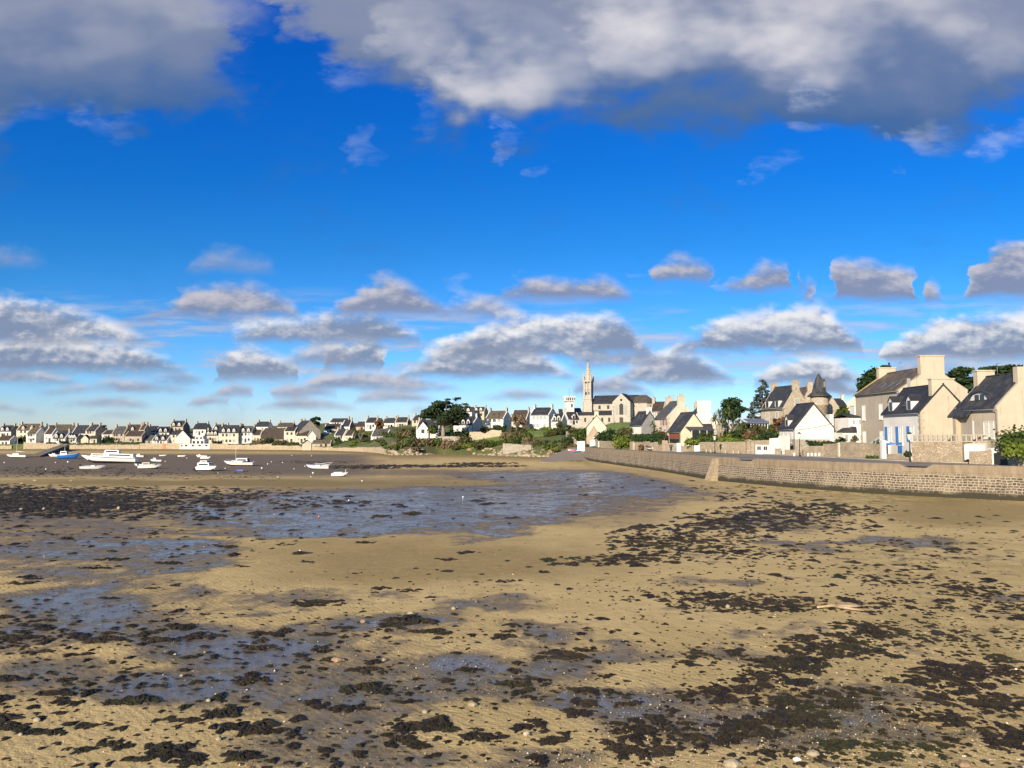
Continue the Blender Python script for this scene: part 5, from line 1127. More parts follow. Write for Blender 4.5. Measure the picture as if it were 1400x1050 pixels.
# the great wind-shaped cypress
d = 276; B = at(606.5, 600, d); B.z = gz(B.x, B.y) - .4
rr = random.Random(4); cl = []; limbs = []
fork = at(606.5, 581, d)
for k in range(84):
    a = rr.uniform(-1, 1) * rr.uniform(.75, 1); top = 544 + 22 * abs(a) ** 2.0 + (3 if a < 0 else 1.5); bot = 574 - 8 * abs(a) if abs(a) > .5 else 578
    px = 609 + a * 29; py = top + (bot - top) * rr.random() ** 1.5 + 2
    q = at(px, py, d + rr.uniform(-5.5, 5.5) * math.sqrt(max(.05, 1 - a * a))); s = rr.uniform(.6, 1.4)
    cl.append((q.x, q.y, q.z, 1.85 * s, 1.6 * s, .68 * s))
    if k % 2 == 0: m1 = fork.lerp(q, .5) + Vector((0, 0, -.6)); limbs.append(([fork.lerp(B, .05), m1, q], [.28, .16, .05]))
for px, py in ((581, 562), (584, 560.5), (590, 556), (627, 544.5), (623, 545.5), (636, 553), (639, 556), (612, 546), (599, 549.5), (594, 552), (586, 565), (588, 571)):
    q = at(px, py, d + rr.uniform(-2, 2)); cl.append((q.x, q.y, q.z, 1.15, 1.0, .42)); limbs.append(([fork, fork.lerp(q, .55), q], [.2, .12, .04]))
tree('cypress_tree', 'great spreading dark cypress with a flat wind shaped crown and bare trunk', B, [B, at(606, 592, d), fork, at(607, 570, d), at(611, 556, d)], [.95, .75, .62, .4, .15], limbs, cl, LC, 12000, .36, BARKG, core=.42)
# second leaning trunk belongs to it visually; conifers behind the right hand houses
def roundtree(name, label, px, y0, y1, w, d, mat, n=1800, size=.32, nb=16, seed=1, bark=BARK, flat=.75, group=None, base_y=None):
    r = random.Random(seed); base = at(px, base_y or y1, d); base.z = gz(base.x, base.y) - .2
    c = at(px, (y0 + y1) / 2, d); rx = w * d / 1050 / 2; rz = (y1 - y0) * d / 1050 / 2; cl = []; lb = []
    for k in range(nb):
        a = r.uniform(0, 2 * math.pi); e = r.uniform(-.75, 1.0); q = math.sqrt(max(0, 1 - e * e)) * r.uniform(.35, .78)
        p = Vector((c.x + rx * q * math.cos(a), c.y + rx * q * math.sin(a), c.z + rz * e * .72)); s = r.uniform(.28, .48)
        cl.append((p.x, p.y, p.z, rx * s, rx * s, rz * s * flat))
        if k % 3 == 0: lb.append(([base.lerp(c, .5), base.lerp(c, .5).lerp(p, .6), p], [.12, .08, .03]))
    return tree(name, label, base, [base, base.lerp(c, .5), c], [.3, .22, .1], lb, cl, mat, n, size, bark, group=group)
roundtree('evergreen_tree', 'dense dark green round evergreen standing alone between two white gables', 1002, 543.5, 577, 36, 186, LG, 2400, .36, 20, 3, base_y=590)
roundtree('pine_tree', 'dark pine rising left of the tall grey house', 1195, 501, 562, 40, 128, LG, 4200, .30, 34, 7, base_y=590, flat=.75)
roundtree('pine_tree', 'dark pine top leaning behind the grey house chimney', 1212, 497, 530, 30, 131, LG, 1400, .30, 12, 8, base_y=585, flat=.45)
roundtree('pine_tree', 'dark pine crown between the grey house gable and the right hand house', 1316, 499, 545, 66, 128, LG, 2600, .30, 22, 9, base_y=590, flat=.5)
roundtree('pine_tree', 'broad flat dark pine crown over the roof of the right hand house', 1374, 495, 535, 86, 132, LG, 2600, .30, 24, 10, base_y=590, flat=.45)
roundtree('pine_tree', 'dark pine on the skyline behind the tall stone gable', 432, 569.5, 584, 19, 372, LG, 700, .55, 12, 11, base_y=592, flat=.5)
roundtree('bushy_tree', 'rusty brown leafless looking tree beside the hill house', 518, 571, 590, 15, 366, LRB, 600, .5, 10, 12)
roundtree('bushy_tree', 'russet bushy tree between manor and bright white house', 1068, 567, 598, 26, 146, LRB, 1300, .25, 14, 13, base_y=600)
roundtree('bare_tree', 'bare twiggy tree in front of the tall brown roof', 706, 563, 588, 26, 272, LB, 420, .3, 14, 14, base_y=592)
roundtree('evergreen_tree', 'dark leafy evergreen behind the white gable beside the turret', 1153, 556, 600, 28, 150, LM, 1700, .28, 14, 15, base_y=606)
roundtree('bushy_tree', 'wispy bare tree on the skyline right of the cream house', 141, 580, 592, 12, 412, LB, 260, .5, 9, 16, base_y=598)
# tall grey conifer with layered branches
d = 188; B = at(1041, 584, d); B.z = gz(B.x, B.y) - .3; rr = random.Random(21); cl, lb = [], []
for k in range(17):
    f = k / 16; zc = B.z + (Z(519, d) - B.z) * (.16 + .84 * f); spread = (1 - f) ** .8 * 3.1 + .35
    for i in range(5 if f < .85 else 2):
        a = rr.uniform(0, 6.28); q = Vector((B.x + .6 * f + math.cos(a) * spread * rr.uniform(.5, 1), B.y + math.sin(a) * spread * rr.uniform(.5, 1), zc + rr.uniform(-.3, .3)))
        cl.append((q.x, q.y, q.z, .95 * (1.1 - .6 * f), .9 * (1.1 - .6 * f), .30)); lb.append(([Vector((B.x + .6 * f, B.y, zc - .2)), q], [.06, .02]))
tree('conifer_tree', 'tall grey green conifer with layered branches left of the manor', B, [B, Vector((B.x + .3, B.y, (B.z + Z(519, d)) / 2)), Vector((B.x + .6, B.y, Z(519, d)))], [.32, .2, .04], lb, cl, LGY, 3000, .24, BARK, core=.3, droop=.15)
# cordyline palms: forked stems with tufts of sword leaves
def blades(cen, n, ln, r):
    V, F = [], []
    for c in cen:
        for k in range(n):
            a = r.uniform(0, 6.28); e = r.uniform(-.5, 1.35); l = ln * r.uniform(.7, 1.1)
            dv = Vector((math.cos(a) * math.cos(e), math.sin(a) * math.cos(e), math.sin(e))); sd_ = dv.cross(Vector((0, 0, 1))).normalized() * .055 * ln
            m_ = c + dv * l * .55 + Vector((0, 0, .02)); tip = c + dv * l - Vector((0, 0, l * .38 * math.cos(e)))
            b = len(V); V += [c - sd_ * .6, c + sd_ * .6, m_ + sd_, m_ - sd_, tip + sd_ * .15, tip - sd_ * .15]; F += [(b, b+1, b+2, b+3), (b+3, b+2, b+4, b+5)]
    return V, F
def cordyline(label, px, yb, d, heads, ln=1.1, n=46, seed=1, group='cordyline palms'):
    r = random.Random(seed); B = at(px, yb, d); B.z = gz(B.x, B.y) - .2; o = empty('cordyline_palm', B, 0, label, 'palm tree', group); mb = MB(); cs = []
    for hx, hy in heads:
        h = at(hx, hy, d + r.uniform(-.6, .6)); cs.append(h - B); mb.path([Vector((0, 0, 0)), (h - B) * .5 + Vector(((r.random() - .5) * .3, 0, 0)), h - B], [.15, .11, .08], 7)
    mb.build('trunk', BARKG, o); V, F = blades(cs, n, ln, r); k = np_mesh('crown', np.array([tuple(v) for v in V]), np.array(F), [LP]); k.parent = o
    return o
cordyline('cordyline palm with two forked pale stems and shaggy heads above the garden wall', 984, 604, 139, [(977, 574), (984, 566), (992, 569), (988, 579)], 1.5, 60, 2)
cordyline('cordyline palm leaning right with three shaggy heads near the navy outbuilding', 993, 602, 142, [(997, 562), (1004, 575), (1010, 579)], 1.35, 50, 3)
cordyline('slim young cordyline palm in front of the slate hung gable', 893, 602, 158, [(892, 580), (895, 585)], 1.1, 40, 4)
cordyline('far palm with drooping crown left of the pair on the shore', 484, 606, 342, [(483, 588), (486, 591)], 2.0, 36, 5)
cordyline('far palm with tall crown right of the pair on the shore', 493, 606, 340, [(494, 587), (490, 592), (497, 590)], 2.0, 36, 6)
SB = [  # label, px0, px1, ytop, ybot, d, mat, name
 ('long green hedge running along the far shore below the palms', 455, 500, 601, 613, 334, LM, 'hedge'), ('thick green hedge in front of the grey roofed long cottage', 500, 549, 601, 611.5, 316, LM, 'hedge'),
 ('dark bush at the left end of the cottage hedge', 455, 466, 597, 606, 338, LG, 'shrub'), ('olive scrub climbing the slope left of the white cross gabled house', 541, 566, 582, 600, 300, LO, 'shrub'),
 ('rusty scrub on the slope below the four window house', 548, 561, 588, 602, 296, LB, 'shrub'), ('brown feathery tamarisk at the left of the shore bank', 549, 568, 597, 615, 264, LB, 'shrub'), ('brown feathery tamarisk next to the deep green shrub', 566, 589, 596, 615.5, 268, LB, 'shrub'),
 ('deep green shrub between two brown tamarisks', 588, 604, 596, 616, 270, LM, 'shrub'), ('rounded grey brown tamarisk below the cypress trunk', 602, 623, 599, 617, 267, LB, 'shrub'), ('green bramble bank right of the grey brown tamarisk', 622, 644, 594, 615, 266, LO, 'shrub'),
 ('bright green bush in front of the white cross gabled house', 583, 599, 581, 594, 284, LM, 'shrub'), ('dark shade loving shrub below the navy roofed white house', 611, 640, 587, 598, 278, LG, 'shrub'), ('dark round bush left of the white house with skylights', 655, 668, 582, 594, 284, LO, 'shrub'),
 ('dark evergreen bush against the white house with skylights', 672, 693, 579.5, 591, 282, LG, 'shrub'), ('grassy scrub at the foot of the bright lawn', 645, 668, 602, 613, 258, LO, 'shrub'), ('green gorse on the bank below the broken stone wall', 666, 690, 601, 613, 257, LM, 'shrub'),
 ('olive bush right of the bare tree', 700, 716, 588, 602, 262, LO, 'shrub'), ('scrubby green bank left of the lawn in front of the large white house', 690, 706, 598, 611, 253, LO, 'shrub'), ('leafy bush below the white wing right of the lawn', 744, 764, 586, 603, 254, LM, 'shrub'),
 ('olive scrub on the bank above the slipway rocks', 728, 752, 600, 613, 240, LO, 'shrub'), ('dark shrub beside the slipway wall', 768, 784, 597, 609, 226, LG, 'shrub'), ('green bramble on the bank left of the slipway', 750, 770, 600, 613, 236, LM, 'shrub'), ('dark rounded bush below the church wall', 766, 782, 580, 593, 262, LG, 'shrub'),
 ('tuft of palm like foliage below the white wing', 760, 770, 576, 586, 264, LO, 'shrub'), ('sunlit bush in the garden left of the yellow gable', 786, 801, 583, 599, 240, LM, 'shrub'),
 ('row of bushes on the grass in front of the church door', 838, 864, 577, 586, 262, LO, 'shrub'), ('green bush under the church apse', 862, 874, 578, 588, 240, LM, 'shrub'),
 ('dark clipped dome of hedge beside the stone store', 815, 832, 588, 605, 196, LG, 'hedge'), ('second dark clipped dome of hedge right of the first', 827, 845, 586, 604, 192, LG, 'hedge'),
 ('tall bright conifer hedge with three rounded tops behind the road', 839, 862, 593, 613.5, 172, LY, 'hedge'), ('olive shrubs filling the garden above the dark hedge', 845, 872, 584, 596, 182, LO, 'shrub'),
 ('pale leafed bush in front of the red shuttered house', 893, 912, 586, 602, 156, LO, 'shrub'), ('clipped yellow green hedge in front of the glazed veranda', 936, 957, 599, 609.5, 139, LY, 'hedge'), ('dark green hedge right of the glazed veranda', 954, 980, 590, 609, 140, LM, 'hedge'),
 ('round clipped dark bush behind the palms', 989, 1010, 589, 602, 141, LG, 'shrub'), ('bright low hedge on top of the garden wall', 985, 1019, 598.5, 606.5, 136, LY, 'hedge'), ('sunlit shrub behind the low bright hedge', 1006, 1024, 586, 600, 143, LM, 'shrub'), ('olive bush in the manor garden', 1012, 1034, 574, 588, 158, LO, 'shrub'),
 ('reddish bush beside the garden wall pillar', 1017, 1039, 586, 605, 137, LRB, 'shrub'), ('dark laurel hedge below the conservatory', 1038, 1064, 589, 602, 134, LG, 'hedge'), ('low dark hedge on the wall right of the white gable', 1108, 1142, 603, 610, 112, LG, 'hedge'),
 ('green weeds at the foot of the rubble wall', 1186, 1202, 623, 628, 95.5, LM, 'shrub'), ('large sunlit hedge at the right edge of the picture', 1372, 1420, 582, 622, 76, LM, 'hedge'), ('yellowing lower bush spilling over the wall at the right edge', 1380, 1420, 603, 628, 72.5, LY, 'shrub'),
 ('dark plant pots greenery beside the street lamp', 1238, 1247, 617, 624, 88, LG, 'shrub'), ('small rust coloured bush beside the low wall', 873, 881, 608, 615.5, 158, LRB, 'shrub'), ('green shrub on the stone wall behind the white gate', 900, 908, 600, 607, 150, LM, 'shrub'),
 ('strip of green scrub along the shore below the stone cottage', 166, 192, 604, 609, 378, LM, 'hedge'), ('green scrub strip left of the stone cottage scrub', 104, 140, 605.5, 609, 378, LO, 'hedge'), ('dark tree garden between cream house and stone fronted house', 137, 154, 596, 606, 384, LG, 'shrub'), ('dark shrubs left of the white house with grey gable', 15, 34, 596, 605.5, 384, LG, 'shrub'),
 ('low dark hedge in front of the navy roofed house', 79, 92, 602.5, 606, 377, LG, 'hedge'), ('dark scrub in front of the great brown roof', 358, 372, 598, 608, 362, LG, 'shrub'), ('rusty scrub right of the white balcony house', 341, 358, 599, 610, 364, LB, 'shrub'), ('dark hedge below the tall cream house', 391, 408, 603.5, 610, 350, LM, 'hedge'), ('low scrub beside the cafe hut', 289, 302, 602, 608, 368, LG, 'shrub'), ('green bushes below the brown stone gable', 372, 391, 601, 609, 356, LO, 'shrub'),
]
for lb_, a, b, y0, y1, d, mt_, nm in SB: shrub(nm, lb_, a, b, y0, y1, d, mt_, cat='hedge' if nm == 'hedge' else 'bush', size=.16 if d < 110 else .22 if d < 200 else .34)
qr = random.Random(404)
for k in range(120):
    px = qr.uniform(540, 800) if k < 92 else qr.uniform(455, 560); s = float(shore_u((px - 700) / 1050)); o_ = 4 + qr.random() ** 1.3 * (48 if px > 560 else 60); dd_ = s + o_; x = X(px, dd_, 600); z0 = gz(x, dd_)
    if 655 < px < 690 and 12 < o_ < 34 or 722 < px < 752 and 12 < o_ < 40: continue
    if any((x - p_[0]) ** 2 + (dd_ - p_[1]) ** 2 < 42 for p_ in PADS): continue
    w = qr.uniform(1.2, 3.2); h = qr.uniform(.8, 2.4); cl = [(x + qr.uniform(-w, w) * .7, dd_ + qr.uniform(-1, 1), z0 + h * qr.uniform(.3, .6), w * qr.uniform(.4, .7), 1.1, h * qr.uniform(.35, .6)) for _ in range(4)]
    tag(leaf_mesh('shrub', [[LO, LM, LB, LG, LY, LM][k % 6]], cl, 320, .30, (x, dd_, z0)), 'wild shrub in the mixed scrub covering the slope above the beach', 'bush', 'scrub on the slope')
for k in range(70):
    px = qr.uniform(835, 1210); s = float(shore_u((px - 700) / 1050)); o_ = qr.uniform(34, 75) if px < 1090 else qr.uniform(32, 60); dd_ = s + o_; x = X(px, dd_, 600); z0 = gz(x, dd_)
    if any((x - p_[0]) ** 2 + (dd_ - p_[1]) ** 2 < 50 for p_ in PADS): continue
    w = qr.uniform(.9, 2.0); h = qr.uniform(.9, 2.3); cl = [(x + qr.uniform(-w, w) * .7, dd_ + qr.uniform(-.8, .8), z0 + h * qr.uniform(.3, .6), w * qr.uniform(.4, .7), .9, h * qr.uniform(.35, .6)) for _ in range(4)]
    tag(leaf_mesh('shrub', [[LM, LO, LG, LY, LM][k % 5]], cl, 380, .22, (x, dd_, z0)), 'leafy garden shrub growing between the houses on the slope behind the road', 'bush', 'garden shrubs between the houses')
boxhedge('hedge', 'long dark clipped hedge across the garden of the slate gabled house', 860, 899, 593.5, 603.5, 164, 152, LG, 1.6, .2)
# sunlit lawns
m, t = newmat('mown_grass'); co = t.n('ShaderNodeTexCoord').outputs['Object']; c = t.mix(t.rng(t.noise(co, .5, 5), .35, .65), (.10, .16, .02), (.19, .235, .035)); c = t.mix(t.rng(t.noise(co, 3, 4), .5, .8), c, (.08, .10, .02)); t.put(t.p.inputs['Base Color'], c); t.p.inputs['Roughness'].default_value = .95; t.put(t.p.inputs['Normal'], t.bump(t.noise(co, 6, 4), .9, .15)); LAWN = m
def lawn(pxa, pxb, da, db, n=14):
    us = np.linspace((pxa - 700) / 1050, (pxb - 700) / 1050, n); ds = np.linspace(da, db, n); Ux, Dx = np.meshgrid(us, ds); z = land_z(Ux.ravel(), Dx.ravel()) + .25 * np.minimum(1, 4 * np.minimum.reduce([(np.arange(n * n) % n) / n, 1 - (np.arange(n * n) % n + 1) / n, (np.arange(n * n) // n) / n, 1 - (np.arange(n * n) // n + 1) / n])) - .05
    i = np.arange(n * n).reshape(n, n); f = np.stack([i[:-1, :-1], i[:-1, 1:], i[1:, 1:], i[1:, :-1]], -1).reshape(-1, 4)
    return tag(np_mesh('lawn', np.stack([(Ux * Dx).ravel(), Dx.ravel(), z + .12], 1), f, [LAWN], True), kind='structure')
lawn(642, 688, 263, 280); lawn(716, 752, 256, 280); lawn(786, 800, 226, 262); lawn(830, 880, 222, 275)
# ------------------------------------------------------------------ garden walls, gates, posts along the road
def gwall(label, pts, th=.45, mat=None, name='garden_wall', cat='wall', group=None, cap=None, jag=.0, base=None):
    """pts = [(px, d, y of the top)]; wall follows them on the ground"""
    r = random.Random(sum(map(ord, label))); P = []
    for (a, d0, y0), (b, d1, y1) in zip(pts[:-1], pts[1:]):
        n = max(2, int(abs(X(b, d1) - X(a, d0)) / 1.2 + abs(d1 - d0) / 1.2))
        for k in range(n + (1 if (b, d1, y1) == pts[-1] else 0)):
            f = k / n; d = d0 + (d1 - d0) * f; u0, u1 = uv(a, 600)[0], uv(b, 600)[0]
            x = u0 * d0 + (u1 * d1 - u0 * d0) * f; z = Z(y0, d0) + (Z(y1, d1) - Z(y0, d0)) * f + r.uniform(-jag, jag); P.append((x, d, z))
    cx = sum(p[0] for p in P) / len(P); cy = sum(p[1] for p in P) / len(P); zb = min(gz(p[0], p[1]) for p in P) if base is None else base
    rings = []
    for i, p in enumerate(P):
        a, b = P[max(i - 1, 0)], P[min(i + 1, len(P) - 1)]; t_ = Vector((b[0] - a[0], b[1] - a[1], 0)).normalized(); n_ = Vector((-t_.y, t_.x, 0)) * th / 2
        c = Vector((p[0] - cx, p[1] - cy, 0)); rings.append([c - n_ + Vector((0, 0, -1.2)), c - n_ * .92 + Vector((0, 0, p[2] - zb)), c + n_ * .92 + Vector((0, 0, p[2] - zb)), c + n_ + Vector((0, 0, -1.2))])
    w = MB().loft(rings).build(name, mat or GARDEN, loc=(cx, cy, zb))
    tag(w, label, cat, group)
    if cap:
        cr = []
        for rg in rings:
            a, b = rg[1], rg[2]; e = (a - b).normalized() * .07
            cr.append([a + e + Vector((0, 0, .003)), a + e + Vector((0, 0, .12)), b - e + Vector((0, 0, .12)), b - e + Vector((0, 0, .003))])
        MB().loft(cr).build('coping', cap, w)
    return w
def post(label, px, d, y0, y1, w=.45, mat=None, name='gate_post', group=None, cap=True):
    b = at(px, y1, d); h = Z(y0, d) - b.z; mb = MB(); mb.bbox(-w/2, w/2, -w/2, w/2, -.8, h)
    o = mb.build(name, mat or GARDEN, loc=b); tag(o, label, 'post', group)
    if cap: MB().prism([(-w*.62, h), (w*.62, h), (w*.62, h + .1), (0, h + .22), (-w*.62, h + .1)], 'y', -w*.62, w*.62).build('cap', mat or CONC, o)
    return o
GWC = 'garden walls along the road'
gwall('long stone garden wall with pale coping behind the street lamp', [(958, 138.5, 605.5), (985, 133, 605), (1021, 127.5, 605)], cap=CONC)
gwall('taller stone wall section above the white garage doors', [(1029, 127, 602.3), (1053, 123.5, 601.5)], th=.5, base=2.6)
gwall('white rendered wall stepping up right of the white garage', [(1053, 123, 599.5), (1065, 121.5, 598.7), (1066, 121.4, 596), (1078, 119, 595.6)], mat=WHITE, jag=.02)
gwall('low stone wall below the bright white house', [(1074, 117.5, 615), (1107, 113, 614.5)], th=.5)
gwall('grey stepped stone wall right of the white gable house', [(1107, 112, 609.8), (1126, 109.5, 609.6), (1127, 109.4, 607), (1147, 106, 606.3)], jag=.03)
gwall('rough stone wall between the pale pillar and the grey house', [(1150, 105.3, 605), (1177, 101, 604.2), (1196, 98.5, 607), (1206, 97, 606.4)], jag=.10, mat=GARDEN)
gwall('low stone forecourt wall below the blue awning', [(1214, 94.5, 620.5), (1241, 91, 621.5)])
gwall('big rough retaining wall of the terrace below the warm gable', [(1249, 87.5, 604.5), (1283, 85, 604.3), (1317, 83, 604)], th=.8, mat=GARDEN)
gwall('stone wall above the white garage door at the right hand house', [(1317, 84.2, 605.2), (1350, 82, 605)], th=.6, mat=WARM, base=2.6)
gwall('low stone wall in front of the white garage door', [(1325, 80, 617), (1356, 78.2, 616)], th=.4)
gwall('sloping stone stair wall right of the white post', [(1359, 80, 604), (1368, 79, 612), (1376, 78, 619)], th=.5, jag=.08)
gwall('rough low stone wall below the hedge at the right edge', [(1379, 76, 616.5), (1392, 75, 622), (1420, 73.5, 624)], th=.5, jag=.08)
gwall('stone wall below the dark domed hedges', [(815, 196, 603.5), (842, 176, 604)], cap=CONC)
gwall('stone wall with gate opening left of the scooter', [(862, 166, 604), (887, 156.5, 603.5)], jag=.05)
gwall('rough wall behind the scooter below the pale bush', [(888, 156, 605.5), (906, 150, 604)], jag=.05)
gwall('rusty granite wall end beside the yellow house', [(906.5, 149, 602), (912, 147.5, 602.3)], mat=MATS['pink_granite'], jag=.03)
gwall('low stone wall between the two white gates', [(931, 143, 609.5), (950, 139.5, 610)], jag=.03)
gwall('stone wall under the timber side of the yellow house', [(913, 147, 607), (926, 144, 607.2)], mat=GRANG)
for a in [('round headed stone gate pillar between garden wall and garage wall', 1023.5, 127, 602.5, 621, .75, GARDEN), ('second stone gate pillar against the garage wall', 1029, 126.4, 604, 622, .55, GRANG), ('slim pale stone post in the gap of the rough wall', 1148.6, 105.7, 607, 626.5, .5, CREAM), ('white post left of the blue shuttered house', 1208, 96, 604, 625, .55, WHITE), ('white post beside the lamp at the blue awning', 1247.6, 88.5, 616, 631, .5, WHITE),
          ('white gate post right of the low garage wall', 1357.5, 78.4, 615, 634, .55, WHITE), ('pale standing stone gate post left of the grey gate', 896.5, 153.5, 605.5, 616, .5, GRAN), ('pale standing post left of the rust coloured bush', 866.5, 163, 605, 614, .45, GRAN), ('white gate post near the stone store', 819, 192, 604, 611, .45, WHITE), ('white gate post further right below the dark hedge', 824, 189, 604, 611.5, .45, WHITE)]: post(*a)
def gate(label, px0, px1, d0, d1, y0, y1, mat, win=0, name='gate', cat='gate'):
    p, q = at(px0, y1, d0), at(px1, y1, d1); q.z = p.z; L_ = (q - p).length; h = Z(y0, d0) - p.z; o = empty(name, p, math.atan2(q.y - p.y, q.x - p.x), label, cat)
    mb = MB(); mb.box(0, L_, -.04, .04, -.2, h)
    for k in range(1, int(L_ / .25)): mb.box(k * .25 - .02, k * .25 + .02, -.055, -.03, .05, h - .05)
    mb.build('panel', mat, o); fb = MB(); fb.box(-.05, .08, -.09, .09, -.3, h + .06); fb.box(L_ - .08, L_ + .05, -.09, .09, -.3, h + .06); fb.box(.08, L_ - .08, -.07, .07, h - .08, h + .05); fb.build('frame', mat, o)
    for k in range(win):
        c = L_ * (k + .5) / win
        for zz in (.55, .72):
            for s in (-.22, .22): MB().box(c + s - .16, c + s + .16, -.075, .0, h * zz, h * zz + .28).build('window', GLASS, o)
    return o
gate('white double garage door with four small dark panes set in the stone wall', 1034, 1051.5, 125.2, 122.6, 608.5, 623, PAINT, 2, 'garage_door', 'garage door')
gate('white garage door half hidden behind a low stone wall', 1320, 1347, 82.6, 80.8, 608.5, 625, PAINT, 0, 'garage_door', 'garage door')
gate('plain white gate at the yellow house', 926, 931, 143.5, 142.7, 606, 618, PAINT); gate('small white garden gate right of the yellow house', 950, 957, 139.3, 138.6, 609.5, 619, PAINT); gate('grey picket gate beside the standing stone post', 898, 906, 153, 150.5, 609, 617.5, CONC)
gate('greenish iron gate at the foot of the right hand steps', 1361, 1377, 77.6, 76.6, 620, 634, METALD); gate('brown timber door in the white stepped wall', 1060, 1067, 120.6, 119.7, 613.5, 623.5, GRANG)
# balustrade on the terrace wall
p, q = at(1249, 604.4, 87.4), at(1350, 604.4, 82.0); bz = Z(604.3, 85); L_ = (q.xy - p.xy).length; o = empty('balustrade', (p.x, p.y, bz), math.atan2(q.y - p.y, q.x - p.x), 'concrete balustrade of crossed bars along the terrace edge', 'balustrade')
mb = MB(); mb.box(0, L_, -.12, .12, .70, .82); mb.build('rail', CONC, o); mb = MB(); mb.box(0, L_, -.14, .14, .0, .10); mb.build('plinth', CONC, o)
n = 15
for k in range(n + 1):
    x = L_ * k / n; MB().box(x - .07, x + .07, -.09, .09, .102, .698).build('baluster', CONC, o)
mb = MB()
for k in range(8):
    x0, x1 = L_ * k / n + .07, L_ * (k + 1) / n - .07; mb.tube((x0, 0, .1), (x1, 0, .7), .04, n=4); mb.tube((x1, 0, .1), (x0, 0, .7), .04, n=4)
mb.build('lattice', CONC, o)
# street lamps
def lamp(label, px, d, y0, y1, kind=0):
    b = at(px, y1, d); b.z = gz(b.x, b.y); h = Z(y0, d) - b.z; o = empty('street_lamp', b, 0, label, 'street lamp', 'street lamps')
    MB().lathe([(.12, -.2), (.12, .5), (.07, .6), (.05, h - .9)], n=8).build('pole', METALD, o)
    hd = MB().lathe([(.08, h - .92), (.16, h - .8), (.26, h - .25), (.27, h - .2)], n=6, smooth=False).build('lantern', simple('lamp_glass', (.55, .55, .48), .3) if 'lamp_glass' not in MATS else MATS['lamp_glass'], o)
    MB().lathe([(.30, h - .2), (.22, h - .08), (.06, h), (.04, h + .1)], n=6, smooth=False).build('lantern_cap', METALD, hd)
    return o
lamp('street lamp with lantern head in front of the long garden wall', 977.5, 129, 594.5, 620.5)
lamp('street lamp beside the stone base of the bright white house', 1093.5, 111, 591, 625)
lamp('street lamp in front of the blue awning', 1244.5, 88, 591, 630)
# small kerb stones / bollards at the wall foot
for k, (px, d) in enumerate([(966, 134.5), (972, 133.2), (992, 130.2), (1003, 128.6), (1010, 127.8), (1086, 112.5), (1105, 110.3), (1110, 109.8), (1115, 109.0), (1120, 108.4)]):
    b = at(px, 620, d); b.z = gz(b.x, b.y); tag(MB().lathe([(.17, -.2), (.17, .45), (.12, .55), (.02, .58)], n=8).build('bollard', WHITE if k > 4 else GRAN, loc=b), 'short pale stone bollard standing at the foot of the garden wall', 'bollard', 'stone bollards along the road')
# rocks
def rock_mb(r, sx, sy, sz, n=9):
    rings = []; ph = [r.uniform(0, 6.28) for _ in range(6)]
    for i, (f, rz) in enumerate(((.75, -.3), (1.0, .1), (.92, .45), (.62, .82), (.22, 1.0))):
        rings.append([(sx * f * (1 + .22 * math.sin(2 * a + ph[0]) + .13 * math.sin(3 * a + ph[1] + i)) * math.cos(a) * r.uniform(.88, 1.1), sy * f * (1 + .18 * math.sin(2 * a + ph[2])) * math.sin(a) * r.uniform(.88, 1.1), sz * rz * r.uniform(.92, 1.06)) for a in (2 * math.pi * k / n for k in range(n))])
    return MB().loft(rings)
ROCKM = rubble('shore_granite', (.36, .29, .20), (.48, .40, .29), (.24, .19, .13), .7, .5, 1, .02); ROCKD = simple('weedy_rock', (.07, .055, .038), .8, var=.4, scale=2); ROCKP = simple('pale_rock', (.30, .25, .165), .85, var=.35, scale=5); ROCKB = simple('brown_rock', (.26, .17, .10), .85, var=.3, scale=5)
rr = random.Random(77)
for k in range(230):
    px = rr.choice([rr.uniform(526, 602), rr.uniform(526, 575), rr.uniform(630, 765), rr.uniform(690, 765), rr.uniform(650, 730)]); s = float(shore_u((px - 700) / 1050)); d = s + rr.uniform(-7, 6.5); x = X(px, d, 615); zc = gz(x, d); sz = rr.uniform(.3, 1.05) * rr.uniform(.6, 1.1)
    o = rock_mb(rr, sz * rr.uniform(.9, 1.8), sz, sz * rr.uniform(.6, 1.05)).build('boulder', [ROCKM, ROCKM, ROCKP, ROCKB][k % 4], loc=(x, d, zc - sz * .15), rz=rr.uniform(0, 3)); low = d < s - 2.2
    tag(o, 'rough granite boulder in the rocky bank at the head of the beach', 'boulder', 'boulders of the rocky bank')
for lb_, pts, mt_ in [('broken stone wall across the slope above the bright lawn', [(642, 274, 590.5), (657, 273, 590.5), (663, 272.6, 593), (672, 272, 588), (686, 271, 588.5)], GRAN), ('low stone bank wall right of the lawn with a white pillar end', [(688, 246, 606.5), (697, 245, 606), (712, 242, 608), (727, 239, 608.5)], GRANG), ('pale garden terrace wall left of the slipway', [(770, 226, 607), (784, 222, 608)], GRAN), ('sloping wall beside the path up from the slipway', [(775, 240, 590), (783, 232, 597), (788, 222, 604)], GRAN),
                     ('retaining wall in front of the church garden', [(782, 272, 581), (805, 268, 580.5), (838, 262, 578.5), (862, 258, 578)], CHURCHS), ('stone garden wall at the right foot of the cypress', [(596, 274, 597), (618, 272, 596.5), (640, 270, 597.5)], GRANG)]: gwall(lb_, pts, .6, mt_, jag=.12)
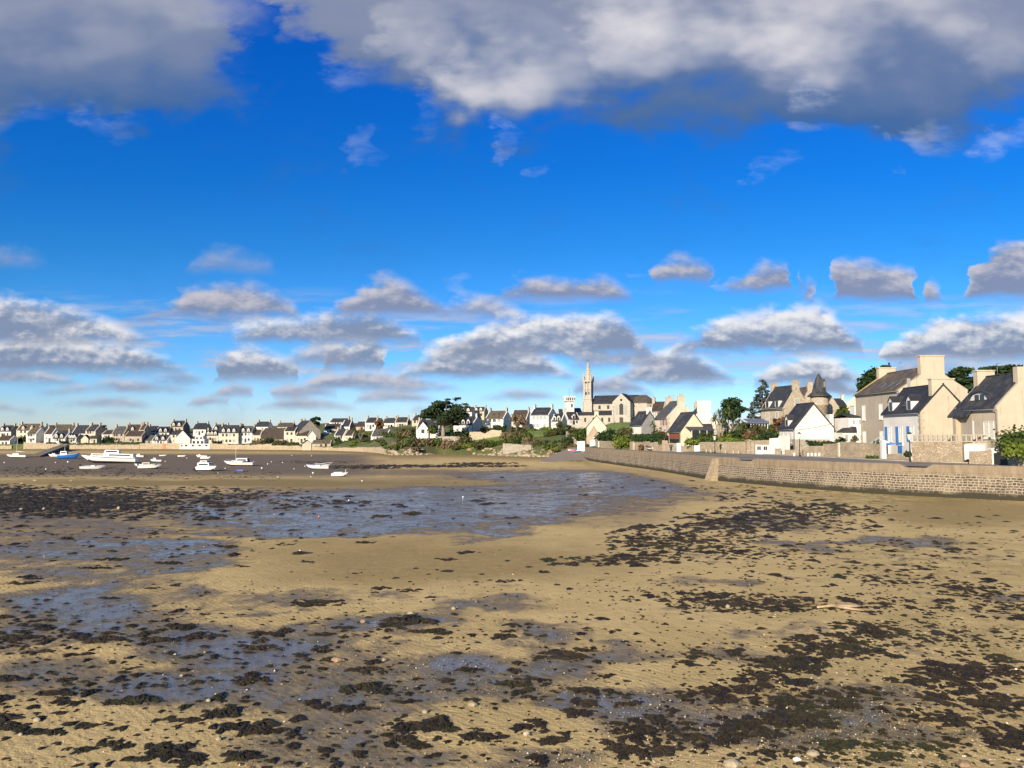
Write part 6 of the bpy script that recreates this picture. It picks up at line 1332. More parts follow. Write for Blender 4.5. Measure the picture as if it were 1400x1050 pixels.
# sea walls under the far houses
PALEW = rubble('shore_wall_stone', (.33, .265, .18), (.46, .375, .265), (.38, .305, .21), 1.2, .6)
for lb_, a, b, y0, y1 in [('sandy coloured shore wall below the houses at the left edge', -60, 17, 609, 609), ('pale shore wall stretch left of the dark jetty', 33, 64, 604.5, 606), ('shore wall stretch between jetty and green scrub', 92, 140, 608.5, 608.5), ('pale wall under the stone cottage scrub', 140, 191, 608.3, 608), ('higher shore wall with an orange door left of the beach house', 191.5, 249, 606, 606.5), ('shore wall between beach house and cafe hut', 287, 312, 606.5, 607), ('short shore wall behind the white cafe hut', 312, 342, 608, 608.5), ('shore wall between the two dark parked cars and the jetty head', 64, 92, 606.5, 607.5), ('broken shore wall right of the pale sheds', 342, 372, 608.5, 606.5), ('shore wall under the cream houses', 372, 411, 609, 610), ('long pale wall under the stone boathouse', 411, 455, 611, 611.5), ('low tumbled wall below the shore hedge', 455, 527, 612.5, 611.5)]:
    n = 5; gwall(lb_, [(a + (b - a) * k / n, float(shore_u((a + (b - a) * k / n - 700) / 1050)) - .1, y0 + (y1 - y0) * k / n) for k in range(n + 1)], .7, PALEW, 'shore_wall', jag=.22)
d = float(shore_u((224.5 - 700) / 1050)) - .55; b = at(224.5, 612, d); tag(MB().bbox(-.7, .7, -.1, .1, -.6, 2.0).build('wall_door', ORANGE, loc=b), 'rust orange door in the shore wall left of the beach house', 'door')
# dark jetty on the far shore, slipway at the church end
p0, p1 = at(95, 610.5, 352), at(55, 622, 268); p1.z = -1.2
ax = (p1 - p0); ax.z = 0; ln = ax.length; ax.normalize(); nn = Vector((-ax.y, ax.x, 0)); nn = nn if nn.x < 0 else -nn
JET = rubble('weedy_shaded_jetty_stone', (.055, .045, .035), (.10, .08, .06), (.05, .04, .03), 1.2); JTOP = simple('jetty_top', (.20, .16, .11), .9, var=.4)  # jetty sides coloured dark for weed and for the shade on them
rings = []
for k in range(9):
    f = k / 8; c = p0 + ax * ln * f; zt = 1.9 - 3.0 * f ** 1.1; w = 3.2
    rings.append([Vector((c.x, c.y, -3)), Vector((c.x, c.y, zt)), Vector((c.x, c.y, zt)) + nn * w, Vector((c.x, c.y, -3)) + nn * w])
o = empty('jetty', p0, 0, 'stone jetty sloping down onto the mud with a dark weedy side in shade', 'jetty')
MB().loft([[v - p0 for v in r] for r in rings]).build('masonry', JET, o)
MB().loft([[r[1] - p0 + Vector((0, 0, .004)) - nn * .08, r[1] - p0 + Vector((0, 0, .12)) - nn * .08, r[2] - p0 + Vector((0, 0, .12)) + nn * .1, r[2] - p0 + Vector((0, 0, .004)) + nn * .1] for r in rings]).build('deck', JTOP, o)
rings = []
for d, a, b, z in [(228, 781, 802, 2.9), (215, 776, 801, 2.4), (205, 766, 802, 1.6), (196, 752, 806, .75), (186, 741, 812, .06), (180, 738, 814, -.3)]:
    xa, xb = X(a, d, 615), X(b, d, 615); rings.append([(xa, d, -1), (xa, d, z), (xb, d, z + .1), (xb, d, -1)])
SLIP = plaster('weathered_concrete', (.27, .215, .15), (.10, .08, .055), .9)
tag(MB().loft(rings).build('slipway', SLIP), 'weathered concrete slipway running down to the sand at the end of the sea wall', 'slipway')
# things parked on the slipway
d = 205; b = at(795, 618.5, d); b.z = 1.75
o = empty('beach_booth', b, R(-14), 'white booth with a pale blue side standing on the slipway', 'booth')
MB().bbox(-.95, .95, -.6, .6, .25, 2.5, .05).build('body', PAINT, o); MB().box(-1.0, -.952, -.55, .55, .4, 2.35).build('side_panel', simple('sky_blue_panel', (.22, .42, .72), .5), o); MB().box(-1.05, 1.05, -.7, .7, 2.5, 2.62).build('lid', PAINT, o); MB().box(-1.3, 1.35, -.85, .75, .0, .25).build('platform', PAINT, o)
mb = MB(); mb.box(-.35, .3, -.63, -.6, 1.1, 1.9); mb.build('pink_sign', simple('faded_pink', (.72, .48, .46), .6), o)
def loft_hull(L_, B, H_, sheer=.25, stern=.75, n=11, keel=.12, fl=.7):
    """stations stern -> bow along +x, returns rings keel..gunwale (closed section)"""
    rings = []
    for i in range(n):
        f = i / (n - 1); w = B / 2 * (stern + (1 - stern) * min(1, f / .4)) * (1 - max(0, (f - .45) / .55) ** 2.3 * .985); zt = H_ * (1 + sheer * max(0, (f - .3) / .7) ** 1.6); zk = -keel + (zt * .82 + keel) * max(0, (f - .72) / .28) ** 2.2; zc = zk + (zt - zk) * .35; xo = L_ * (f - .5) + (.0 if f < 1 else .02 * L_)
        rings.append([(xo, 0, zk), (xo, w * fl, zc), (xo + L_ * .03 * f, w, zt), (xo + L_ * .03 * f, w * .93, zt), (xo, w * .7, zt - H_ * .06), (xo, -w * .7, zt - H_ * .06), (xo + L_ * .03 * f, -w * .93, zt), (xo + L_ * .03 * f, -w, zt), (xo, -w * fl, zc)])
    return rings
PINK = simple('pink_plastic', (.75, .12, .26), .45); TEAL = simple('teal_plastic', (.02, .30, .34), .4); NAVY = simple('navy_cloth', (.02, .028, .06), .7); HULLW = simple('white_gelcoat', (.80, .79, .76), .3, var=.05); HULLB = simple('blue_hull_paint', (.02, .13, .42), .35, var=.12); ANTIF = simple('dark_antifouling', (.045, .035, .035), .7); CREAMB = simple('cream_gelcoat', (.68, .60, .45), .35); BOATB = simple('royal_blue_dinghy', (.05, .09, .42), .5)
for lb_, px, py, m_, hd_, ln_ in [('teal kayak lying on the slipway in front of the white booth', 787.5, 618.8, TEAL, .15, 2.6), ('pink kayak lying behind the teal kayak', 785.5, 616, PINK, .4, 2.2), ('pale sand coloured kayak left of the pink kayak', 781.5, 615.5, CREAMB, .1, 2.0)]:
    q = at(px, py, 204 + (618 - py) * 1.5); q.z = 1.62 + (618 - py) * .09; k = MB().loft(loft_hull(ln_, .8, .35, .15, .3)).build('kayak', m_, loc=q, rz=hd_); tag(k, lb_, 'kayak')
    MB().lathe([(.24, .30), (.26, .36), (.2, .37)], n=10).build('cockpit_rim', METALD, k)
# ------------------------------------------------------------------ boats aground on the mud
def d_at(px, py):
    """depth where the foreshore shows at this pixel row"""
    u = uv(px, py)[0]; ds = np.linspace(8, float(shore_u(u)), 900); zs = sand_z(np.full_like(ds, u), ds); _, ys = PYX(u * ds, ds, zs); i = int(np.argmin(np.abs(ys - py))); return float(ds[i])
def cabin(o, L_, x0, x1, w, z0, z1, mat, rake=.25, win=True, name='cabin', glass=None):
    mb = MB(); h = z1 - z0
    def ring(z, k): return [(x0 + k * h * .15, -w/2 * (1 - .08 * k), z), (x1 - rake * h * k, -w/2 * (1 - .12 * k), z), (x1 - rake * h * k, w/2 * (1 - .12 * k), z), (x0 + k * h * .15, w/2 * (1 - .08 * k), z)]
    mb.loft([ring(z0 - .3, 0), ring(z0, 0), ring(z1, 1), [(a, b_, z1 + .06) for a, b_, _ in ring(z1, 1)]]); c = mb.build(name, mat, o)
    if win:
        wb = MB(); k0, k1 = .42, .84; e = .025
        for s in (-1, 1):
            f = lambda k, x: (x, s * (w/2 * (1 - .10 * k) + e), z0 + h * k)
            xa, xb = x0 + .12 * (x1 - x0), x1 - .10 * (x1 - x0) - rake * h * .4; wb.add([f(k0, xa), f(k0, xb + .1), f(k1, xb - rake * h * .3), f(k1, xa + .05)], [(0, 1, 2, 3) if s < 0 else (3, 2, 1, 0)])
        wb.add([(x1 - rake * h * k + .03, s * w/2 * .8, z0 + h * k) for k, s in ((k0, -1), (k0, 1), (k1, 1), (k1, -1))], [(0, 1, 2, 3)]); wb.build('window', glass or GLASS, c)
    return c
def boat(label, px0, px1, py, heading='L', name='motor_boat', cat='boat', B=.34, H_=.13, hull=None, low=None, parts=(), tilt=None, yaw=0, group='boats aground in the harbour', sheer=.3, grow=1.0, stern=.8):
    r = random.Random(sum(map(ord, label))); d = d_at((px0 + px1) / 2, py); L_ = (px1 - px0) * d / 1050 / math.cos(R(yaw)) * grow; x = X((px0 + px1) / 2, d, py); zc = float(sand_z(x / d, d))
    o = empty(name, (x, d, zc + L_ * .012), (math.pi if heading == 'L' else 0) + R(yaw + r.uniform(-9, 9)), label, cat, group)
    o.rotation_euler[0] = R(r.uniform(-6, 6) if tilt is None else tilt); o.rotation_euler[1] = R(r.uniform(-2, 1))
    H0 = L_ * H_; Bm = L_ * B
    MB().loft(loft_hull(L_, Bm, H0, sheer, stern), smooth=False).build('hull', hull or HULLW, o)
    if low:
        rg = [[(p[0] * 1.0, p[1] * 1.015, p[2] - .012 * L_) for p in (q[0], q[1])] + [(q[8][0], q[8][1] * 1.015, q[8][2] - .012 * L_)] for q in loft_hull(L_, Bm, H0, sheer, stern)[:-1]]
        MB().loft(rg).build('keel', low, o)
    z0 = H0
    for pt in parts:
        k = pt[0]
        if k == 'cabin': _, x0, x1, w, a, b, mt_ = pt; cabin(o, L_, x0 * L_, x1 * L_, w * Bm, z0 + a * L_, z0 + b * L_, mt_)
        elif k == 'mast':
            _, xm, h, boom = pt; mm = MB().tube((xm * L_, 0, z0 - .1), (xm * L_, 0, z0 + h * L_), .05 + .004 * L_, .035, 6).build('mast', CREAMB, o)
            if boom: MB().tube((xm * L_, 0, z0 + .18 * L_), (xm * L_ - boom * L_, 0, z0 + .17 * L_), .07, .06, 6).build('boom', HULLW, mm)
            MB().path([(xm * L_, 0, z0 + h * L_), (.48 * L_, 0, z0 * 1.2)], .012, 4).build('stay', METALG, mm)
        elif k == 'engine':
            e = MB(); e.bbox(-.55 * L_, -.50 * L_, -.04 * L_, .04 * L_, z0 * .9, z0 + .09 * L_, .02); e.box(-.535 * L_, -.515 * L_, -.012 * L_, .012 * L_, -.02 * L_, z0 * .9); e.build('outboard_motor', METALD, o)
        elif k == 'rail':
            _, x0, x1, h = pt; rb = MB(); n = 5
            for s in (-1, 1):
                pp = []
                for i in range(n):
                    f = x0 + (x1 - x0) * i / (n - 1); w = Bm / 2 * .9 * (1 - max(0, (f + .5 - .45) / .55) ** 2.3 * .985); zt = H0 * (1 + sheer * max(0, (f + .2) / .7) ** 1.6); rb.tube((f * L_, s * w, zt - .02), (f * L_, s * w, zt + h * L_), .02, n=4); pp.append((f * L_, s * w, zt + h * L_))
                rb.path(pp, .02, 4)
            rb.build('rail', METALG, o)
        elif k == 'band':
            _, mt_, f0, f1 = pt; rg = loft_hull(L_, Bm, H0, sheer, stern); bb = MB()
            for s, (i, j) in ((1, (1, 2)), (-1, (8, 7))):
                bb.loft([[Vector(q[i]).lerp(Vector(q[j]), f0) + Vector((0, s * .012 * L_ ** .5, 0)), Vector(q[i]).lerp(Vector(q[j]), f1) + Vector((0, s * .012 * L_ ** .5, 0))] for q in rg[:-1]], caps=False, closed=False)
            bb.build('stripe', mt_, o)
        elif k == 'hood':
            _, x0, x1, w, h, mt_ = pt; rg = [[(x0 * L_ + (x1 - x0) * L_ * i / 3, math.cos(a) * w * Bm / 2, z0 - .05 + math.sin(a) * h * L_ * (1 - .25 * (i == 3) - .15 * (i == 0))) for a in np.linspace(0, math.pi, 8)] for i in range(4)]; MB().loft(rg, closed=True).build('spray_hood', mt_, o)
    return o
boat('small white sailing yacht with bare mast at the far left', 9, 37, 626, 'L', 'sailing_yacht', B=.3, H_=.12, low=ANTIF, parts=[('cabin', -.12, .2, .5, 0, .07, HULLW), ('mast', .05, 1.05, .42), ('rail', .15, .45, .06)], tilt=4)
boat('bright blue fishing boat with white wheelhouse beside the jetty', 80, 108, 627.5, 'R', 'fishing_boat', B=.34, H_=.19, hull=HULLB, sheer=.45, parts=[('cabin', -.38, -.05, .6, 0, .17, HULLW), ('mast', -.2, .45, 0), ('band', HULLW, .86, .97), ('rail', 0, .42, .05)], tilt=-3)
boat('low white motor boat half hidden behind the blue fishing boat', 66, 82, 624.5, 'L', H_=.16, parts=[('cabin', -.1, .2, .6, 0, .1, HULLW)])
boat('little blue and white tender close to the jetty', 56, 68, 622.5, 'R', 'tender', hull=BLUEL, H_=.13, parts=[('engine',)])
boat('big white island ferry with dark window bands and high wheelhouse', 116, 184, 633.5, 'L', 'ferry', B=.27, H_=.115, low=ANTIF, sheer=.22, stern=.9, tilt=2, yaw=6, parts=[('cabin', -.46, .05, .78, 0, .065, HULLW), ('cabin', .06, .34, .66, 0, .055, HULLW), ('cabin', -.18, .1, .6, .065, .135, HULLW), ('rail', -.48, .46, .03), ('mast', -.1, .29, 0), ('band', NAVY, .78, .9)])
boat('low white open boat stranded in front of the ferry', 111, 142, 641.5, 'R', 'open_boat', H_=.12, low=CREAMB, parts=[('engine',), ('cabin', -.05, .12, .4, 0, .03, HULLW)], tilt=6)
boat('white motor boat seen past the stern of the ferry', 184, 197, 625, 'L', H_=.16, parts=[('cabin', -.1, .25, .6, 0, .14, HULLW), ('engine',)])
boat('small white cabin boat with dark hull bottom right of the ferry', 206, 221, 631.5, 'L', H_=.17, low=ANTIF, parts=[('cabin', 0, .3, .6, 0, .16, HULLW)])
boat('short white boat touching the stern of the cream topped cruiser', 184, 195, 637, 'L', H_=.2, parts=[('engine',)])
boat('white cruiser with cream canopy right of the ferry', 190, 219, 641, 'R', 'cabin_cruiser', H_=.15, low=ANTIF, parts=[('cabin', -.32, .05, .66, 0, .13, CREAMB), ('cabin', .06, .26, .5, 0, .05, HULLW), ('rail', .1, .46, .06), ('engine',)], tilt=3)
boat('tiny white dinghy near the beach right of the ferry', 218, 227.5, 623.5, 'R', 'dinghy', H_=.14)
boat('tiny white dinghy with raised bow below the stepped white house', 243, 254, 624.5, 'R', 'dinghy', H_=.15, parts=[('engine',)])
boat('white sport boat farthest up the mud below the cafe hut', 268, 280, 625, 'L', H_=.17, parts=[('cabin', 0, .25, .6, 0, .1, CREAMB)])
boat('white speed boat directly behind the flybridge cruiser', 274, 288, 627.5, 'R', H_=.18, parts=[('cabin', -.15, .2, .6, 0, .12, HULLW), ('engine',)])
boat('white flybridge cruiser with dark wraparound windows', 268, 297, 644, 'R', 'cabin_cruiser', B=.36, H_=.19, low=ANTIF, sheer=.2, stern=.92, yaw=-14, parts=[('cabin', -.42, .26, .82, 0, .17, HULLW), ('cabin', -.3, .1, .6, .17, .26, HULLW), ('rail', .0, .46, .07)], tilt=1)
boat('white pilot boat with tall mast and navy spray hood', 308, 346, 637, 'L', 'motor_sailer', H_=.13, low=ANTIF, parts=[('cabin', -.32, .1, .66, 0, .13, HULLW), ('cabin', .12, .26, .5, 0, .05, HULLW), ('hood', -.34, -.12, .7, .15, NAVY), ('mast', .12, .62, 0), ('rail', .1, .46, .06)], tilt=-4)
boat('small royal blue dinghy lying on the mud', 322.5, 333, 644.5, 'L', 'dinghy', hull=BOATB, H_=.2, tilt=14)
boat('sleek white boat with raised dark bow lying side on', 420, 449, 641.5, 'L', 'racing_boat', H_=.15, low=NAVY, B=.3, parts=[('cabin', -.1, .12, .5, 0, .03, HULLW)], tilt=-7)
boat('white and navy boat overlapping behind the sleek white boat', 430, 453, 637.5, 'R', 'racing_boat', H_=.14, hull=HULLW, B=.3, sheer=.7, parts=[('band', NAVY, .55, .98)], tilt=5)
boat('rounded white dinghy with cover at the end of the weedy rocks', 453.5, 475, 651.5, 'R', 'dinghy', H_=.2, low=NAVY, parts=[('cabin', -.35, .2, .7, 0, .05, HULLW), ('mast', .4, .25, 0)], tilt=4)
# buoys
def buoy(label, px, py, r_px, mat, group=None):
    d = d_at(px, py + r_px); r_ = max(.04, r_px * .8 * d / 1050); x = X(px, d, py); zc = float(sand_z(x / d, d))
    pr = [(r_ * math.cos(a), r_ * math.sin(a) + r_ * .85) for a in np.linspace(-1.5, 1.5, 7)]
    o = MB().lathe(pr, n=10).build('mooring_buoy', mat, loc=(x, d, zc)); tag(o, label, 'buoy', group)
    MB().lathe([(.25 * r_, r_ * 1.8), (.22 * r_, r_ * 2.05), (.1 * r_, r_ * 2.12)], n=6).build('eye', METALD, o)
for px, py, r_ in [(6, 632, 1.1), (93, 631, 1.5), (63, 641, 1.2), (76, 632, .9), (226, 630.5, .9), (255.5, 626, .8), (308, 640, 1.0), (366, 634, 1.1), (298, 646.5, .8), (386.5, 632, 1.0), (417, 637, 1.0), (402, 640.5, .8), (425, 651.5, .9), (399, 622.5, .7), (426, 623, .7), (371, 631, .8), (380, 652, 1.0), (410, 753, 1.0)]:
    buoy('white mooring buoy lying on the drained harbour bottom', px, py, r_, HULLW, 'white mooring buoys')
ORB = simple('orange_buoy_plastic', (.70, .16, .04), .5); PKB = simple('faded_pink_buoy', (.65, .30, .24), .6)
buoy('large white buoy between the two right hand white boats', 428, 646, 1.7, HULLW); buoy('white buoy with a dark weed patch right of all the boats', 495, 657, 1.3, HULLW); buoy('white buoy in the wet sand left of the golden bank', 477, 683.5, 1.3, HULLW); buoy('white buoy near the blue wet sand right of centre', 633, 679, 1.4, HULLW); buoy('white buoy right of the pilot boat', 358, 639.5, 1.5, HULLW)
buoy('orange red buoy in the wet sand', 436, 705.5, 1.7, ORB); buoy('faded pink buoy left of the orange one', 375, 703, 1.1, PKB); buoy('pink buoy below the flybridge cruiser', 254, 653, 1.0, PKB)
# vehicles on the far shore
def van(label, px0, px1, py, d, mat, h=.42, name='parked_car', cat='car'):
    x0, x1 = X(px0, d, py), X(px1, d, py); L_ = x1 - x0; o = empty(name, ((x0 + x1) / 2, d, gz((x0 + x1) / 2, d)), 0, label, cat); H_ = L_ * h
    prof = [(-L_/2, .3), (L_/2, .3), (L_/2, H_ * .55), (L_ * .33, H_ * .62), (L_ * .18, H_), (-L_ * .44, H_), (-L_/2, H_ * .6)]
    MB().prism(prof, 'y', -.85, .85).build('body', mat, o); MB().prism([(-L_ * .40, H_ * .62), (L_ * .27, H_ * .64), (L_ * .17, H_ * .93), (-L_ * .41, H_ * .93)], 'y', -.87, .87).build('window', GLASS, o)
    for sx_ in (-.3, .3):
        for sy_ in (-.8, .8): w = MB().lathe([(.05, -.1), (.33, -.1), (.33, .1), (.05, .1)], n=12).build('wheel', METALD, o); w.location = (sx_ * L_, sy_, .33); w.rotation_euler = (R(90), 0, 0)
    return o
van('dark blue parked car on the shore road behind the jetty', 64, 70, 611, 374, NAVY); van('black parked car next to the dark blue one', 70.5, 76, 611, 375, METALD); van('small white van parked on the shore right of the jetty', 103, 108.5, 611, 374, PAINT, .5, 'parked_van', 'van')
# person on the promenade and scooter
def skin_mesh(name, pts, edges, rad, mat, parent=None):
    me = D.meshes.new(name); me.from_pydata(pts, edges, []); o = D.objects.new(name, me); COL.objects.link(o); me.materials.append(mat)
    md = o.modifiers.new('skin', 'SKIN'); sv = me.skin_vertices[0].data if me.skin_vertices else None
    if sv is None:
        bm_ = __import__('bmesh').new(); bm_.from_mesh(me); lay = bm_.verts.layers.skin.verify(); bm_.to_mesh(me); bm_.free(); sv = me.skin_vertices[0].data
    for i, r_ in enumerate(rad): sv[i].radius = (r_, r_)
    sv[0].use_root = True; s2 = o.modifiers.new('sub', 'SUBSURF'); s2.levels = s2.render_levels = 1
    if parent: o.parent = parent
    return o
d = 139; b = at(917.5, 618.5, d); b.z = 2.80
SKIN = simple('skin', (.45, .27, .18), .6); JACK = simple('olive_jacket', (.085, .075, .045), .85); TROU = simple('dark_trousers', (.02, .02, .025), .8)
pts = [(0,0,.95),(0,0,1.2),(0,0,1.42),(0,0,1.52),(0,-.01,1.66),(0,-.01,1.76), (-.10,0,.9),(-.11,-.06,.5),(-.11,.05,.08),(-.11,-.09,.04), (.10,0,.9),(.11,.10,.5),(.11,.02,.08),(.11,-.13,.04), (-.2,0,1.4),(-.26,.03,1.14),(-.25,-.06,.9),(-.245,-.09,.82), (.2,0,1.4),(.26,.03,1.14),(.25,-.06,.9),(.245,-.09,.82)]
ed = [(0,1),(1,2),(2,3),(3,4),(4,5),(0,6),(6,7),(7,8),(8,9),(0,10),(10,11),(11,12),(12,13),(2,14),(14,15),(15,16),(16,17),(2,18),(18,19),(19,20),(20,21)]
person = skin_mesh('person', pts, ed, [.14,.13,.14,.06,.10,.07,.09,.065,.045,.035,.09,.065,.045,.035,.06,.045,.035,.03,.06,.045,.035,.03], SKIN); person.location = b; tag(person, 'person in olive jacket and dark trousers walking along the promenade', 'person')
skin_mesh('jacket', [pts[i] for i in (0,1,2,14,15,16,18,19,20)], [(0,1),(1,2),(2,3),(3,4),(4,5),(2,6),(6,7),(7,8)], [.18,.165,.17,.085,.065,.055,.085,.065,.055], JACK, person)
skin_mesh('trousers', [(0,0,.93)] + [pts[i] for i in (6,7,8,10,11,12)], [(0,1),(1,2),(2,3),(0,4),(4,5),(5,6)], [.16,.115,.085,.07,.115,.085,.07], TROU, person)
MB().lathe([(.10, 1.66), (.11, 1.72), (.085, 1.79), (.02, 1.815)], n=10).build('hair', TROU, person)
d = 154; b = at(890, 616.5, d); b.z = gz(b.x, b.y) + .22; o = empty('scooter', b, R(8), 'parked scooter with white fairing and black seat by the rough wall', 'scooter')
for sx_ in (-.6, .62):
    w = MB().lathe([(.12, -.06), (.24, -.07), (.26, 0), (.24, .07), (.12, .06)], n=14).build('wheel', METALD, o); w.location = (sx_, 0, .26); w.rotation_euler = (R(90), 0, 0)
MB().prism([(-.8, .45), (-.2, .32), (.3, .32), (.42, .9), (.5, .9), (.55, .35), (.35, .24), (-.3, .22), (-.75, .3)], 'y', -.16, .16).build('fairing', PAINT, o); MB().bbox(-.78, -.1, -.15, .15, .55, .74, .04).build('seat', METALD, o); mb = MB(); mb.tube((.48, 0, .85), (.42, 0, 1.05), .03); mb.tube((.40, -.32, 1.05), (.40, .32, 1.05), .025); mb.build('handlebar', METALD, o); MB().bbox(-1.0, -.72, -.18, .18, .62, .92, .04).build('top_box', METALD, o); MB().bbox(.44, .54, -.14, .14, .85, 1.2, .03).build('windscreen', PAINT, o)
d = 163; b = at(884.5, 603.4, 158); tag(MB().bbox(-.32, .32, -.3, .3, 0, .65, .12).build('white_box', PAINT, loc=b), 'white domed box sitting on the stone wall', 'box')
# ------------------------------------------------------------------ wrack on the sand
QR = np.random.default_rng(17)
def weed_template(seed, n=26, fr=80):
    """one mound of bladder wrack: low ragged hummock plus strap-like fronds, unit radius"""
    q = np.random.default_rng(seed); th_ = np.arange(n) * 2 * np.pi / n
    out = 1 + .30 * np.sin(2 * th_ + q.uniform(0, 6)) * q.uniform(.3, 1) + .24 * np.sin(3 * th_ + q.uniform(0, 6)) + .16 * np.sin(5 * th_ + q.uniform(0, 6)) + q.normal(0, .13, n)
    V = [[0, 0, 1.0]]; F = []
    for k, (f, z) in enumerate(((.22, .95), (.42, .82), (.60, .62), (.78, .38), (.92, .16), (1.04, -.12))):
        for i in range(n):
            r = f * (1 + (out[i] - 1) * f) * q.uniform(.9, 1.1); V.append([r * math.cos(th_[i]), r * math.sin(th_[i]), z * q.uniform(.35, 1.5) if z > 0 else z])
    V = np.array(V); tri = [(0, 1 + i, 1 + (i + 1) % n, 1 + (i + 1) % n) for i in range(n)]
    quad = [(1 + k * n + i, 1 + (k + 1) * n + i, 1 + (k + 1) * n + (i + 1) % n, 1 + k * n + (i + 1) % n) for k in range(5) for i in range(n)]
    T = [(a, b, c) for a, b, c, _ in tri] + [t_ for a, b, c, d_ in quad for t_ in ((a, b, c), (a, c, d_))]
    FV, FT = [], []; m_ = 0
    for k in range(fr):
        a = q.uniform(0, 6.28); r = q.uniform(.2, 1.05); p = np.array([r * math.cos(a), r * math.sin(a), max(0, .95 - r * .85)]); b = a + q.normal(0, .9); l = q.uniform(.10, .34); dv = np.array([math.cos(b) * l, math.sin(b) * l, q.uniform(-.25, .4)]); sd_ = np.array([-math.sin(b), math.cos(b), 0]) * q.uniform(.018, .045)
        FV += [p - sd_, p + sd_, p + dv + np.array([0, 0, -.1])]; FT.append((m_, m_ + 1, m_ + 2)); m_ += 3
    return V, np.array(T), np.array(FV), np.array(FT)
TPL = [weed_template(100 + k, 32, 110) for k in range(18)]; TPS = [weed_template(300 + k, 11, 14) for k in range(10)]
#   cx, cy, rx, ry, count, size(px at that spot relative), flat
MATS_ = [  # dense mats and drifts read off the foreshore
 (40, 688, 95, 20, 150, .9), (110, 690, 90, 18, 110, .8), (170, 680, 90, 14, 80, .8), (250, 678, 110, 13, 70, .8), (340, 682, 110, 16, 50, .7), (60, 672, 120, 8, 60, .7), (230, 700, 120, 12, 40, .8), (420, 690, 90, 14, 26, .7), (15, 676, 30, 14, 60, 1.0),
 (60, 645, 120, 7, 46, .6), (200, 648, 180, 7, 44, .6), (330, 652, 100, 5, 14, .5),
 (580, 637.5, 130, 1.8, 520, 1.5), (500, 640, 50, 1.5, 130, 1.4), (660, 634, 50, 1.6, 160, 1.3), (430, 632, 60, 2.0, 40, .5), (790, 629, 40, 3, 20, .5),
 (60, 730, 140, 20, 34, .8), (170, 745, 160, 28, 34, .8), (290, 735, 120, 24, 24, .7), (420, 735, 110, 24, 18, .7), (540, 690, 160, 24, 26, .7), (680, 690, 140, 20, 22, .7), (700, 660, 150, 9, 20, .6), (860, 660, 90, 8, 14, .6),
 (30, 862, 55, 24, 60, .9), (50, 880, 70, 22, 40, .9), (110, 870, 90, 26, 34, .9), (40, 830, 60, 14, 22, .8), (200, 870, 120, 40, 46, .9), (330, 880, 110, 30, 34, .9), (240, 835, 120, 14, 18, .8), (90, 930, 100, 30, 26, 1), (180, 930, 90, 30, 20, 1), (30, 980, 60, 24, 16, 1), (300, 960, 120, 40, 22, 1), (160, 1000, 120, 34, 20, 1), (420, 900, 100, 30, 22, .9), (480, 850, 90, 18, 22, .8), (430, 825, 50, 5, 34, .9),
 (570, 800, 150, 22, 14, .7), (680, 790, 140, 26, 12, .7), (520, 870, 120, 22, 22, .8), (640, 870, 110, 20, 18, .8), (540, 940, 90, 30, 20, .9), (650, 940, 90, 30, 22, .8), (740, 860, 100, 18, 20, .8), (700, 1010, 110, 30, 20, .9), (560, 1010, 110, 30, 16, .9), (780, 920, 90, 28, 22, .8), (400, 1020, 90, 24, 14, .9),
 (930, 735, 95, 20, 190, .9), (1010, 715, 90, 20, 150, .9), (1090, 697, 80, 12, 110, .8), (870, 765, 70, 9, 60, .9), (800, 768, 50, 7, 24, .8), (1000, 755, 90, 10, 60, .8), (890, 745, 70, 14, 50, .8), (1050, 680, 90, 8, 50, .7), (1170, 697, 70, 8, 50, .7), (980, 668, 70, 5, 26, .6), (1130, 715, 90, 14, 50, .7), (1200, 745, 160, 24, 40, .7), (1300, 765, 110, 30, 26, .7), (1080, 775, 120, 18, 36, .7), (900, 800, 130, 16, 30, .7), (1170, 790, 140, 20, 46, .7), (1330, 720, 90, 24, 14, .6),
 (1010, 826, 95, 13, 150, .9), (960, 818, 70, 10, 60, .9), (1080, 826, 60, 10, 50, .8), (1190, 826, 60, 14, 60, .9), (1330, 806, 50, 10, 60, .9), (1300, 830, 90, 20, 50, .9), (1380, 830, 50, 18, 40, .9), (1250, 800, 70, 12, 26, .8), (880, 815, 60, 10, 24, .8), (860, 850, 90, 16, 22, .8),
 (1180, 862, 60, 14, 90, .9), (1130, 885, 70, 16, 120, .9), (1075, 912, 60, 14, 90, .9), (1190, 890, 60, 14, 40, .8), (1050, 940, 80, 18, 60, .9), (1110, 960, 80, 12, 40, .9), (1080, 985, 70, 14, 60, .9), (970, 945, 60, 16, 30, .9), (970, 900, 80, 20, 26, .8), (1250, 870, 80, 20, 40, .8), (1290, 925, 50, 16, 70, .9), (1310, 945, 50, 20, 50, .9), (1360, 920, 50, 16, 60, .9), (1370, 965, 50, 16, 50, .9), (1280, 985, 60, 14, 26, .8), (1200, 950, 90, 26, 36, .8), (1380, 1010, 40, 16, 30, .9), (1230, 1020, 90, 20, 40, .7), (1120, 1030, 90, 16, 36, .7), (1000, 1000, 70, 18, 30, .8), (880, 1000, 44, 16, 56, .9), (866, 1025, 40, 12, 30, .9), (920, 1010, 70, 20, 20, .8), (800, 960, 80, 20, 22, .8), (740, 1000, 40, 8, 10, .8), (1340, 880, 80, 24, 50, .8), (820, 890, 90, 20, 18, .7)]
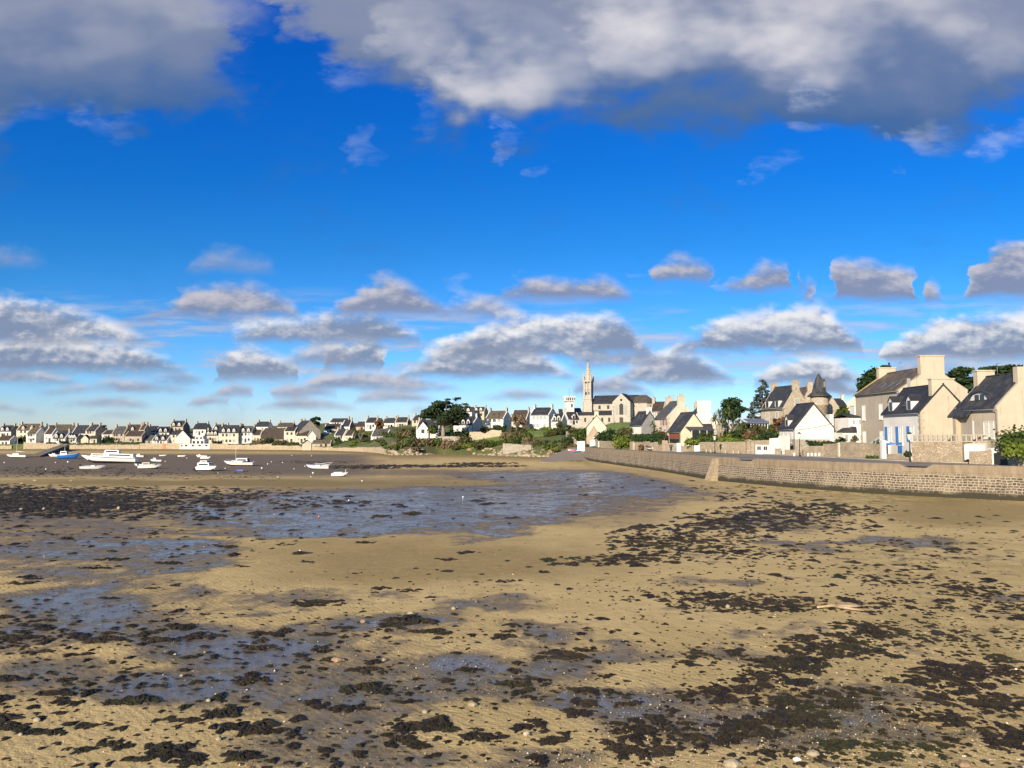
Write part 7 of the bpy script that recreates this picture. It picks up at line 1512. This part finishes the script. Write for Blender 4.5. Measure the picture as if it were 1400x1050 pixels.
SINGLE = [  # individually readable clumps: px, py, width px, height px
 (57, 1000, 84, 12), (10, 996, 40, 12), (110, 992, 60, 9), (165, 1018, 44, 8), (165, 962, 50, 10), (72, 948, 46, 11), (95, 962, 56, 9), (250, 985, 60, 10), (315, 995, 66, 14), (360, 998, 78, 18), (300, 976, 64, 12), (195, 957, 70, 11), (340, 930, 60, 8), (352, 886, 58, 10), (430, 826, 84, 10), (235, 1030, 90, 20), (330, 1035, 70, 14), (260, 1043, 60, 10), (190, 1040, 50, 8), (160, 1022, 60, 9), (500, 946, 80, 22), (430, 965, 44, 12), (465, 970, 46, 9), (580, 995, 110, 18), (600, 990, 50, 18), (545, 1008, 60, 12), (660, 1010, 40, 8), (500, 918, 64, 10), (560, 848, 80, 18), (590, 865, 70, 10), (530, 855, 40, 8), (690, 872, 40, 12), (470, 858, 40, 8), (270, 870, 50, 9), (215, 875, 54, 9), (245, 857, 56, 9), (440, 868, 40, 6), (360, 868, 46, 7), (575, 1022, 40, 8), (440, 890, 36, 7), (495, 968, 34, 8), (560, 960, 36, 6), (640, 916, 44, 7), (700, 935, 44, 11), (735, 930, 40, 8), (800, 960, 34, 8), (790, 978, 40, 12), (735, 990, 34, 9), (760, 1012, 46, 12), (800, 945, 44, 10), (830, 925, 36, 6), (855, 965, 40, 7), (765, 893, 40, 8), (800, 890, 34, 7), (700, 855, 30, 6), (640, 756, 40, 6), (612, 765, 38, 6), (760, 772, 24, 6), (560, 808, 40, 6), (520, 805, 30, 6), (690, 795, 26, 5), (500, 742, 32, 5), (390, 745, 30, 4), (310, 748, 36, 5), (230, 770, 50, 4), (150, 765, 50, 5), (130, 777, 60, 4), (330, 775, 26, 4), (420, 768, 22, 4), (520, 707, 40, 6), (560, 703, 30, 5), (700, 708, 24, 4), (240, 800, 22, 4), (40, 790, 40, 6), (30, 798, 50, 6), (150, 818, 36, 5)]
vn, fn, base = [], [], 0
def put(px, py, w_px, h_k, big):
    global base
    d = d_at2(px, py)
    if d is None: return
    x = X(px, d, py); z = float(sand_z(x / d, d)); r = w_px * d / 1050 / 2; a = QR.uniform(0, 6.28)
    V, T, FV, FT = (TPL if big else TPS)[QR.integers(0, 18 if big else 10)]
    h = min(.10, r * h_k * .75) + .008; ca, sa = math.cos(a), math.sin(a); ar = QR.uniform(.75, 1.3)
    for P, Q in ((V, T), (FV, FT)):
        X_ = P[:, 0] * r; Y_ = P[:, 1] * r
        xx, yy_ = (X_ * ca - Y_ * sa) * 1.0 * ar, (X_ * sa + Y_ * ca) / ar
        vn.append(np.stack([x + xx, d + yy_, z + P[:, 2] * h + .004], 1)); fn.append(Q + base); base += len(P)
_us = np.linspace(-.75, .75, 151); _ds = np.geomspace(9, 380, 700)
_tab = []
for u_ in _us:
    dz = np.minimum(_ds, float(shore_u(u_)) - 1.5); _tab.append(PYX(u_ * dz, dz, sand_z(np.full_like(dz, u_), dz))[1])
def d_at2(px, py):
    u = uv(px, py)[0]
    if not -.74 < u < .74: return None
    i = int(round((u + .75) / .01)); ys = _tab[i]; j = int(np.searchsorted(-ys, -py))
    return float(min(_ds[min(j, len(_ds) - 1)], float(shore_u(u)) - 1.2))
for cx, cy, rx, ry, n, s in MATS_:
    for k in range(int(n * (4.2 if cy < 705 and cx < 260 else 2.2 if cy < 705 and cx < 480 else 2.0 if 690 < cy < 780 and cx > 780 else 1.2 if cy < 790 else 1.75 if cx > 950 else 1.05))):
        a, rr_ = QR.uniform(0, 6.28), QR.uniform(0, 1.5) ** .75; px, py = cx + rx * rr_ * math.cos(a) * .8, cy + ry * rr_ * math.sin(a) * .8
        if py > 1060 or py < 622: continue
        d = d_at2(px, py)
        if d is None: continue
        wpx = QR.lognormal(math.log(.50 * s * (.40 if d < 30 else .7 if d < 46 else 1.15 if d < 62 else 1.7)), .5) * 1050 / max(d, 13) * .72
        wpx = min(wpx, 1.1 * 1050 / max(d, 13))
        put(px, py, max(wpx, 3.0), .30, d < 45)
for px, py, w, h in SINGLE:
    n = max(3, int(w / h * 1.3))
    for k in range(n):
        f = (k + .5) / n - .5; put(px + f * w * .78 + QR.uniform(-3, 3), py + QR.uniform(-.3, .3) * h, h * QR.uniform(.9, 1.7) * (1.25 - abs(f)), .32, True)
for k in range(7500):                       # loose scraps everywhere
    px, py = QR.uniform(-20, 1420), 655 + 400 * QR.uniform(0, 1) ** 1.15; d = d_at2(px, py)
    if d is None: continue
    g = blobs(np.array([px]), np.array([py]), DRY)[0]
    if QR.uniform() < g * .85 or (px < 900 and QR.uniform() < .45): continue
    put(px, py, QR.lognormal(math.log(.055), .6) * 1050 / d, .3, False)
m, t = newmat('bladder_wrack'); co = t.n('ShaderNodeTexCoord').outputs['Object']; rnd = t.n('ShaderNodeNewGeometry').outputs['Random Per Island']
c = t.mix(rnd, (.010, .007, .004), (.036, .025, .011)); c = t.mix(t.math('MULTIPLY', t.rng(t.noise(co, .22, 4, .6), .52, .64), .75), c, (.030, .033, .008))
c = t.mix(t.math('MULTIPLY', t.rng(t.noise(co, 22, 4, .7), .52, .72), .6), c, (.075, .052, .024)); t.put(t.p.inputs['Base Color'], c); t.p.inputs['Roughness'].default_value = .5; t.p.inputs['Specular IOR Level'].default_value = .35
t.put(t.p.inputs['Normal'], t.bump(t.noise(co, 26, 4, .7), 1.0, .05))
tag(np_mesh('seaweed', np.concatenate(vn), np.concatenate(fn), [m], False), kind='stuff')
# grit of shells and small stones strewn over the near sand
N = 9000; V_, F_, bs_ = [], [], 0
oct_ = np.array([(1, 0, 0), (0, 1, 0), (-1, 0, 0), (0, -1, 0), (0, 0, .8), (0, 0, -.5)]); of = np.array([(0, 1, 4), (1, 2, 4), (2, 3, 4), (3, 0, 4), (1, 0, 5), (2, 1, 5), (3, 2, 5), (0, 3, 5)])
ALG = [(1200, 680, 220, 14, .7), (1270, 775, 180, 50, .8), (1330, 850, 160, 60, .8), (1200, 1010, 260, 60, 1.3), (1060, 830, 120, 30, .8), (1180, 930, 240, 70, .7), (900, 980, 160, 60, .6), (1000, 1040, 300, 30, 1.2), (650, 900, 160, 60, .5), (560, 870, 100, 30, .5)]
for k in range(N * 3):
    px, py = QR.uniform(-10, 1410), 690 + 365 * QR.uniform(0, 1) ** .8
    if QR.uniform() > .10 + .9 * min(1, float(blobs(np.array([px]), np.array([py]), ALG)[0])): continue
    d = d_at2(px, py)
    if d is None: continue
    x = X(px, d, py); s = QR.lognormal(math.log(.0085), .4) * (1 + d / 60); a = QR.uniform(0, 6.28); P = oct_ * s * QR.uniform(.6, 1.4, 3)
    P = np.stack([P[:, 0] * math.cos(a) - P[:, 1] * math.sin(a), P[:, 0] * math.sin(a) + P[:, 1] * math.cos(a), P[:, 2]], 1)
    V_.append(P + np.array([x, d, float(sand_z(x / d, d)) + s * .2])); F_.append(of + bs_); bs_ += 6
    if len(V_) > N: break
m, t = newmat('shell_grit'); rnd = t.n('ShaderNodeNewGeometry').outputs['Random Per Island']; cr = t.n('ShaderNodeValToRGB'); t.put(cr.inputs[0], rnd)
e = cr.color_ramp.elements; e[0].position, e[0].color = 0, (.10, .07, .04, 1); e[1].position, e[1].color = 1, (.70, .63, .50, 1); k = e.new(.45); k.color = (.36, .27, .14, 1); k = e.new(.8); k.color = (.50, .40, .24, 1)
t.put(t.p.inputs['Base Color'], cr.outputs[0]); t.p.inputs['Roughness'].default_value = .55
tag(np_mesh('shell_gravel', np.concatenate(V_), np.concatenate(F_), [m], False), kind='stuff')
# single stones
STN = [('large pale stone with a broken flat face at the bottom edge', 1000, 1048, 40, 14, ROCKP), ('rounded tan cobble at the bottom edge right of the big pale stone', 1112, 1034, 24, 9, ROCKP), ('dark brown wet stone at the bottom right edge', 1318, 1047, 36, 9, ROCKB), ('greyish stone half under weed near the bottom edge', 1135, 1047, 30, 7, ROCKD), ('small tan stone touching the big pale one', 1030, 1047, 16, 5, ROCKB), ('pale stone on top of a wide weed clump at the lower left', 50, 987, 16, 7, ROCKP), ('cream pebble at the left of the lower weed clump', 28, 1006, 11, 5, ROCKP), ('pale flat stone alone on sand in the lower left', 299, 1012, 14, 6, ROCKP), ('rusty and grey stones resting on weed in the middle foreground', 461, 905, 26, 8, ROCKB), ('grey barnacled stone topping the biggest weed mound left of centre', 562, 842, 18, 8, ROCKP), ('pinkish stone in a small weed clump left of the big mound', 496, 851, 14, 6, ROCKB), ('small whitish stone on wet sand', 581, 975, 12, 6, ROCKP), ('ochre stones right of the lower middle', 645, 966, 20, 7, ROCKP), ('small bright stone on the wet sand at left', 248, 926, 7, 4, ROCKP), ('pale stone beside a weed clump at left of centre', 285, 960, 9, 5, ROCKP), ('small stone among weed at centre left', 525, 905, 9, 5, ROCKP), ('white shard lying near the bottom right', 1090, 1041, 18, 6, PAINT), ('round grey stone by a weed clump in the foreground', 720, 1007, 12, 7, ROCKM), ('flat pink stone at the right of the central mound', 620, 833, 9, 5, ROCKP), ('tan stone by the green weed mat', 995, 832, 9, 7, ROCKP),
       ('pale boulder in the dark weed beds at far left', 29, 698, 9, 5, ROCKP), ('second pale boulder in the dark weed beds', 60, 697, 8, 5, ROCKP), ('squarish tan boulder right of the dark weed beds', 162, 696, 9, 5, ROCKP), ('tan boulder on the sand spit at the left', 30, 662, 8, 3.5, ROCKP), ('dark boulder behind the weed beds at the left edge', 12, 675, 24, 9, ROCKD), ('low boulder next to the sand spit', 48, 658, 8, 4, ROCKP), ('small pale boulder on the weed at upper left', 93, 670, 8, 3, ROCKP), ('small tan boulder farther along the weed at left', 97, 658, 6, 3, ROCKP)]
rr = random.Random(31)
for lb_, px, py, w, h, mt_ in STN:
    d = d_at2(px, min(py, 1049)); x = X(px, d, py); z = float(sand_z(x / d, d)); r_ = w * d / 1050 / 2 * .62; o = rock_mb(rr, r_, r_ * .8, h * d / 1050 * .6, 11).build('stone', mt_, loc=(x, d, z + .01), rz=rr.uniform(-.4, .4)); tag(o, lb_, 'stone', 'stones on the foreshore')
# driftwood plank
d = d_at2(1150, 833); x = X(1150, d, 833); z = float(sand_z(x / d, d)) + .06
mb = MB(); mb.path([(-.8, 0, .0), (-.3, .05, .04), (.25, -.04, .03), (.75, .06, .02)], [.035, .05, .055, .03], 7); mb.path([(-.2, .0, .03), (.15, -.35, .02), (.45, -.5, .0)], [.05, .04, .025], 6)
tag(mb.build('driftwood', simple('bleached_wood', (.36, .26, .16), .85, var=.4, scale=3), loc=(x, d, z), rz=.05), 'bleached driftwood branch lying on the weed at the right', 'driftwood')
